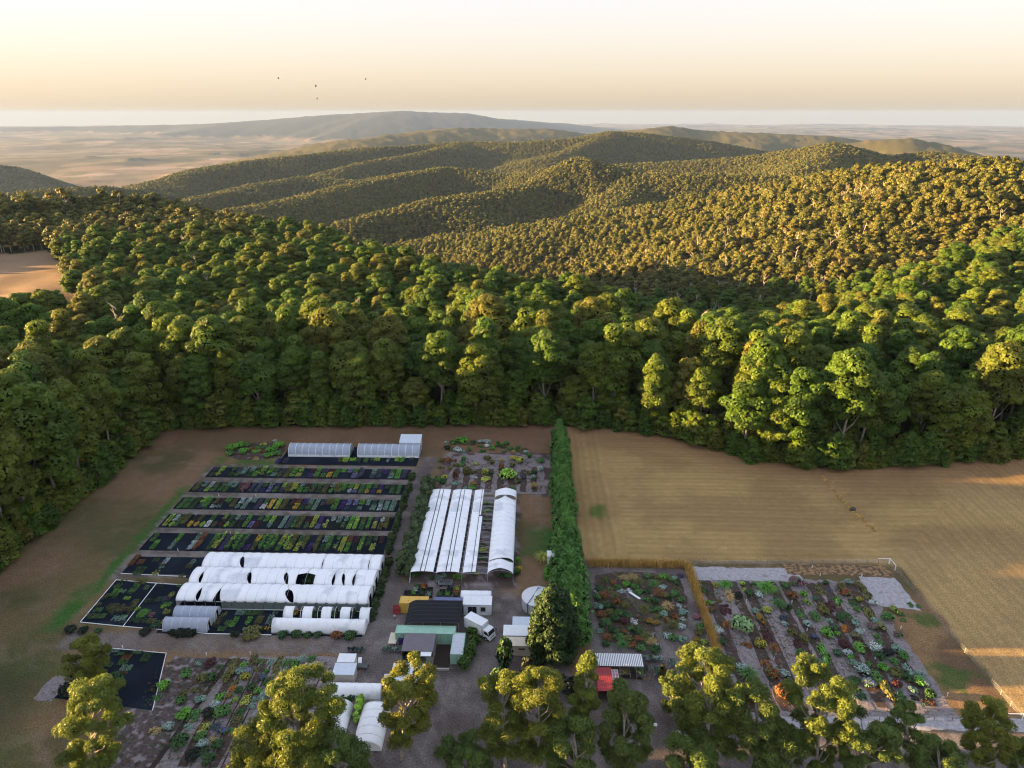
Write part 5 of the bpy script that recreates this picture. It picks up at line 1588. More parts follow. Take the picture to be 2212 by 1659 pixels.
# ---- right hand garden, plant by plant as surveyed: (spot, radius m, look, colour, length factor)
RH = ((605, 150, 1.0, 'mound', 'olive green', 1), (627, 190, 1.2, 'mound', 'dark green', 1.6), (655, 250, 1.0, 'mound', 'bright green', 1), (665, 285, 1.2, 'flower', 'red flowered', 1), (690, 165, 1.0, 'flower', 'gold', 1.4), (735, 165, 2.0, 'tuft', 'bright green', 1), (755, 215, 1.3, 'tuft', 'straw', 2.2), (640, 250, .9, 'mat', 'mid green', 1), (705, 235, .9, 'mat', 'olive green', 1), (735, 280, 1.6, 'mat', 'maroon', 1.4), (800, 215, 1.2, 'mound', 'black green', 1.3), (855, 208, 1.5, 'mound', 'dark green', 1), (820, 155, .9, 'mound', 'lime green', 1), (830, 180, .9, 'mat', 'yellow green', 1), (880, 160, 1.0, 'mound', 'dark green', 1), (905, 215, 1.2, 'flower', 'white flowered', 1.4), (940, 185, 2.9, 'tuft', 'bright green', 1), (1030, 165, 1.2, 'mound', 'mid green', 1), (1092, 155, 2.5, 'flower', 'magenta flowered', 1), (1065, 218, 1.7, 'mound', 'rust brown', 1), (1120, 212, 1.3, 'mound', 'bright green', 1), (1180, 228, 1.1, 'flower', 'blue grey', 1), (1140, 250, 1.2, 'flower', 'yellow green', 1.3), (1000, 262, 2.0, 'tuft', 'mid green', 1), (940, 288, 1.4, 'mound', 'yellow green', 1), (885, 292, 1.1, 'mound', 'grey green', 1.2), (1050, 285, 1.2, 'upright', 'dark green', 1), (915, 335, 1.4, 'flower', 'orange flowered', 1.8), (1020, 325, 1.2, 'mound', 'blue grey', 1), (1028, 355, 1.1, 'flower', 'silver', 1), (745, 350, 1.3, 'mat', 'rust brown', 1.6), (790, 320, .9, 'mound', 'mid green', 1), (690, 365, 1.1, 'mat', 'grey green', 1), (823, 380, 3.3, 'mound', 'pale green', 1), (700, 395, 1.5, 'flower', 'white flowered', 1), (718, 450, 1.5, 'mound', 'dark green', 1), (845, 450, 1.4, 'mat', 'rust brown', 1), (908, 450, 1.8, 'flower', 'gold', 1), (942, 410, 1.3, 'mat', 'maroon', 2), (1063, 400, 1.5, 'mound', 'olive green', 1), (975, 460, 1.3, 'mat', 'rust brown', 1.5), (1145, 360, 1.5, 'flower', 'silver', 1), (1105, 300, 1.1, 'mat', 'mid green', 1.6), (1180, 320, 1.3, 'mound', 'mid green', 1.8), (1222, 290, 1.7, 'flower', 'rust brown', 1.6), (1200, 180, 1.2, 'mat', 'olive green', 2.2), (1235, 150, 1.0, 'mound', 'dark green', 1), (1250, 180, .9, 'mat', 'blue grey', 1.2), (1290, 235, 1.3, 'mat', 'bright green', 1.4), (1255, 265, 1.2, 'mat', 'maroon', 2), (1305, 170, 1.3, 'mound', 'olive green', 1.3), (1332, 205, 1.8, 'flower', 'red flowered', 1), (1340, 145, 1.1, 'mound', 'grey green', 1), (1300, 325, 1.3, 'mound', 'dark green', 1.3), (1330, 305, 1.2, 'mat', 'dark green', 1.8), (1235, 405, 1.6, 'mound', 'bright green', 1.5), (1130, 435, 1.3, 'mound', 'olive green', 1.4), (1178, 418, 1.0, 'flower', 'violet flowered', 1), (1270, 375, 1.5, 'flower', 'grey purple', 1), (1290, 405, .9, 'mound', 'bright green', 1), (1325, 375, 1.2, 'mat', 'orange flowered', 1.3), (1110, 500, 1.2, 'mound', 'mid green', 1), (1225, 500, 1.3, 'mat', 'bright green', 3), (1290, 498, 1.4, 'flower', 'blue grey', 1), (1320, 460, 1.5, 'mound', 'maroon', 1), (1375, 415, 1.5, 'flower', 'dusty pink', 1), (1400, 395, 1.5, 'flower', 'silver', 1), (1395, 165, 1.2, 'mound', 'olive green', 1.4), (1365, 245, 1.2, 'mat', 'dark green', 1.4), (1400, 232, 1.1, 'flower', 'gold', 1.2), (1430, 200, 1.4, 'mat', 'olive green', 2.4), (1467, 252, 1.3, 'flower', 'white flowered', 1), (1390, 285, 1.1, 'mound', 'mid green', 1.2), (1440, 290, 1.3, 'mat', 'olive green', 2.5), (1460, 370, 1.7, 'flower', 'magenta flowered', 1), (1510, 370, 1.5, 'flower', 'straw', 1.3), (1475, 340, 1.2, 'mound', 'grey green', 1), (1380, 350, 1.2, 'mound', 'grey green', 1), (1540, 325, 1.9, 'mound', 'mid green', 1), (1575, 290, 1.4, 'flower', 'yellow green', 1.4), (1600, 300, 1.0, 'mat', 'mid green', 1), (1590, 410, 1.3, 'flower', 'dusty pink', 1), (1485, 420, 1.0, 'mound', 'mid green', 1), (1395, 475, 1.5, 'mound', 'bright green', 1.4), (1472, 480, 1.9, 'flower', 'white flowered', 1), (1500, 455, 1.2, 'mound', 'mid green', 1), (1495, 520, 1.4, 'mound', 'dark green', 1.3), (1540, 500, 1.5, 'mound', 'black green', 1), (1580, 480, 1.3, 'mound', 'grey green', 1.5), (1612, 515, 1.4, 'mound', 'mid green', 1.3), (1340, 500, 1.2, 'mound', 'silver', 1), (1355, 520, 1.0, 'mound', 'bright green', 1), (1370, 552, 1.3, 'mound', 'grey green', 1), (1185, 548, 1.5, 'flower', 'grey green', 1), (1445, 560, 1.1, 'mound', 'mid green', 1), (1415, 590, 2.0, 'flower', 'silver', 1), (1515, 572, 1.4, 'mound', 'bright green', 1), (1565, 545, 1.4, 'mound', 'mid green', 1), (1580, 600, 1.7, 'mound', 'olive green', 1), (1625, 620, 1.4, 'mound', 'dark green', 1.6), (1640, 580, 1.2, 'mat', 'grey green', 2), (965, 605, 1.9, 'flower', 'red flowered', 1), (1030, 605, 1.5, 'flower', 'silver', 1), (1440, 650, 1.9, 'flower', 'lilac flowered', 1), (1350, 712, 1.7, 'flower', 'lilac flowered', 1), (1375, 640, 1.5, 'mound', 'dark green', 1), (1480, 625, 1.5, 'mound', 'mid green', 1.8), (1530, 685, 1.5, 'mound', 'olive green', 2.4), (1580, 660, 1.5, 'mound', 'maroon', 1), (1690, 640, 1.3, 'mound', 'bright green', 1.4), (1660, 685, 1.2, 'mound', 'grey green', 1), (1600, 710, 1.3, 'mat', 'mid green', 1.2), (1745, 705, 1.5, 'mound', 'dark green', 1), (1670, 715, .9, 'mat', 'black green', 1), (1400, 700, 1.3, 'mat', 'dark green', 1.4), (820, 575, 1.6, 'flower', 'silver', 1), (850, 610, 2.4, 'tuft', 'mid green', 1), (1015, 700, 1.8, 'mound', 'rust brown', 1.6), (930, 540, 1.2, 'mat', 'rust brown', 1.4), (740, 525, 1.4, 'mat', 'grey green', 1), (1700, 610, 1.2, 'mound', 'grey green', 1.2), (1720, 650, 1.3, 'flower', 'lavender', 1), (1250, 330, .9, 'mat', 'grey green', 1.3), (1090, 450, 1.0, 'mat', 'maroon', 1.8), (1650, 255, .8, 'mat', 'mid green', 1.5), (1615, 330, .8, 'mat', 'mid green', 1), (1690, 262, .7, 'mat', 'mid green', 1.2))


def by_place(c, d, spans, deps):
    for lim, nm in spans:
        if c < lim: a = nm; break
    for lim, nm in deps:
        if d < lim: b = nm; break
    return b, a


def label_set(items, where, group):
    """label every plant of a garden by look, then by its neighbour"""
    look = {}
    for it in items: look.setdefault((it[4], it[3]), []).append(it)
    for o, x, y, kd, col, r in [(i[0], i[1], i[2], i[3], i[4], i[5]) for i in items]:
        base = '%s %s' % (col, PN[kd])
        same = look[(col, kd)]
        if len(same) == 1:
            lab = '%s in %s' % (base, where)
        else:
            oth = sorted((q for q in items if q[0] is not o and (q[4], q[3]) != (col, kd)), key=lambda q: (q[1] - x) ** 2 + (q[2] - y) ** 2)[:1]
            n = oth[0]
            dx, dy = x - n[1], y - n[2]
            rel = ('left of' if dx < 0 else 'right of') if abs(dx) > abs(dy) else ('before' if dy < 0 else 'behind')
            lab = '%s %s %s %s, %s' % (base, rel, n[4], PN[n[3]], where)
        tag(o, lab, None, group)
    c = {}
    for it in items: c.setdefault(it[0]['label'], []).append(it)
    for lab, L in c.items():
        if len(L) > 1:
            L.sort(key=lambda q: q[5])
            L2 = sorted(L, key=lambda q: q[2])
            for i, q in enumerate(L2):
                q[0]['label'] = lab + (', nearest', ', farther back', ', farthest', ', rearmost')[min(i, 3)]


rr_ = random.Random(21)
items = []
for c, d, r, kd, col, ly in RH:
    q = pH(c, d + 8)
    o = plant(kd, col, q[0], q[1], r * .84, rr_.uniform(.8, 1.0) if kd != 'mat' else .5, None, None, ly, rr_, .09)
    items.append((o, q[0], q[1], kd, col, r))
label_set(items, 'right garden', 'plants of the striped garden at the right')
# ---- display garden in the middle: packed island beds
items = []
MID = ((110, 190, 'dark green', 'mound'), (150, 130, 'mid green', 'mat'), (185, 150, 'rust brown', 'mound'), (235, 130, 'straw', 'tuft'), (285, 125, 'straw', 'tuft'), (250, 160, 'bright green', 'mound'), (310, 150, 'olive green', 'tuft'), (350, 120, 'mid green', 'mound'), (390, 125, 'olive green', 'mound'), (430, 120, 'bright green', 'mound'), (430, 175, 'silver', 'flower'), (470, 135, 'mid green', 'mound'), (485, 130, 'grey green', 'mound'), (500, 150, 'dark green', 'mound'), (515, 115, 'grey purple', 'mound'), (205, 175, 'mid green', 'mound'), (110, 190, 'white flowered', 'flower'), (140, 215, 'rust brown', 'tuft'), (190, 220, 'olive green', 'tuft'), (225, 190, 'silver', 'mat'), (265, 188, 'white flowered', 'mat'), (245, 268, 'olive green', 'tuft'), (310, 200, 'mid green', 'mound'), (350, 195, 'dark green', 'mound'), (380, 160, 'mid green', 'tuft'), (465, 230, 'dark green', 'upright'), (390, 245, 'dark green', 'mound'), (345, 235, 'mid green', 'mound'), (520, 235, 'mid green', 'mound'), (510, 262, 'silver', 'mat'), (450, 275, 'straw', 'tuft'), (405, 285, 'mid green', 'mound'), (335, 290, 'olive green', 'tuft'), (365, 345, 'orange flowered', 'flower'), (400, 350, 'orange flowered', 'flower'), (445, 338, 'red flowered', 'flower'), (480, 365, 'olive green', 'tuft'), (520, 325, 'silver', 'mat'), (530, 300, 'grey green', 'mound'), (490, 320, 'rust brown', 'mound'), (520, 370, 'silver', 'mound'), (455, 410, 'silver', 'mat'), (480, 425, 'mid green', 'mound'), (520, 425, 'grey green', 'mat'), (110, 270, 'grey green', 'mound'), (150, 265, 'dark green', 'mound'), (130, 310, 'rust brown', 'mound'), (180, 270, 'black green', 'mound'), (215, 300, 'mid green', 'mound'), (190, 330, 'dark green', 'mound'), (150, 345, 'mid green', 'tuft'), (240, 345, 'maroon', 'mound'), (285, 340, 'white flowered', 'mat'), (235, 392, 'red flowered', 'flower'), (120, 385, 'grey green', 'mat'), (185, 385, 'dark green', 'mound'), (155, 425, 'rust brown', 'tuft'), (210, 420, 'mid green', 'mound'), (270, 380, 'mid green', 'mound'), (300, 395, 'dark green', 'mound'), (310, 430, 'rust brown', 'mound'), (345, 420, 'olive green', 'tuft'), (375, 445, 'straw', 'tuft'), (230, 460, 'mid green', 'tuft'), (280, 460, 'rust brown', 'mound'), (330, 460, 'dark green', 'mound'), (360, 410, 'silver', 'mat'), (400, 465, 'silver', 'mat'), (150, 455, 'dark green', 'mound'), (260, 430, 'olive green', 'mound'), (320, 480, 'mid green', 'mound'), (390, 485, 'dark green', 'mound'), (590, 435, 'orange flowered', 'flower'), (635, 448, 'yellow green', 'flower'), (555, 465, 'dark green', 'mound'), (645, 490, 'blue grey', 'mound'), (600, 480, 'olive green', 'mound'), (600, 320, 'dusty pink', 'mound'), (615, 370, 'mid green', 'mound'), (605, 400, 'olive green', 'mound'), (105, 225, 'mid green', 'mound'), (165, 190, 'olive green', 'mound'), (290, 175, 'mid green', 'mound'), (430, 210, 'olive green', 'mound'), (410, 205, 'rust brown', 'tuft'), (490, 205, 'mid green', 'mound'), (370, 280, 'dark green', 'mound'), (430, 310, 'grey green', 'mound'), (400, 320, 'olive green', 'mound'), (165, 300, 'olive green', 'mound'), (200, 250, 'rust brown', 'mound'), (250, 310, 'dark green', 'mound'), (130, 360, 'dark green', 'mound'))
for c, d, col, kd in MID:
    q = pH(c, d + 6)
    r = rr_.uniform(.85, 1.25) * (1.25 if kd == 'tuft' else 1.05 if kd != 'mat' else .9)
    o = plant(kd, col, q[0], q[1], r, rr_.uniform(.6, .95), None, None, 1.0, rr_, .04)
    items.append((o, q[0], q[1], kd, col, r))
label_set(items, 'island bed garden', 'plants of the island beds in the middle garden')
q0, q1 = pH(262, 205), pH(318, 242)
o = empty('garden_bench', ((q0[0] + q1[0]) / 2, (q0[1] + q1[1]) / 2, 0), math.atan2(q1[1] - q0[1], q1[0] - q0[0])); tag(o, 'pale timber bench among the island beds', 'bench')
MB().box(-1.5, 1.5, -.28, .28, .42, .50).build('seat', PIPE, o)
for s in (-1.2, 1.2): MB().box(s - .06, s + .06, -.25, .25, 0, .42).build('leg', TIMBER, o)
# ---- golden grass hedge in an L
STRAW = leafmat('golden_grass', [(.55, .36, .11), (.62, .41, .13)], trans=.25)


def grass_hedge(name, L, W, h, n, seed):
    rng = np.random.default_rng(seed)
    x = rng.uniform(-L / 2, L / 2, n); y = rng.normal(size=n) * W * .3; a = rng.random(n) * 6.28
    lean = rng.normal(size=(n, 2)) * .28; hh = h * (.7 + .4 * rng.random(n)); w = .035
    s = np.stack([np.cos(a), np.sin(a)], -1) * w
    vs = []
    for t, k in ((0, 1.0), (.6, 1.3), (1.0, .15)):
        for sg in (1, -1):
            vs.append(np.stack([x + lean[:, 0] * t ** 2 + s[:, 0] * sg * k, y + lean[:, 1] * t ** 2 + s[:, 1] * sg * k, hh * t], -1))
    vv = np.stack(vs, 1).reshape(-1, 3); b = np.arange(n)[:, None] * 6
    return npmesh(name, vv, np.concatenate([b + np.array([[0, 1, 3, 2]]), b + np.array([[2, 3, 5, 4]])]), [STRAW], attrs={'tint': np.repeat(rng.random(n), 6)})


o = link('grass_hedge', grass_hedge('grass_hedge', 22.5, 1.5, 1.9, 2600, 1), loc=(25.6, 142.6, 0)); tag(o, 'golden tall grass hedge along the field side of the island bed garden', 'hedge')
o = link('grass_hedge', grass_hedge('grass_hedge', 29, 1.4, 1.8, 3000, 2), loc=(37.6, 128, 0)); o.rotation_euler = (0, 0, math.pi / 2); tag(o, 'golden tall grass hedge between the island beds and the striped garden', 'hedge')
# ---- mid garden behind the shade house
items = []
CG = ((610, 265, 1.5, 'black green', 'mound'), (605, 210, .9, 'silver', 'flower'), (680, 210, 2.0, 'mid green', 'mat'), (755, 215, 2.4, 'bright green', 'mound'), (655, 275, 1.2, 'olive green', 'mat'), (712, 290, 1.6, 'silver', 'mound'), (600, 255, 1.0, 'grey green', 'mound'), (825, 290, 1.1, 'mid green', 'upright'), (760, 295, 1.0, 'grey green', 'mat'), (860, 225, 1.4, 'dark green', 'mound'), (935, 210, 1.3, 'silver', 'flower'), (990, 215, 1.5, 'silver', 'flower'), (990, 250, 1.0, 'white flowered', 'mound'), (930, 250, 1.1, 'mid green', 'mat'), (1045, 280, 1.3, 'bright green', 'upright'), (1095, 245, 1.4, 'mid green', 'upright'), (1150, 255, 1.3, 'dark green', 'mound'), (950, 295, 1.3, 'mid green', 'mat'), (1160, 300, 1.1, 'grey green', 'flower'), (1215, 275, 1.3, 'mid green', 'mound'), (1290, 290, 1.5, 'mid green', 'upright'), (1255, 295, .9, 'yellow green', 'mat'), (1355, 280, 1.2, 'olive green', 'mat'), (1370, 308, 1.2, 'silver', 'flower'), (1180, 225, 1.2, 'mid green', 'mound'), (555, 385, 1.2, 'olive green', 'mound'), (615, 400, 1.6, 'rust brown', 'mound'), (680, 385, 1.0, 'rust brown', 'mat'), (770, 390, 1.4, 'mid green', 'upright'), (755, 430, 1.2, 'mid green', 'mound'), (705, 435, 1.4, 'olive green', 'mat'), (885, 425, 1.0, 'yellow green', 'mound'), (1000, 370, 1.4, 'rust brown', 'flower'), (1040, 420, 1.3, 'olive green', 'upright'), (1140, 390, 1.1, 'straw', 'tuft'), (1135, 465, 1.5, 'rust brown', 'upright'), (1240, 440, 1.3, 'olive green', 'mound'), (1265, 370, 1.8, 'gold', 'flower'), (1310, 400, 2.0, 'yellow green', 'mound'), (1400, 355, 1.3, 'mid green', 'upright'), (1505, 400, 1.5, 'mid green', 'mound'), (1510, 475, 1.6, 'white flowered', 'flower'), (555, 455, 1.1, 'olive green', 'mat'), (690, 535, 1.4, 'rust brown', 'upright'), (795, 510, 1.7, 'olive green', 'upright'), (865, 505, 1.1, 'olive green', 'mound'), (875, 548, 1.0, 'silver', 'mat'), (980, 520, 1.6, 'yellow green', 'upright'), (985, 575, 1.6, 'yellow green', 'mound'), (1040, 515, .9, 'dark green', 'mound'), (1190, 555, 3.2, 'lime green', 'mound'), (1395, 520, 1.1, 'olive green', 'upright'), (1450, 505, 1.2, 'dark green', 'mound'), (1445, 565, 1.2, 'grey green', 'upright'), (1345, 555, 1.0, 'blue grey', 'mound'), (1285, 600, 1.3, 'olive green', 'upright'), (585, 560, 1.3, 'yellow green', 'mound'), (510, 575, 1.4, 'mid green', 'mound'), (570, 600, 1.4, 'dark green', 'mound'), (690, 605, 1.5, 'grey green', 'mat'), (860, 620, 1.3, 'orange flowered', 'flower'), (855, 650, 1.1, 'bright green', 'mound'), (780, 655, 1.0, 'grey green', 'mat'), (1450, 640, 1.6, 'straw', 'tuft'), (1245, 655, 1.0, 'mid green', 'mat'), (640, 460, .9, 'olive green', 'mat'), (1450, 460, .8, 'rust brown', 'mat'))
for c, d, r, col, kd in CG:
    q = pC(c, d + 10)
    o = plant(kd, col, q[0], q[1], r * .95, rr_.uniform(.65, .95) if kd != 'upright' else .75, None, None, 1.0, rr_, .05)
    items.append((o, q[0], q[1], kd, col, r))
label_set(items, 'garden behind shade house', 'plants of the mulched garden behind the shade house')
# under and round the shade house
items = []
SG = [(945, 795, 1.3, 'yellow green', 'mound'), (1000, 800, 1.2, 'mid green', 'mound'), (955, 880, 1.4, 'yellow green', 'mat'), (1000, 860, 1.2, 'bright green', 'mat'), (985, 950, 1.2, 'mid green', 'mat'), (960, 1200, 1.4, 'olive green', 'mat'), (960, 1260, 1.5, 'yellow green', 'mound'), (945, 1320, 1.2, 'mid green', 'mat'), (960, 1355, 1.0, 'rust brown', 'mat'), (560, 1500, 1.6, 'grey green', 'mat'), (465, 1525, 1.0, 'dark green', 'mound'), (710, 1497, 1.5, 'bright green', 'mat'), (1135, 1500, 1.2, 'dark green', 'mound'), (1205, 1505, 1.3, 'mid green', 'mound'), (300, 1500, 1.1, 'mid green', 'mound'), (1290, 1370, 1.5, 'bright green', 'upright'), (1285, 1480, 1.6, 'mid green', 'upright'), (1310, 1420, 1.0, 'gold', 'mat'), (900, 1475, .9, 'yellow green', 'mound')]
for c, d, r, col, kd in SG:
    q = pC(c, d + 14)
    o = plant(kd, col, q[0], q[1], r * .8, .8, None, None, 1.0, rr_, .03); items.append((o, q[0], q[1], kd, col, r))
label_set(items, 'shade house plot', 'plants under and beside the shade house')
# ---- lower left garden
items = []
FG = ((1340, 262, 1.3, 'olive green', 'mat', 1.6), (1408, 270, 1.0, 'bright green', 'mat', 1.4), (1475, 258, 1.3, 'olive green', 'mound', 2.2), (1530, 245, 1.0, 'mid green', 'mat', 1.6), (1595, 250, 1.0, 'grey green', 'mat', 2), (1645, 262, 1.1, 'olive green', 'mat', 2.6), (1705, 255, 1.2, 'mid green', 'mat', 2), (1690, 320, 1.1, 'grey green', 'mat', 1.6), (1755, 290, 1.3, 'bright green', 'upright', 2), (1820, 245, 1.5, 'grey green', 'tuft', 1), (1880, 240, 1.2, 'mid green', 'mound', 1.2), (1880, 272, .9, 'white flowered', 'mat', 1), (1805, 300, 1.2, 'dark green', 'mat', 1), (1305, 350, 1.5, 'olive green', 'mound', 2.4), (1378, 330, 1.3, 'grey green', 'mound', 1.2), (1440, 318, 1.2, 'lilac flowered', 'flower', 1), (1430, 370, 1.8, 'gold', 'flower', 1), (1500, 305, 1.0, 'olive green', 'mat', 1), (1560, 322, 1.1, 'mid green', 'mat', 1.2), (1540, 372, 1.5, 'violet flowered', 'flower', 1), (1632, 315, 1.0, 'olive green', 'mat', 2), (1598, 365, 1.0, 'olive green', 'mat', 1.3), (1580, 412, 1.4, 'dark green', 'mound', 1), (1345, 400, 1.2, 'olive green', 'mat', 1.4), (1335, 440, 1.1, 'orange flowered', 'mat', 1), (1452, 432, 1.3, 'dark green', 'mound', 1.3), (1372, 462, 1.5, 'dark green', 'mound', 1), (1310, 495, 1.2, 'orange flowered', 'flower', 1), (1505, 465, 1.3, 'bright green', 'mound', 1), (1420, 520, 1.4, 'yellow green', 'mat', 1.4), (1492, 510, 1.1, 'grey green', 'mat', 1), (1545, 505, 1.3, 'grey green', 'mound', 1.6), (1345, 528, 1.3, 'yellow green', 'flower', 1), (1235, 505, 1.5, 'bright green', 'mat', 1.4), (1205, 568, 1.7, 'white flowered', 'flower', 1), (1265, 615, 2.4, 'mid green', 'mound', 1), (1165, 625, 2.0, 'black green', 'mound', 1), (1385, 595, 1.4, 'dark green', 'mat', 1.3), (1470, 570, 1.2, 'grey green', 'mound', 1), (1365, 655, 1.5, 'olive green', 'mat', 1), (1130, 715, 1.4, 'yellow green', 'mat', 1.5), (1220, 715, 1.3, 'blue grey', 'mound', 1), (1262, 740, 1.6, 'violet flowered', 'flower', 1), (1320, 725, 1.2, 'mid green', 'mat', 1.2), (1108, 780, 1.6, 'mid green', 'mound', 1), (1200, 790, 1.2, 'straw', 'mat', 1), (1120, 835, 1.6, 'silver', 'flower', 1), (1220, 845, 1.8, 'dark green', 'mound', 1), (1130, 875, 1.5, 'dark green', 'mat', 1), (1055, 920, 1.9, 'black green', 'mound', 1.4), (1170, 940, 2, 'dark green', 'mound', 1), (1180, 270, 1.5, 'maroon', 'mound', 1.6), (1245, 285, 1.0, 'dark green', 'mat', 1.3), (1012, 345, 1.8, 'mid green', 'mound', 1), (1095, 265, 1.2, 'grey green', 'mat', 1), (862, 430, 2.0, 'bright green', 'mound', 1), (1120, 385, 2.0, 'olive green', 'mound', 1), (1190, 375, 1.8, 'dark green', 'mound', 1), (1082, 452, 1.2, 'olive green', 'mat', 1), (997, 482, 1.3, 'olive green', 'mound', 1.2), (808, 510, 1.2, 'mid green', 'mat', 1), (975, 530, 1.6, 'mid green', 'mound', 1), (1110, 520, 1.5, 'grey green', 'mound', 1), (1070, 615, 1.6, 'mid green', 'mat', 1.8), (992, 625, 1.9, 'bright green', 'mound', 1.2), (882, 712, 1.6, 'silver', 'flower', 1), (800, 725, 1.6, 'straw', 'mat', 1), (965, 820, 2.6, 'dark green', 'mound', 1), (1030, 700, 1.2, 'grey green', 'mat', 1))
for c, d, r, col, kd, ly in FG:
    q = pF(c, d + 10)
    o = plant(kd, col, q[0], q[1], r * .7, rr_.uniform(.7, .95) if kd != 'mat' else .5, None, None, ly, rr_, .08); items.append((o, q[0], q[1], kd, col, r))
label_set(items, 'lower left garden', 'plants of the lower left garden')

# little weeds and tufts all over the garden beds: nobody could count these
def scatter_weeds(name, regs, n, cname, label, size):
    rng = np.random.default_rng(len(name) + n)
    C = []
    for x0, x1, y0, y1 in regs:
        a = (x1 - x0) * (y1 - y0) / sum((b - a_) * (d - c) for a_, b, c, d in regs)
        k = int(n * a)
        x = rng.uniform(x0, x1, k); y = rng.uniform(y0, y1, k)
        m = fbm(x / 3, y / 3, 91, 3) > .47
        C.append(np.stack([x[m], y[m], np.full(m.sum(), .12)], -1))
    c = np.concatenate(C)
    v, q, t = leaf_cloud(rng, c, size * (.5 + rng.random(len(c))), 7, .16, .7)
    o = link(name, npmesh(name, v, q, [LM[cname]], attrs={'tint': t})); tag(o, label, kind='stuff')


scatter_weeds('weeds', [(39.5, 74, 99.5, 137), (-71, -36, 85, 109.5), (-24, 4, 177, 199), (-26, -4, 136, 173)], 2600, 'dark green', 'small green weeds over the mulched beds', .3)
scatter_weeds('dead_leaves', [(39.5, 74, 99.5, 137), (-71, -36, 85, 109.5), (-24, 4, 177, 199)], 1800, 'rust brown', 'dry brown leaves over the mulched beds', .22)
scatter_weeds('ground_cover', [(15.2, 34, 116, 139.5)], 1500, 'olive green', 'low green growth between the island bed plants', .5)

# ------------------------------------------------------------------ cypress row and pine
CYP = leafmat('cypress_leaf', [(.085, .200, .036), (.096, .215, .040), (.076, .185, .038)], trans=.15, tintamt=.9)


def cypress(seed, h, r):
    rng = np.random.default_rng(seed)
    n = 46
    t = rng.random(n) ** .9
    a = rng.random(n) * 6.28
    w = r * np.interp(t, [0, .1, .5, .8, 1], [.8, .98, .66, .30, .02])
    rr = w * (.45 + .5 * rng.random(n))
    c = np.stack([rr * np.cos(a), rr * np.sin(a), .5 + t * (h - .9)], -1)
    rad = (.42 + .5 * w * .55) * (.8 + .4 * rng.random(n))
    me = crown_mesh('foliage', rng, c, rad, 170, .26, [CYP, CORE], flat=1.35, jit=.5, asp=2.0, zmin=-.5)
    return me


cy_v = [cypress(s, 10.4, 2.75) for s in range(5)]
RC = random.Random(9)
for i in range(23):
    y = 113.5 + i * 4.25
    o = empty('cypress_tree', (9.2 + RC.uniform(-.25, .25) + .045 * (i - 12) * .5, y, 0), RC.uniform(0, 6.28)); q = RC.uniform(.86, 1.16) * (1.12 if i < 8 else 1.0)
    o.scale = (q * 1.15 * (1.1 if i < 10 else 1), q * 1.15 * (1.1 if i < 10 else 1), q)
    link('crown', cy_v[i % 5], o)
    MB().tube([(0, 0, -.3), (0, 0, 3)], [.18, .1], 5).build('trunk', BARK, o)
    tag(o, 'bright green cypress at the far end of the row, before the forest' if i == 22 else 'bright green cypress at the near end of the row, behind the pine' if i == 0 else 'bright green cypress in the row between the nursery and the brown field', 'tree', 'cypress trees in the long row')
PINE = leafmat('pine_leaf', [(.028, .060, .016), (.032, .066, .018)], trans=.15, tintamt=.8)
rng = np.random.default_rng(5)
n = 190
t = rng.random(n); a = rng.random(n) * 6.28
w = 5.1 * np.interp(t, [0, .25, .6, .85, 1], [.82, 1, .82, .5, .12]); rr = w * (.55 + .42 * rng.random(n))
c = np.stack([rr * np.cos(a), rr * np.sin(a), 1.4 + t * 14.8], -1)
q = pE(1835, 1150)
o = empty('pine_tree', (4.9, 110.8, 0)); tag(o, 'large dark green pine with sunlit yellow tips at the near end of the cypress row', 'tree')
link('crown', crown_mesh('foliage', rng, c, .95 + .4 * rng.random(n), 150, .30, [PINE, CORE], flat=1.1, jit=.45), o)
trunk_mb(rng, 16, .38).build('trunk', BARK, o, smooth=True)

# ------------------------------------------------------------------ foreground gums
FGL = leafmat('sun_tinted_gum_leaf', [(.147, .172, .025), (.129, .170, .028), (.161, .175, .025), (.103, .149, .028)], trans=.3, tintamt=.7)  # lighter, yellower gum leaf; part of the sunlight is put into its colour
FGD = leafmat('olive_gum_leaf', [(.098, .147, .030), (.113, .154, .032)], trans=.28, tintamt=.7)


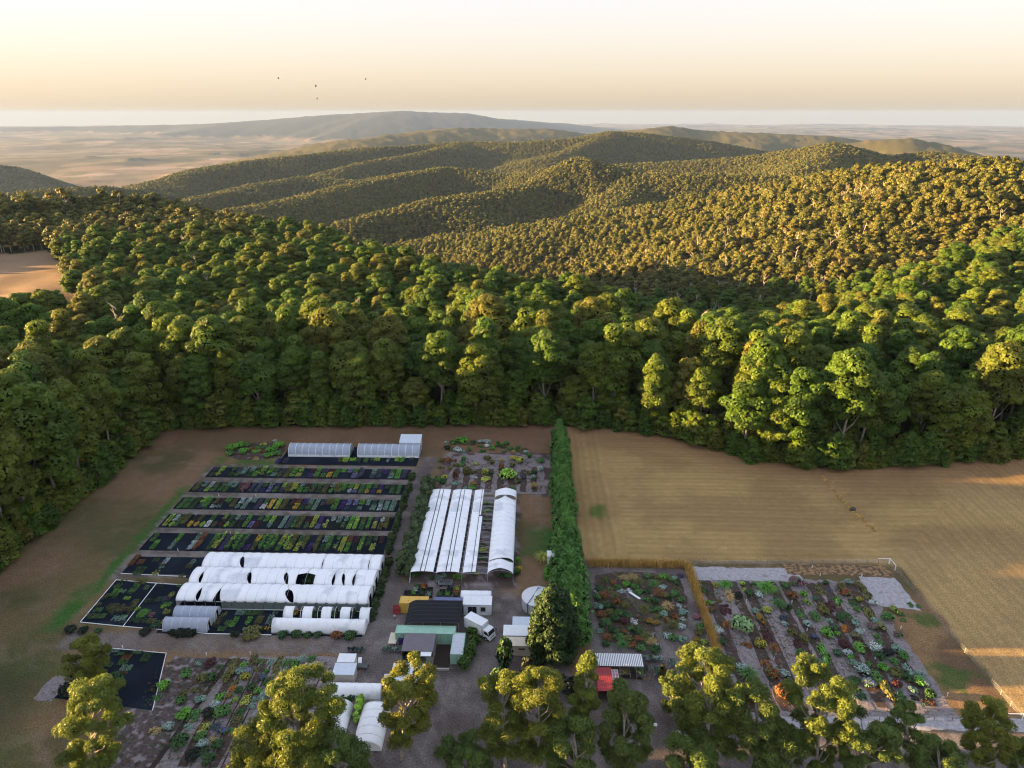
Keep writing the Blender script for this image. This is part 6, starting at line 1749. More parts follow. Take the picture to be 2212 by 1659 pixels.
def fg_gum(u_top, v_top, u_b, v_b, W, label, leaf=FGL, n=34, rl=1.5, base=.3, seed=0, shape='open', nq=520, size=.21, group=None, nl=16, core=.42, r0=.3):
    W *= 1.34; rl *= .88; n = int(n * 1.6)
    bx, by, _ = at(u_b, v_b)
    d = math.hypot(bx, by)
    H = max(3.0, at(u_top, v_top, dist=d)[2])
    rng = np.random.default_rng(seed + 300)
    c, rad = gum_lobes(rng, H, W, base, n, rl, shape)
    # the crown leans towards where its top was seen
    tx = at(u_top, v_top, dist=d)
    sh = np.array([tx[0] - bx, tx[1] - by])
    c[:, :2] += sh[None] * (c[:, 2:3] / H)
    o = empty('gum_tree', (bx, by, 0)); tag(o, label, 'tree', group)
    link('crown', crown_mesh('crown', rng, c, rad, nq, size, [leaf, CORE], flat=.78, core=core, jit=.65, zmin=-.5, asp=2.5, inner=.45, tri=True), o)
    m = MB()
    top = Vector((sh[0] * .8, sh[1] * .8, H * .86)); mid = Vector((sh[0] * .35 + rng.normal() * .3, sh[1] * .35, H * .42))
    m.tube([(0, 0, -.4), (0, 0, .4), mid, top], [r0 * 1.3, r0, r0 * .72, r0 * .15], 8)
    m.build('trunk', BARK, o, smooth=True)
    for i in rng.permutation(n)[:nl]:
        e = Vector(c[i]); t = float(np.clip(e.z / H - .25, .18, .8)) * 1.1
        s = mid * min(1, t / .42) if t < .42 else mid.lerp(top, (t - .42) / .58)
        k = s.lerp(e, .55) + Vector((rng.normal() * .3, rng.normal() * .3, -.4))
        MB().tube([s, k, e], [r0 * .5, r0 * .34, r0 * .1], 5, caps=False).build('branch', BARK, o, smooth=True)
    return o


fg_gum(188, 1372, 195, 1495, 2.9, 'small round crowned gum at the left end of the gravel road', n=20, rl=1.3, base=.25, seed=1)
fg_gum(200, 1478, 205, 1700, 3.5, 'leftmost foreground gum with a sunlit crown below the small dark mat', n=40, rl=1.35, seed=2, base=.22)
fg_gum(655, 1452, 640, 1700, 4.6, 'broad golden foreground gum in front of the lower left garden', n=56, rl=1.5, seed=3, base=.2)
fg_gum(560, 1560, 545, 1720, 3.0, 'lower golden gum merging with the left side of the broad golden one', n=26, rl=1.4, seed=4, base=.2)
fg_gum(890, 1425, 868, 1640, 2.9, 'loose yellow topped gum beside the turning yard', n=34, rl=1.2, seed=5, base=.2)
fg_gum(735, 1590, 740, 1740, 3.0, 'low olive gum at the bottom edge left of the turning yard', leaf=FGD, n=26, rl=1.4, seed=6, base=.15)
fg_gum(1085, 1462, 1092, 1660, 3.2, 'left foreground gum of the group in front of the pine', n=34, rl=1.3, seed=7, base=.25)
fg_gum(1165, 1450, 1160, 1680, 2.8, 'middle foreground gum of the group in front of the pine', n=34, rl=1.3, seed=8, base=.25)
fg_gum(1272, 1408, 1250, 1650, 1.9, 'slender tall gum with a bare pale trunk left of the red kiosk', n=26, rl=1.0, seed=9, base=.35, shape='column')
fg_gum(1350, 1490, 1352, 1680, 2.9, 'olive foreground gum in front of the red kiosk', leaf=FGD, n=32, rl=1.25, seed=10, base=.2)
fg_gum(1462, 1462, 1450, 1545, 1.9, 'small round gum between the plant tables and the golden gum', leaf=FGD, n=16, rl=1.0, seed=11, base=.3)
fg_gum(1525, 1398, 1535, 1660, 3.7, 'brightest golden gum at the near corner of the striped garden', n=52, rl=1.4, seed=12, base=.18)
fg_gum(1630, 1480, 1640, 1700, 3.0, 'dark olive gum right of the brightest golden gum', leaf=FGD, n=34, rl=1.3, seed=13, base=.15)
fg_gum(1785, 1435, 1760, 1700, 3.9, 'wide open crowned gum in front of the middle of the striped garden', n=46, rl=1.15, seed=14, base=.2, leaf=FGL)
fg_gum(1880, 1555, 1860, 1720, 3.4, 'dark olive gum near the bottom edge in front of the striped garden', leaf=FGD, n=30, rl=1.2, seed=15, base=.2)
fg_gum(1960, 1520, 1945, 1700, 1.6, 'thin gum with a few leafy tufts beside the grey car park', leaf=FGD, n=10, rl=.9, seed=16, base=.5)
fg_gum(2150, 1528, 2105, 1690, 2.6, 'leaning golden gum by the grey car park at the lower right', n=24, rl=1.15, seed=17, base=.35)
fg_gum(2215, 1600, 2215, 1720, 1.8, 'golden gum cut by the right edge of the picture', n=14, rl=1.1, seed=18, base=.3)
fg_gum(2020, 1600, 2030, 1740, 3.2, 'low dark gum at the bottom edge below the grey car park', leaf=FGD, n=26, rl=1.3, seed=19, base=.15)
fg_gum(1000, 1605, 1000, 1700, 2.9, 'dark leafy gum at the bottom middle by the yard entrance', leaf=FGD, n=24, rl=1.2, seed=20, base=.12)
fg_gum(1500, 1600, 1500, 1740, 3.0, 'olive gum at the bottom edge below the golden corner gum', leaf=FGD, n=26, rl=1.3, seed=21, base=.15)
fg_gum(1240, 1560, 1240, 1720, 2.8, 'olive gum at the bottom edge below the slender tall gum', leaf=FGD, n=26, rl=1.3, seed=22, base=.15)
fg_gum(1700, 1590, 1700, 1730, 2.8, 'dark olive gum at the bottom edge below the wide open crowned gum', leaf=FGD, n=24, rl=1.3, seed=25, base=.15)
fg_gum(640, 1600, 650, 1750, 3.2, 'golden gum at the bottom edge below the broad golden one', n=28, rl=1.4, seed=23, base=.15)
for k, (u, v, r, h, lab) in enumerate(((1092, 1440, 2.6, 1.5, 'tall dark bush left of the cream store shed'), (1140, 1470, 2.4, 1.3, 'dark bush in front of the cream store shed'), (1075, 1490, 2.2, 1.2, 'dark bush at the right edge of the turning yard'), (150, 1500, 2.4, .9, 'dark bush under the small round crowned gum'), (250, 1480, 2.4, .8, 'dark bush at the near edge of the small dark mat'), (1225, 1500, 2.6, 1.3, 'black green bush behind the slender tall gum'))):
    x, y, _ = at(u, v); plant('upright' if k < 3 else 'mound', 'dark green' if k % 2 == 0 else 'black green', x, y, r, h, lab, None, 1.0, rr_)
for u, v, r, lab in ((1462, 1590, 1.0, 'silver'), (1485, 1585, .9, 'white flowered')):
    x, y, _ = at(u, v); plant('mound', lab, x, y, r, .8, '%s rounded shrub in the small bed by the sales area path' % lab, None, 1.0, rr_)

# ------------------------------------------------------------------ truck
def truck():
    z = 3.35
    A, B_, C_, D_ = (Vector(pE(*p, z)[:2]) for p in ((985, 690), (1145, 775), (1070, 838), (908, 760)))
    ctr = (A + B_ + C_ + D_) / 4
    fwd = ((B_ - A) + (C_ - D_)).normalized()
    L, W = 4.6, 2.25
    o = empty('box_truck', (ctr.x, ctr.y, 0), math.atan2(fwd.y, fwd.x)); tag(o, 'white box truck parked beside the white cabin, cab towards the camera', 'truck')
    MB().box(-L / 2, L / 2, -W / 2, W / 2, .95, z).build('cargo_box', WPAINT, o)
    e = MB()
    for sy in (1, -1):
        e.box(-L / 2 - .02, L / 2 + .02, sy * W / 2 - .04, sy * W / 2 + .02 * sy + .02, z - .06, z + .03)
        e.box(L / 2 - .06, L / 2 + .03, sy * W / 2 - .03, sy * W / 2 + .03, .95, z - .062); e.box(-L / 2 - .03, -L / 2 + .06, sy * W / 2 - .03, sy * W / 2 + .03, .95, z - .062)
    for sx in (1, -1): e.box(sx * L / 2 - .03, sx * L / 2 + .03, -W / 2 + .05, W / 2 - .05, z - .058, z + .028)
    e.build('edge_trim', mat('alu_trim', (.55, .56, .57), .4, .05, 3, metal=.4), o)
    MB().box(-L / 2 + .1, L / 2 + 1.75, -.42, .42, .55, .94).build('chassis', DARKSTEEL, o)
    c0 = L / 2 + .12
    pr = [(c0, .75), (c0, 2.45), (c0 + .12, 2.52), (c0 + 1.0, 2.50), (c0 + 1.30, 2.36), (c0 + 1.68, 1.50), (c0 + 1.74, 1.35), (c0 + 1.76, .62), (c0 + 1.2, .62), (c0 + 1.15, .95), (c0 + .45, .95), (c0 + .40, .75)]
    hw = 1.0
    m = MB(); n = len(pr)
    m.add([(x, -hw, zz) for x, zz in pr] + [(x, hw, zz) for x, zz in pr], [tuple(range(n)), tuple(range(2 * n - 1, n - 1, -1))] + [((i + 1) % n, i, n + i, n + (i + 1) % n) for i in range(n)])
    cab = m.build('cab', WPAINT, o)
    bv = cab.modifiers.new('edges', 'BEVEL'); bv.width = .06; bv.segments = 2
    # glass
    nx, nz = .866, .43
    a, b = Vector((c0 + 1.33, 0, 2.31)), Vector((c0 + 1.65, 0, 1.56)); off = Vector((.02, 0, .012))
    MB().add([a + off + Vector((0, -.88, 0)), b + off + Vector((0, -.92, 0)), b + off + Vector((0, .92, 0)), a + off + Vector((0, .88, 0))], [(0, 1, 2, 3)]).build('windscreen', GLASS, o)
    for s in (1, -1):
        y = s * (hw + .008)
        MB().add([(c0 + .35, y, 1.55), (c0 + 1.5, y, 1.5), (c0 + 1.24, y, 2.28), (c0 + .35, y, 2.28)], [(0, 1, 2, 3)]).build('side_window', GLASS, o)
        d = MB().box(c0 + .3, c0 + .325, min(y, y + s * .005), max(y, y + s * .005), .95, 2.3).build('door_seam', DARKSTEEL, o)
        MB().box(c0 + 1.765, c0 + 1.80, s * .72 - .2, s * .72 + .2, .88, 1.1).build('headlight', mat('lamp_glass', (.6, .62, .65), .15, .05, 2) if s == 1 else bpy.data.materials['lamp_glass'], o)
        MB().tube([(c0 + 1.5, s * 1.0, 1.9), (c0 + 1.75, s * 1.22, 2.0)], .025, 5).box(c0 + 1.7, c0 + 1.78, s * 1.24 - .1, s * 1.24 + .1, 1.75, 2.15).build('mirror', BLACKP, o)
        MB().box(-1.6, 1.3, s * 1.02 - .03, s * 1.02 + .03, .5, .72).build('side_guard', STEEL, o)
    MB().box(c0 + 1.74, c0 + 1.84, -1.0, 1.0, .45, .75).build('bumper', PIPE, o)
    MB().box(c0 + 1.765, c0 + 1.79, -.45, .45, .9, 1.06).build('grille', BLACKP, o)
    for wx in (c0 + .8, -1.15):
        for s in (1, -1):
            t = MB().tube([(wx, s * .72, .43), (wx, s * 1.0, .43)], .43, 18).build('tyre', RUBBER, o)
            MB().tube([(wx, s * .99, .43), (wx, s * 1.02, .43)], .23, 12).build('rim', STEEL, t)


truck()


# ------------------------------------------------------------------ person walking across the yard
def person():
    x, y, _ = pE(192, 782)
    o = empty('person', (x, y, 0), R(200)); tag(o, 'person in a pale shirt and dark trousers standing in the gravel yard', 'person')
    J = {'pel': (0, 0, .95, .145), 'wst': (0, .0, 1.12, .13), 'chs': (0, .02, 1.35, .155), 'nck': (0, .02, 1.50, .06), 'hed': (0, -.01, 1.64, .10), 'top': (0, .0, 1.73, .075)}
    ch = [('pel', 'wst'), ('wst', 'chs'), ('chs', 'nck'), ('nck', 'hed'), ('hed', 'top')]
    for s, k in ((1, 'l'), (-1, 'r')):
        J.update({k + 'h': (s * .10, 0, .90, .10), k + 'k': (s * .11, -.06 * s, .50, .065), k + 'a': (s * .12, .05 * s, .09, .045), k + 'f': (s * .13, .05 * s - .17, .035, .04),
                  k + 's': (s * .19, .02, 1.43, .065), k + 'e': (s * .27, .03, 1.16, .045), k + 'w': (s * .22, -.16, .98, .032), k + 'm': (s * .20, -.24, .96, .04)})
        ch += [('pel', k + 'h'), (k + 'h', k + 'k'), (k + 'k', k + 'a'), (k + 'a', k + 'f'), ('chs', k + 's'), (k + 's', k + 'e'), (k + 'e', k + 'w'), (k + 'w', k + 'm')]
        for q in range(4): J[k + 'g%d' % q] = (s * (.175 + .018 * q), -.31, .945 - .004 * q, .010); ch.append((k + 'm', k + 'g%d' % q))
        J[k + 't'] = (s * .165, -.24, .99, .011); ch.append((k + 'm', k + 't'))
    keys = list(J)
    me = bpy.data.meshes.new('body'); me.from_pydata([J[k][:3] for k in keys], [(keys.index(a), keys.index(b)) for a, b in ch], [])
    b = link('body', me, o)
    b.modifiers.new('skin', 'SKIN')
    for i, k in enumerate(keys):
        sv = me.skin_vertices[0].data[i]; sv.radius = (J[k][3],) * 2; sv.use_root = (k == 'pel')
    ss = b.modifiers.new('sub', 'SUBSURF'); ss.levels = ss.render_levels = 1
    m, N, L, P = nmat('person_clothes')
    tc = N.new('ShaderNodeTexCoord'); sp = N.new('ShaderNodeSeparateXYZ'); L.new(tc.outputs['Object'], sp.inputs[0])
    rp = N.new('ShaderNodeValToRGB'); rp.color_ramp.interpolation = 'CONSTANT'
    for i, (p, c) in enumerate(((0, (.02, .02, .022)), (.5, (.035, .04, .06)), (.92, (.55, .56, .58)), (1.46, (.42, .26, .19)))):
        if i > 1: rp.color_ramp.elements.new(p / 2)
        rp.color_ramp.elements[i].position = p / 2; rp.color_ramp.elements[i].color = (*c, 1)
    mm = N.new('ShaderNodeMath'); mm.operation = 'MULTIPLY'; mm.inputs[1].default_value = .5
    L.new(sp.outputs[2], mm.inputs[0]); L.new(mm.outputs[0], rp.inputs[0]); L.new(rp.outputs[0], P.inputs['Base Color'])
    me.materials.append(m)
    v, f = ico()
    hv = np.array([0, .015, 1.70]) + v * np.array([.105, .115, .085])
    link('hair', npmesh('hair', hv, f, [mat('dark_hair', (.03, .02, .015), .6, .2)], smooth=True), o)


person()


# ------------------------------------------------------------------ trolleys, tables and yard clutter
def trolley(label, x, y, L, W, rz, h=.75, tiers=1, plants=(), name='plant_trolley', cat='trolley', wheels=True):
    o = empty(name, (x, y, 0), rz); tag(o, label, cat)
    for t in range(tiers):
        z = h * (t + 1) / tiers
        d = MB()
        for k in range(6): d.box(-L / 2 + L * k / 6 + .02, -L / 2 + L * (k + 1) / 6 - .02, -W / 2, W / 2, z - .04, z)
        d.build('shelf', DARKSTEEL, o)
    for sx in (1, -1):
        for sy in (1, -1):
            MB().box(sx * (L / 2 - .04) - .03, sx * (L / 2 - .04) + .03, sy * (W / 2 - .04) - .03, sy * (W / 2 - .04) + .03, .12 if wheels else 0, h + .25).build('leg', STEEL, o)
            if wheels: MB().tube([(sx * (L / 2 - .04), sy * (W / 2 - .04) - .03, .07), (sx * (L / 2 - .04), sy * (W / 2 - .04) + .03, .07)], .07, 8).build('wheel', RUBBER, o)
    for i, (cn, kd) in enumerate(plants):
        q = link('potted_plant', batch_mesh(kd, 0, 1.5, 1.0, cn), loc=(0, 0, 0))
        a = -L / 2 + L * (i + .5) / len(plants)
        q.location = (x + math.cos(rz) * a, y + math.sin(rz) * a, h + .01); q.rotation_euler = (0, 0, rz); q.scale = (L / len(plants) * .9, W / 1.5, 1)
        tag(q, '%s potted plants on the %s' % (cn, ' '.join(label.split()[:9])), 'plants', 'potted plants on trolleys and tables')
    return o


x, y, _ = pE(165, 1105); trolley('long plant trolley full of grey green pots at the left of the potting shed', x, y, 4.0, 1.1, -.05, plants=(('grey green', 'low'), ('mid green', 'low'), ('silver', 'low'), ('mid green', 'mid')))
x, y, _ = pE(328, 1165); trolley('dark trolley of small green pots in front of the potting shed', x, y, 2.4, 1.5, .05, .45, plants=(('dark green', 'low'), ('mid green', 'low')))
x, y, _ = pG(248, 190); trolley('dark plant trolley on the gravel road above the two huts', x, y, 3.2, 1.2, 0, .6, plants=(('black green', 'low'), ('dark green', 'low')))
x, y, _ = pG(290, 300); trolley('empty steel trolley beside the front small hut', x, y, 2.3, 1.2, -.05, .5)
x, y, _ = pG(277, 268); o = empty('sack', (x, y, 0), .2); tag(o, 'white slab leaning on blocks beside the rear small hut', 'slab'); MB().box(-.35, .35, -1.1, 1.1, .25, .36).build('slab', WPAINT, o); MB().box(-.3, .3, -.8, -.6, 0, .247).box(-.3, .3, .6, .8, 0, .247).build('block', CONC, o)
o.name = 'stone_slab'
x, y, _ = pE(180, 1000); o = empty('work_table', (x, y, 0)); tag(o, 'cream topped work table left of the green container', 'table')
MB().box(-.8, .8, -1.6, 1.6, .85, .92).build('tabletop', CREAM, o)
for sx in (1, -1):
    for sy in (1, -1): MB().box(sx * .7 - .04, sx * .7 + .04, sy * 1.5 - .04, sy * 1.5 + .04, 0, .85).build('leg', STEEL, o)
x, y, _ = pE(270, 1010); o = empty('crate_stack', (x, y, 0)); tag(o, 'deep purple stacked crates between the work table and the potting shed', 'crates')
for k in range(4):
    b = MB(); z = .4 * k
    b.box(-.6, .6, -.75, .75, z, z + .05)
    for s in (1, -1): b.box(s * .6 - .03, s * .6 + .03, -.75, .75, z + .05, z + .37); b.box(-.57, .57, s * .75 - .03, s * .75 + .03, z + .05, z + .37)
    b.build('crate', PURPLE, o)


def cage(label, x, y, L, W, H, rz):
    o = empty('mesh_trailer', (x, y, 0), rz); tag(o, label, 'trailer')
    MB().box(-L / 2, L / 2, -W / 2, W / 2, .45, .52).build('deck', DARKSTEEL, o)
    b = MB()
    for s in (1, -1):
        for zz in (.55, .8, 1.05): b.tube([(-L / 2, s * W / 2, zz), (L / 2, s * W / 2, zz)], .025, 4); b.tube([(s * L / 2, -W / 2, zz), (s * L / 2, W / 2, zz)], .025, 4)
        for k in range(7): b.tube([(-L / 2 + L * k / 6, s * W / 2, .5), (-L / 2 + L * k / 6, s * W / 2, 1.07)], .022, 4)
    b.build('cage', STEEL, o)
    for s in (1, -1):
        for w in (-.3, .3): MB().tube([(w * L, s * (W / 2 - .1), .25), (w * L, s * (W / 2 + .06), .25)], .25, 12).build('wheel', RUBBER, o)
    return o


x, y, _ = pE(712, 420); cage('grey steel mesh trailer in front of the shade house', x, y, 3.0, 1.4, 1, 0)
# orange trailer half under the gum
x, y, _ = pG(735, 540)
o = empty('farm_trailer', (x, y, 0), R(83)); tag(o, 'orange red farm trailer with pale slats beside the yellow topped gum', 'trailer')
MB().box(-1.9, 1.9, -.95, .95, .62, .74).build('deck', ORANGEP, o)
for s in (1, -1):
    MB().box(-1.9, 1.9, s * .95 - .03, s * .95 + .03, .742, 1.15).build('side_board', ORANGEP, o)
    MB().box(s * 1.9 - .03, s * 1.9 + .03, -.915, .915, .742, 1.15).build('end_board', ORANGEP, o)
    for w in (-.6, .6): MB().tube([(w, s * .80, .36), (w, s * 1.02, .36)], .36, 14).build('wheel', RUBBER, o)
for k in range(3): MB().box(-1.3 + k * 1.15, -1.1 + k * 1.15, -.9, .9, .75, .83).build('slat', PIPE, o)
MB().tube([(1.9, 0, .6), (3.0, 0, .5)], .06, 6).build('drawbar', ORANGEP, o)
# pots and boxes behind the containers
RP = random.Random(4)
PB = ((410, 470, 'silver', 'mid'), (390, 500, 'bright green', 'mid'), (420, 440, 'mid green', 'mid'), (490, 440, 'orange flowered', 'mid'), (470, 500, 'dark green', 'mid'), (550, 470, 'black green', 'low'), (545, 515, 'grey green', 'mid'), (655, 515, 'mid green', 'mid'), (680, 490, 'black green', 'low'), (735, 515, 'bright green', 'mid'), (755, 470, 'black green', 'low'), (835, 455, 'yellow green', 'mid'), (830, 480, 'orange flowered', 'low'), (825, 515, 'olive green', 'mid'), (320, 500, 'black green', 'low'))
for i, (c, d, cn, kd) in enumerate(PB):
    x, y, _ = pE(c, d + 15)
    pl = link('planter_box', None, loc=(x, y, 0)); tag(pl, '%s plants in a dark planter behind the %s container%s' % (cn, 'yellow' if c < 580 else 'blue', ', back row' if d < 480 else ', front row'), 'planter', 'planters behind the two coloured containers')
    b = MB().box(-.65, .65, -.8, .8, 0, .06)
    for s in (1, -1): b.box(s * .65 - .03, s * .65 + .03, -.8, .8, .061, .5); b.box(-.62, .62, s * .8 - .03, s * .8 + .03, .061, .5)
    b.build('box', BLACKP, pl); q = link('foliage', batch_mesh(kd, 1, 1.5, 1.2, cn), pl, (0, 0, .3))
# plant tables of the sales area
for c, d, L, W, cn, lab in ((378, 530, 4.2, 1.3, 'mid green', 'plant table right of the slatted shelter'), (473, 553, 1.4, 2.4, 'grey green', 'white plant table farthest right in the sales area, rear one'), (480, 620, 1.4, 2.2, 'dark green', 'white plant table farthest right in the sales area, front one'), (393, 595, 1.2, 2.6, 'mid green', 'narrow plant table beside the young yellowish tree'), (312, 595, 1.5, 3.0, 'mid green', 'plant table under the right end of the slatted shelter'), (240, 600, 2.0, 1.6, 'olive green', 'plant table under the middle of the slatted shelter'), (345, 590, .8, 3.4, 'dark green', 'thin plant table just right of the slatted shelter')):
    x, y, _ = pH(c, d + 8); trolley(lab, x, y, L, W, 0, .8, plants=((cn, 'mid'), ('silver' if L > 2 else cn, 'low')), name='plant_table', cat='table', wheels=False)
x, y, _ = pH(425, 640); plant('upright', 'olive green', x, y, 1.2, 1.9, 'young yellowish green tree standing among the plant tables', None, 1.0, rr_)
x, y, _ = pH(372, 862); o = empty('plank_bench', (x, y, 0), .05); tag(o, 'white slatted bench beside the lower sales path', 'bench')
for k in range(5): MB().box(-1.0, 1.0, -.32 + .13 * k, -.22 + .13 * k, .42, .46).build('slat', WPAINT, o)
for s in (-.8, .8): MB().box(s - .05, s + .05, -.3, .3, 0, .42).build('leg', WPAINT, o)


# ------------------------------------------------------------------ fences
def fence(label, pts, step=2.6, h=1.25, wires=4, name='wire_fence', ends=()):
    o = empty(name, (*pts[0], 0)); tag(o, label, 'fence')
    base = Vector((*pts[0], 0))
    pm = MB().tube([(0, 0, -.3), (0, 0, h)], .07, 5)
    first = None
    for a, b in zip(pts[:-1], pts[1:]):
        a, b = Vector((*a, 0)), Vector((*b, 0))
        n = max(1, int((b - a).length / step))
        for k in range(n + 1):
            p = a.lerp(b, k / n) - base
            if first is None: q = first = pm.build('post', TIMBER, o)
            else: q = link('post', first.data, o)
            q.location = p
        for wz in range(wires):
            z = .3 + (h - .35) * wz / (wires - 1)
            MB().tube([a - base + Vector((0, 0, z)), b - base + Vector((0, 0, z))], .012, 3).build('wire', STEEL, o)
    for (p, d) in ends:   # strainer posts with a top rail and a stay
        s = MB(); P0, D0 = Vector((*p, 0)) - base, Vector((*d, 0))
        s.tube([P0, P0 + Vector((0, 0, 1.5))], .09, 6); s.tube([P0 + D0 * 2.6, P0 + D0 * 2.6 + Vector((0, 0, 1.45))], .09, 6)
        s.tube([P0 + Vector((0, 0, 1.4)), P0 + D0 * 2.6 + Vector((0, 0, 1.4))], .07, 6)
        s.build('strainer', PIPE, o)
    return o


fence('post and wire fence round the far and right sides of the striped garden', [(38.3, 143.2), (85.7, 145.2), (87.4, 96.2), (87.6, 84)], ends=(((85.7, 145.2), (-1, 0)), ((85.75, 145.0), (0.03, -1)), ((87.3, 98.5), (-1, 0))))
fence('low wire fence along the near side of the striped garden', [(62, 97.6), (84.6, 98.4)], 3.0, 1.0, 3)
# marker stakes on the beds
sm = MB().box(-.06, .06, -.06, .06, 0, .75)
first = None
for i, (f, c, d) in enumerate(((pH, 835, 125), (pH, 1000, 118), (pH, 1165, 75), (pH, 1205, 115), (pH, 1410, 118), (pH, 840, 245), (pH, 1065, 250), (pH, 1285, 245), (pH, 1505, 255), (pH, 903, 378), (pH, 1140, 388), (pH, 1603, 375), (pH, 977, 530), (pH, 1225, 535), (pH, 1475, 530), (pH, 1585, 705), (pH, 1833, 705), (pA, 1143, 248 + 580), (pA, 1660, 660), (pA, 1340, 655), (pA, 986, 1130), (pA, 1440, 985), (pA, 818, 1345), (pF, 573, 165), (pF, 1152, 215), (pF, 1455, 210))):
    x, y, _ = f(c, d + 4)
    if first is None: o = first = sm.build('marker_stake', PIPE)
    else: o = link('marker_stake', first.data)
    o.location = (x, y, .02)
    tag(o, 'short white marker stake standing in the garden ground' if f is pH else 'short white marker stake at the edge of a black bed', 'stake', 'white marker stakes in the striped garden' if f is pH else 'white marker stakes by the black beds')


# ------------------------------------------------------------------ old fence line in the stubble: straw ridge and stones
pts = [pr(*q) for q, pr in (((1245, 285), crop(1209.6, 898.6, .453)), ((1290, 335), crop(1209.6, 898.6, .453)), ((1350, 405), crop(1209.6, 898.6, .453)), ((1395, 450), crop(1209.6, 898.6, .453)), ((1450, 500), crop(1209.6, 898.6, .453)), ((1500, 552), crop(1209.6, 898.6, .453)))]
rng = np.random.default_rng(3)
c, r_ = [], []
for a, b in zip(pts[:-1], pts[1:]):
    for k in range(16):
        t = rng.random(); c.append((a[0] + (b[0] - a[0]) * t + rng.normal() * .3, a[1] + (b[1] - a[1]) * t + rng.normal() * .3, .0)); r_.append(.2 + .22 * rng.random())
v, q, t = leaf_cloud(rng, np.array(c), np.array(r_), 26, .16, .6, asp=2.6, jit=1.0)
tag(link('straw', npmesh('straw', v, q, [STRAW], attrs={'tint': t})), 'ridge of uncut straw across the stubble field', kind='stuff')
o = empty('boulder', pts[3]); tag(o, 'dark stone lying on the straw ridge in the stubble field', 'stone')
vv, ff = ico(); vv = vv * np.array([.9, .7, .6]) * (1 + .15 * rng.normal(size=(12, 1))); vv[:, 2] = vv[:, 2] + .3
st = link('boulder', npmesh('boulder', vv, ff, [mat('dark_stone', (.07, .065, .06), .9, .3)]), loc=pts[3]); tag(st, o['label'], 'stone'); bpy.data.objects.remove(o)
# dead white snag and pale trunks in the left belt
q = at(68, 920, 14.0); o = link('dead_tree', DEADV[0], loc=(q[0], q[1], 0)); o.scale = (1.2, 1.2, .95); tag(o, 'dead white gum with bare forked limbs in the left forest belt', 'tree')


# ------------------------------------------------------------------ hot air balloons far off
def balloon(u, v, d, label):
    p = at(u, v, dist=d)
    o = empty('hot_air_balloon', p); tag(o, label, 'balloon', 'hot air balloons over the valley')
    m = MB(); n, k = 16, 10
    prof = [(1.5, -9), (3.2, -6.5), (6, -3), (8.2, .5), (9, 4), (8.4, 7), (6.6, 9.6), (3.8, 11.3), (.2, 12)]
    for r, z in prof:
        for j in range(n): t = 2 * math.pi * j / n; m.v.append((r * math.cos(t), r * math.sin(t), z))
    for i in range(len(prof) - 1):
        for j in range(n): m.f.append((i * n + j, i * n + (j + 1) % n, (i + 1) * n + (j + 1) % n, (i + 1) * n + j)); m.m.append(0)
    m.build('envelope', mat('dark_balloon_cloth', (.05, .045, .05), .8, .2, .1) if 'dark_balloon_cloth' not in bpy.data.materials else bpy.data.materials['dark_balloon_cloth'], o, smooth=True)
    MB().box(-.9, .9, -.7, .7, -14.2, -13).build('basket', TIMBER, o)
    for sx in (1, -1):
        for sy in (1, -1): MB().tube([(sx * .8, sy * .6, -13), (sx * 1.1, sy * 1.0, -9)], .06, 4).build('rope', DARKSTEEL, o)


for u, v, lab in ((601, 169, 'far hot air balloon, leftmost in the sky'), (682, 186, 'largest far hot air balloon, above the long blue mountain'), (685, 213, 'far hot air balloon lowest over the long blue mountain'), (790, 171, 'far hot air balloon, rightmost in the sky')):
    balloon(u, v, 9500 if u != 682 else 7600, lab)

def stuff_instances(name, pts, variants, idx, rot, scl, label=None):
    """one object: its points, each showing one of the tree meshes"""
    src = bpy.data.collections.new(name + '_kinds')
    for i, me in enumerate(variants):
        o = bpy.data.objects.new('%s_kind_%02d' % (name, i), me)
        src.objects.link(o)
    me = bpy.data.meshes.new(name)
    me.vertices.add(len(pts)); me.vertices.foreach_set('co', np.asarray(pts, np.float32).ravel())
    me.attributes.new('idx', 'INT', 'POINT').data.foreach_set('value', np.asarray(idx, np.int32))
    me.attributes.new('rot', 'FLOAT_VECTOR', 'POINT').data.foreach_set('vector', np.stack([0 * rot, 0 * rot, rot], -1).astype(np.float32).ravel())
    me.attributes.new('scl', 'FLOAT_VECTOR', 'POINT').data.foreach_set('vector', np.asarray(scl, np.float32).ravel())
    o = link(name, me)
    ng = bpy.data.node_groups.new(name, 'GeometryNodeTree')
    ng.interface.new_socket('Geometry', in_out='INPUT', socket_type='NodeSocketGeometry')
    ng.interface.new_socket('Geometry', in_out='OUTPUT', socket_type='NodeSocketGeometry')
    N, L = ng.nodes, ng.links
    gi, go = N.new('NodeGroupInput'), N.new('NodeGroupOutput')
    ci = N.new('GeometryNodeCollectionInfo'); ci.inputs['Collection'].default_value = src
    ci.inputs['Separate Children'].default_value = True; ci.inputs['Reset Children'].default_value = True
    ip = N.new('GeometryNodeInstanceOnPoints')
    ip.inputs['Pick Instance'].default_value = True

    def attr(nm, t):
        a = N.new('GeometryNodeInputNamedAttribute'); a.data_type = t; a.inputs['Name'].default_value = nm
        return a.outputs['Attribute']
    L.new(gi.outputs[0], ip.inputs['Points']); L.new(ci.outputs[0], ip.inputs['Instance'])
    L.new(attr('idx', 'INT'), ip.inputs['Instance Index'])
    er = N.new('FunctionNodeEulerToRotation'); L.new(attr('rot', 'FLOAT_VECTOR'), er.inputs[0])
    L.new(er.outputs[0], ip.inputs['Rotation'])
    L.new(attr('scl', 'FLOAT_VECTOR'), ip.inputs['Scale'])
    L.new(ip.outputs[0], go.inputs[0])
    o.modifiers.new('trees', 'NODES').node_group = ng
    return tag(o, kind='stuff', label=label)


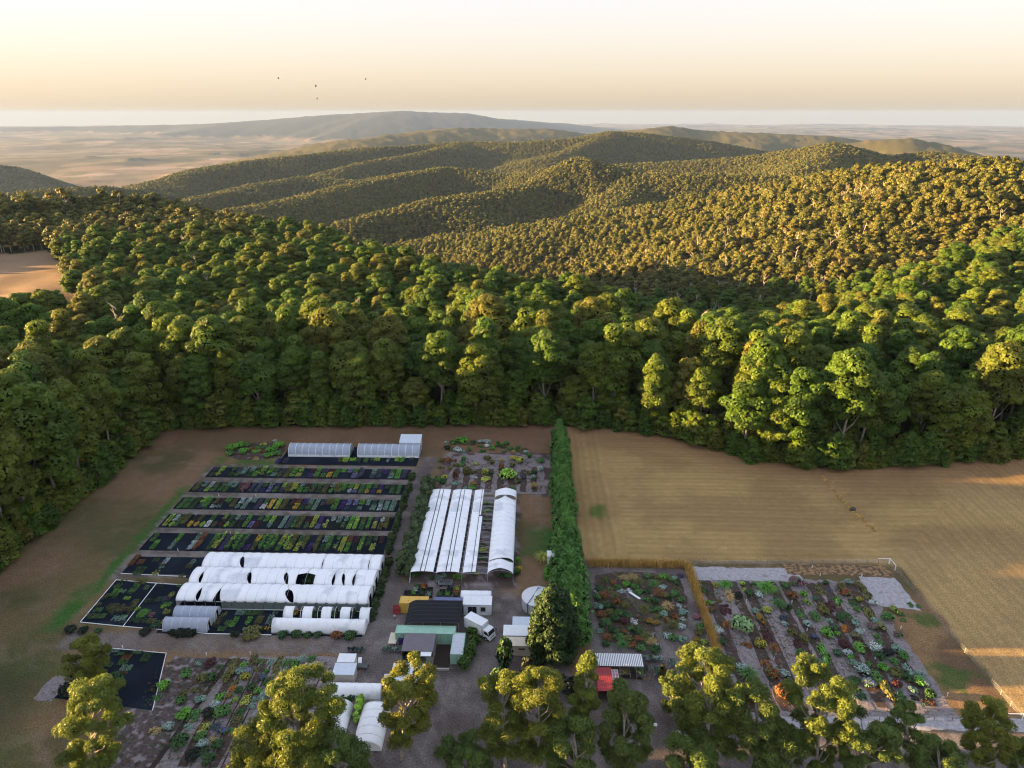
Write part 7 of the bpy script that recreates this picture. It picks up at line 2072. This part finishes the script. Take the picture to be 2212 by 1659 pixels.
def in_view(x, y, z, mx=.03):
    X, Y, Z = x, y, z - CZ
    fx = X * _cw + Y * _sw; fd = -X * _sw + Y * _cw
    dep = fd * _cp - Z * _sp; up = fd * _sp + Z * _cp
    u = fx / np.maximum(dep, 1) * FPX / 1024; v = up / np.maximum(dep, 1) * FPX / 768
    return (dep > 5) & (np.abs(u) < .5 + mx) & (np.abs(v) < .5 + mx)


def plant_forest():
    rng = frng
    x, y, z, r, s = FP.T
    n = len(FP)
    sc_ = np.clip(rng.normal(.93, .13, n), .6, 1.14)
    belt = (x < -120) & (y < 218)
    sc_ = np.where(belt, sc_ * np.interp(y, [20, 38, 73, 78, 84, 87, 92, 97, 105, 117, 123, 150, 185, 215], [1.2, 1.2, 1.2, .66, .66, .88, .88, 1.1, .88, .88, 1.45, 1.36, 1.28, 1.1]), sc_)  # belt heights shaped for light: tall shades the nursery, low lights foreground gums
    near = (r < 760)
    cand = np.where(near & in_view(x, y, z + 18, .04))[0]
    # how much of a tree can show: the front rows first
    depth = np.where(belt[cand], np.maximum(0, -121 - x[cand]) * .9, np.maximum(0, y[cand] - edge_y(x[cand])))
    order = cand[np.argsort(r[cand] * .35 + depth)][:300]
    single = np.zeros(n, bool); single[order] = True
    T = {}

    def tree(tm, cm, name='gum_tree'):
        o = empty(name); t = link('trunk', tm, o); c = link('crown', cm, o)
        return o
    proto = [tree(*v) for v in GUMV]
    used = set()
    for i in order:
        k = int(rng.integers(len(GUMV)))
        if not belt[i] and y[i] - edge_y(x[i]) < 9 and rng.random() < .3: k = (0, 2, 5)[k % 3]
        o = proto[k] if k not in used else copy_tree(proto[k]); used.add(k)
        o.location = (x[i], y[i], z[i]); q = sc_[i]
        o.rotation_euler = (0, 0, rng.uniform(0, 6.28)); o.scale = (q * rng.uniform(.9, 1.12), q * rng.uniform(.9, 1.12), q)
        d = edge_y(x[i]) ; back = y[i] - d
        if belt[i]:
            lab = 'tall gum tree in the forest belt left of the mown grass strip'; g = 'gum trees in the left forest belt'
        elif x[i] > 13:
            if back < 9: lab = 'tall gum tree in the front row along the brown stubble field'; g = 'gum trees along the stubble field'
            else: lab = 'gum tree behind the front row of forest above the stubble field'; g = 'gum trees of the forest above the field'
        else:
            if back < 9: lab = 'tall gum tree in the front row behind the nursery beds and back tunnels'; g = 'gum trees behind the nursery beds'
            else: lab = 'gum tree behind the front row of forest above the nursery beds'; g = 'gum trees of the forest above the nursery'
        tag(o, lab, 'tree', g)
    for k, p in enumerate(proto):
        if k not in used: bpy.data.objects.remove(p, do_unlink=True)
    # everything else is one wood
    rest = ~single
    idx = np.zeros(n, int)
    ng_, nl_, nm_, nf_ = len(GUMV), len(LOWV), len(MIDV), len(FARV)
    idx = np.where(r < 620, rng.integers(0, ng_, n), np.where(r < 1500, ng_ + rng.integers(0, nm_, n), ng_ + nm_ + rng.integers(0, nf_, n)))
    az = np.degrees(np.arctan2(x, y))
    dead = (((az > 3) & (az < 25) & (r > 430) & (r < 900)) & (rng.random(n) < .22)) | ((r > 300) & (r < 1300) & (rng.random(n) < .025))
    idx = np.where(dead, ng_ + nm_ + nf_ + rng.integers(0, 3, n), idx)
    big = np.where(s > 12, 1.0, np.where(s > 8.5, .82, 1.0))
    scl = np.stack([sc_ * big * rng.uniform(.9, 1.15, n), sc_ * big * rng.uniform(.9, 1.15, n), sc_ * np.where(s > 12, .62, np.where(s > 8.5, .70, 1))], -1)
    vs = [join_mesh('t', a, b) for a, b in GUMV + MIDV + FARV] + DEADV
    stuff_instances('forest', FP[rest][:, :3], vs, idx[rest], rng.uniform(0, 6.28, n)[rest], scl[rest], 'green gum forest running back over the hills')
    # low bushes and saplings along the forest's foot
    ux, uy = [], []
    for xx in np.arange(-122, 200, 2.6):
        for d in (-.5, 3.5, 8):
            ux.append(xx + rng.normal() * .8); uy.append(edge_y(xx) + d + rng.normal() * 1.0)
    for yy in np.arange(60, 217, 2.6):
        for d in (0, 4, 8):
            ux.append(-124.5 - d + rng.normal() * .9); uy.append(yy + rng.normal() * .8)
    ux, uy = np.array(ux), np.array(uy); m = len(ux)
    uz = terrain_h(ux, uy)
    us = rng.uniform(.35, .95, m)
    stuff_instances('undergrowth', np.stack([ux, uy, uz], -1), [join_mesh('u', a, b) for a, b in LOWV], rng.integers(0, 2, m), rng.uniform(0, 6.28, m), np.stack([us * 1.1, us * 1.1, us], -1), 'dark bushes and saplings along the foot of the forest')
    print('FOREST', n, 'dead', dead.sum())


plant_forest()

# ------------------------------------------------------------------ haze
def build_haze():
    m = bpy.data.materials.new('haze'); m.use_nodes = True
    N, L = m.node_tree.nodes, m.node_tree.links
    N.remove(N['Principled BSDF'])
    v = N.new('ShaderNodeVolumePrincipled')
    v.inputs['Color'].default_value = (.25, .37, .66, 1)
    v.inputs['Density'].default_value = 2.4e-5
    v.inputs['Anisotropy'].default_value = .05
    L.new(v.outputs[0], N['Material Output'].inputs['Volume'])
    b = MB().box(-40000, 40000, -40000, 40000, -600, 190)
    return tag(b.build('haze', m), kind='stuff', label='thin pale haze over the valley')


haze = build_haze()
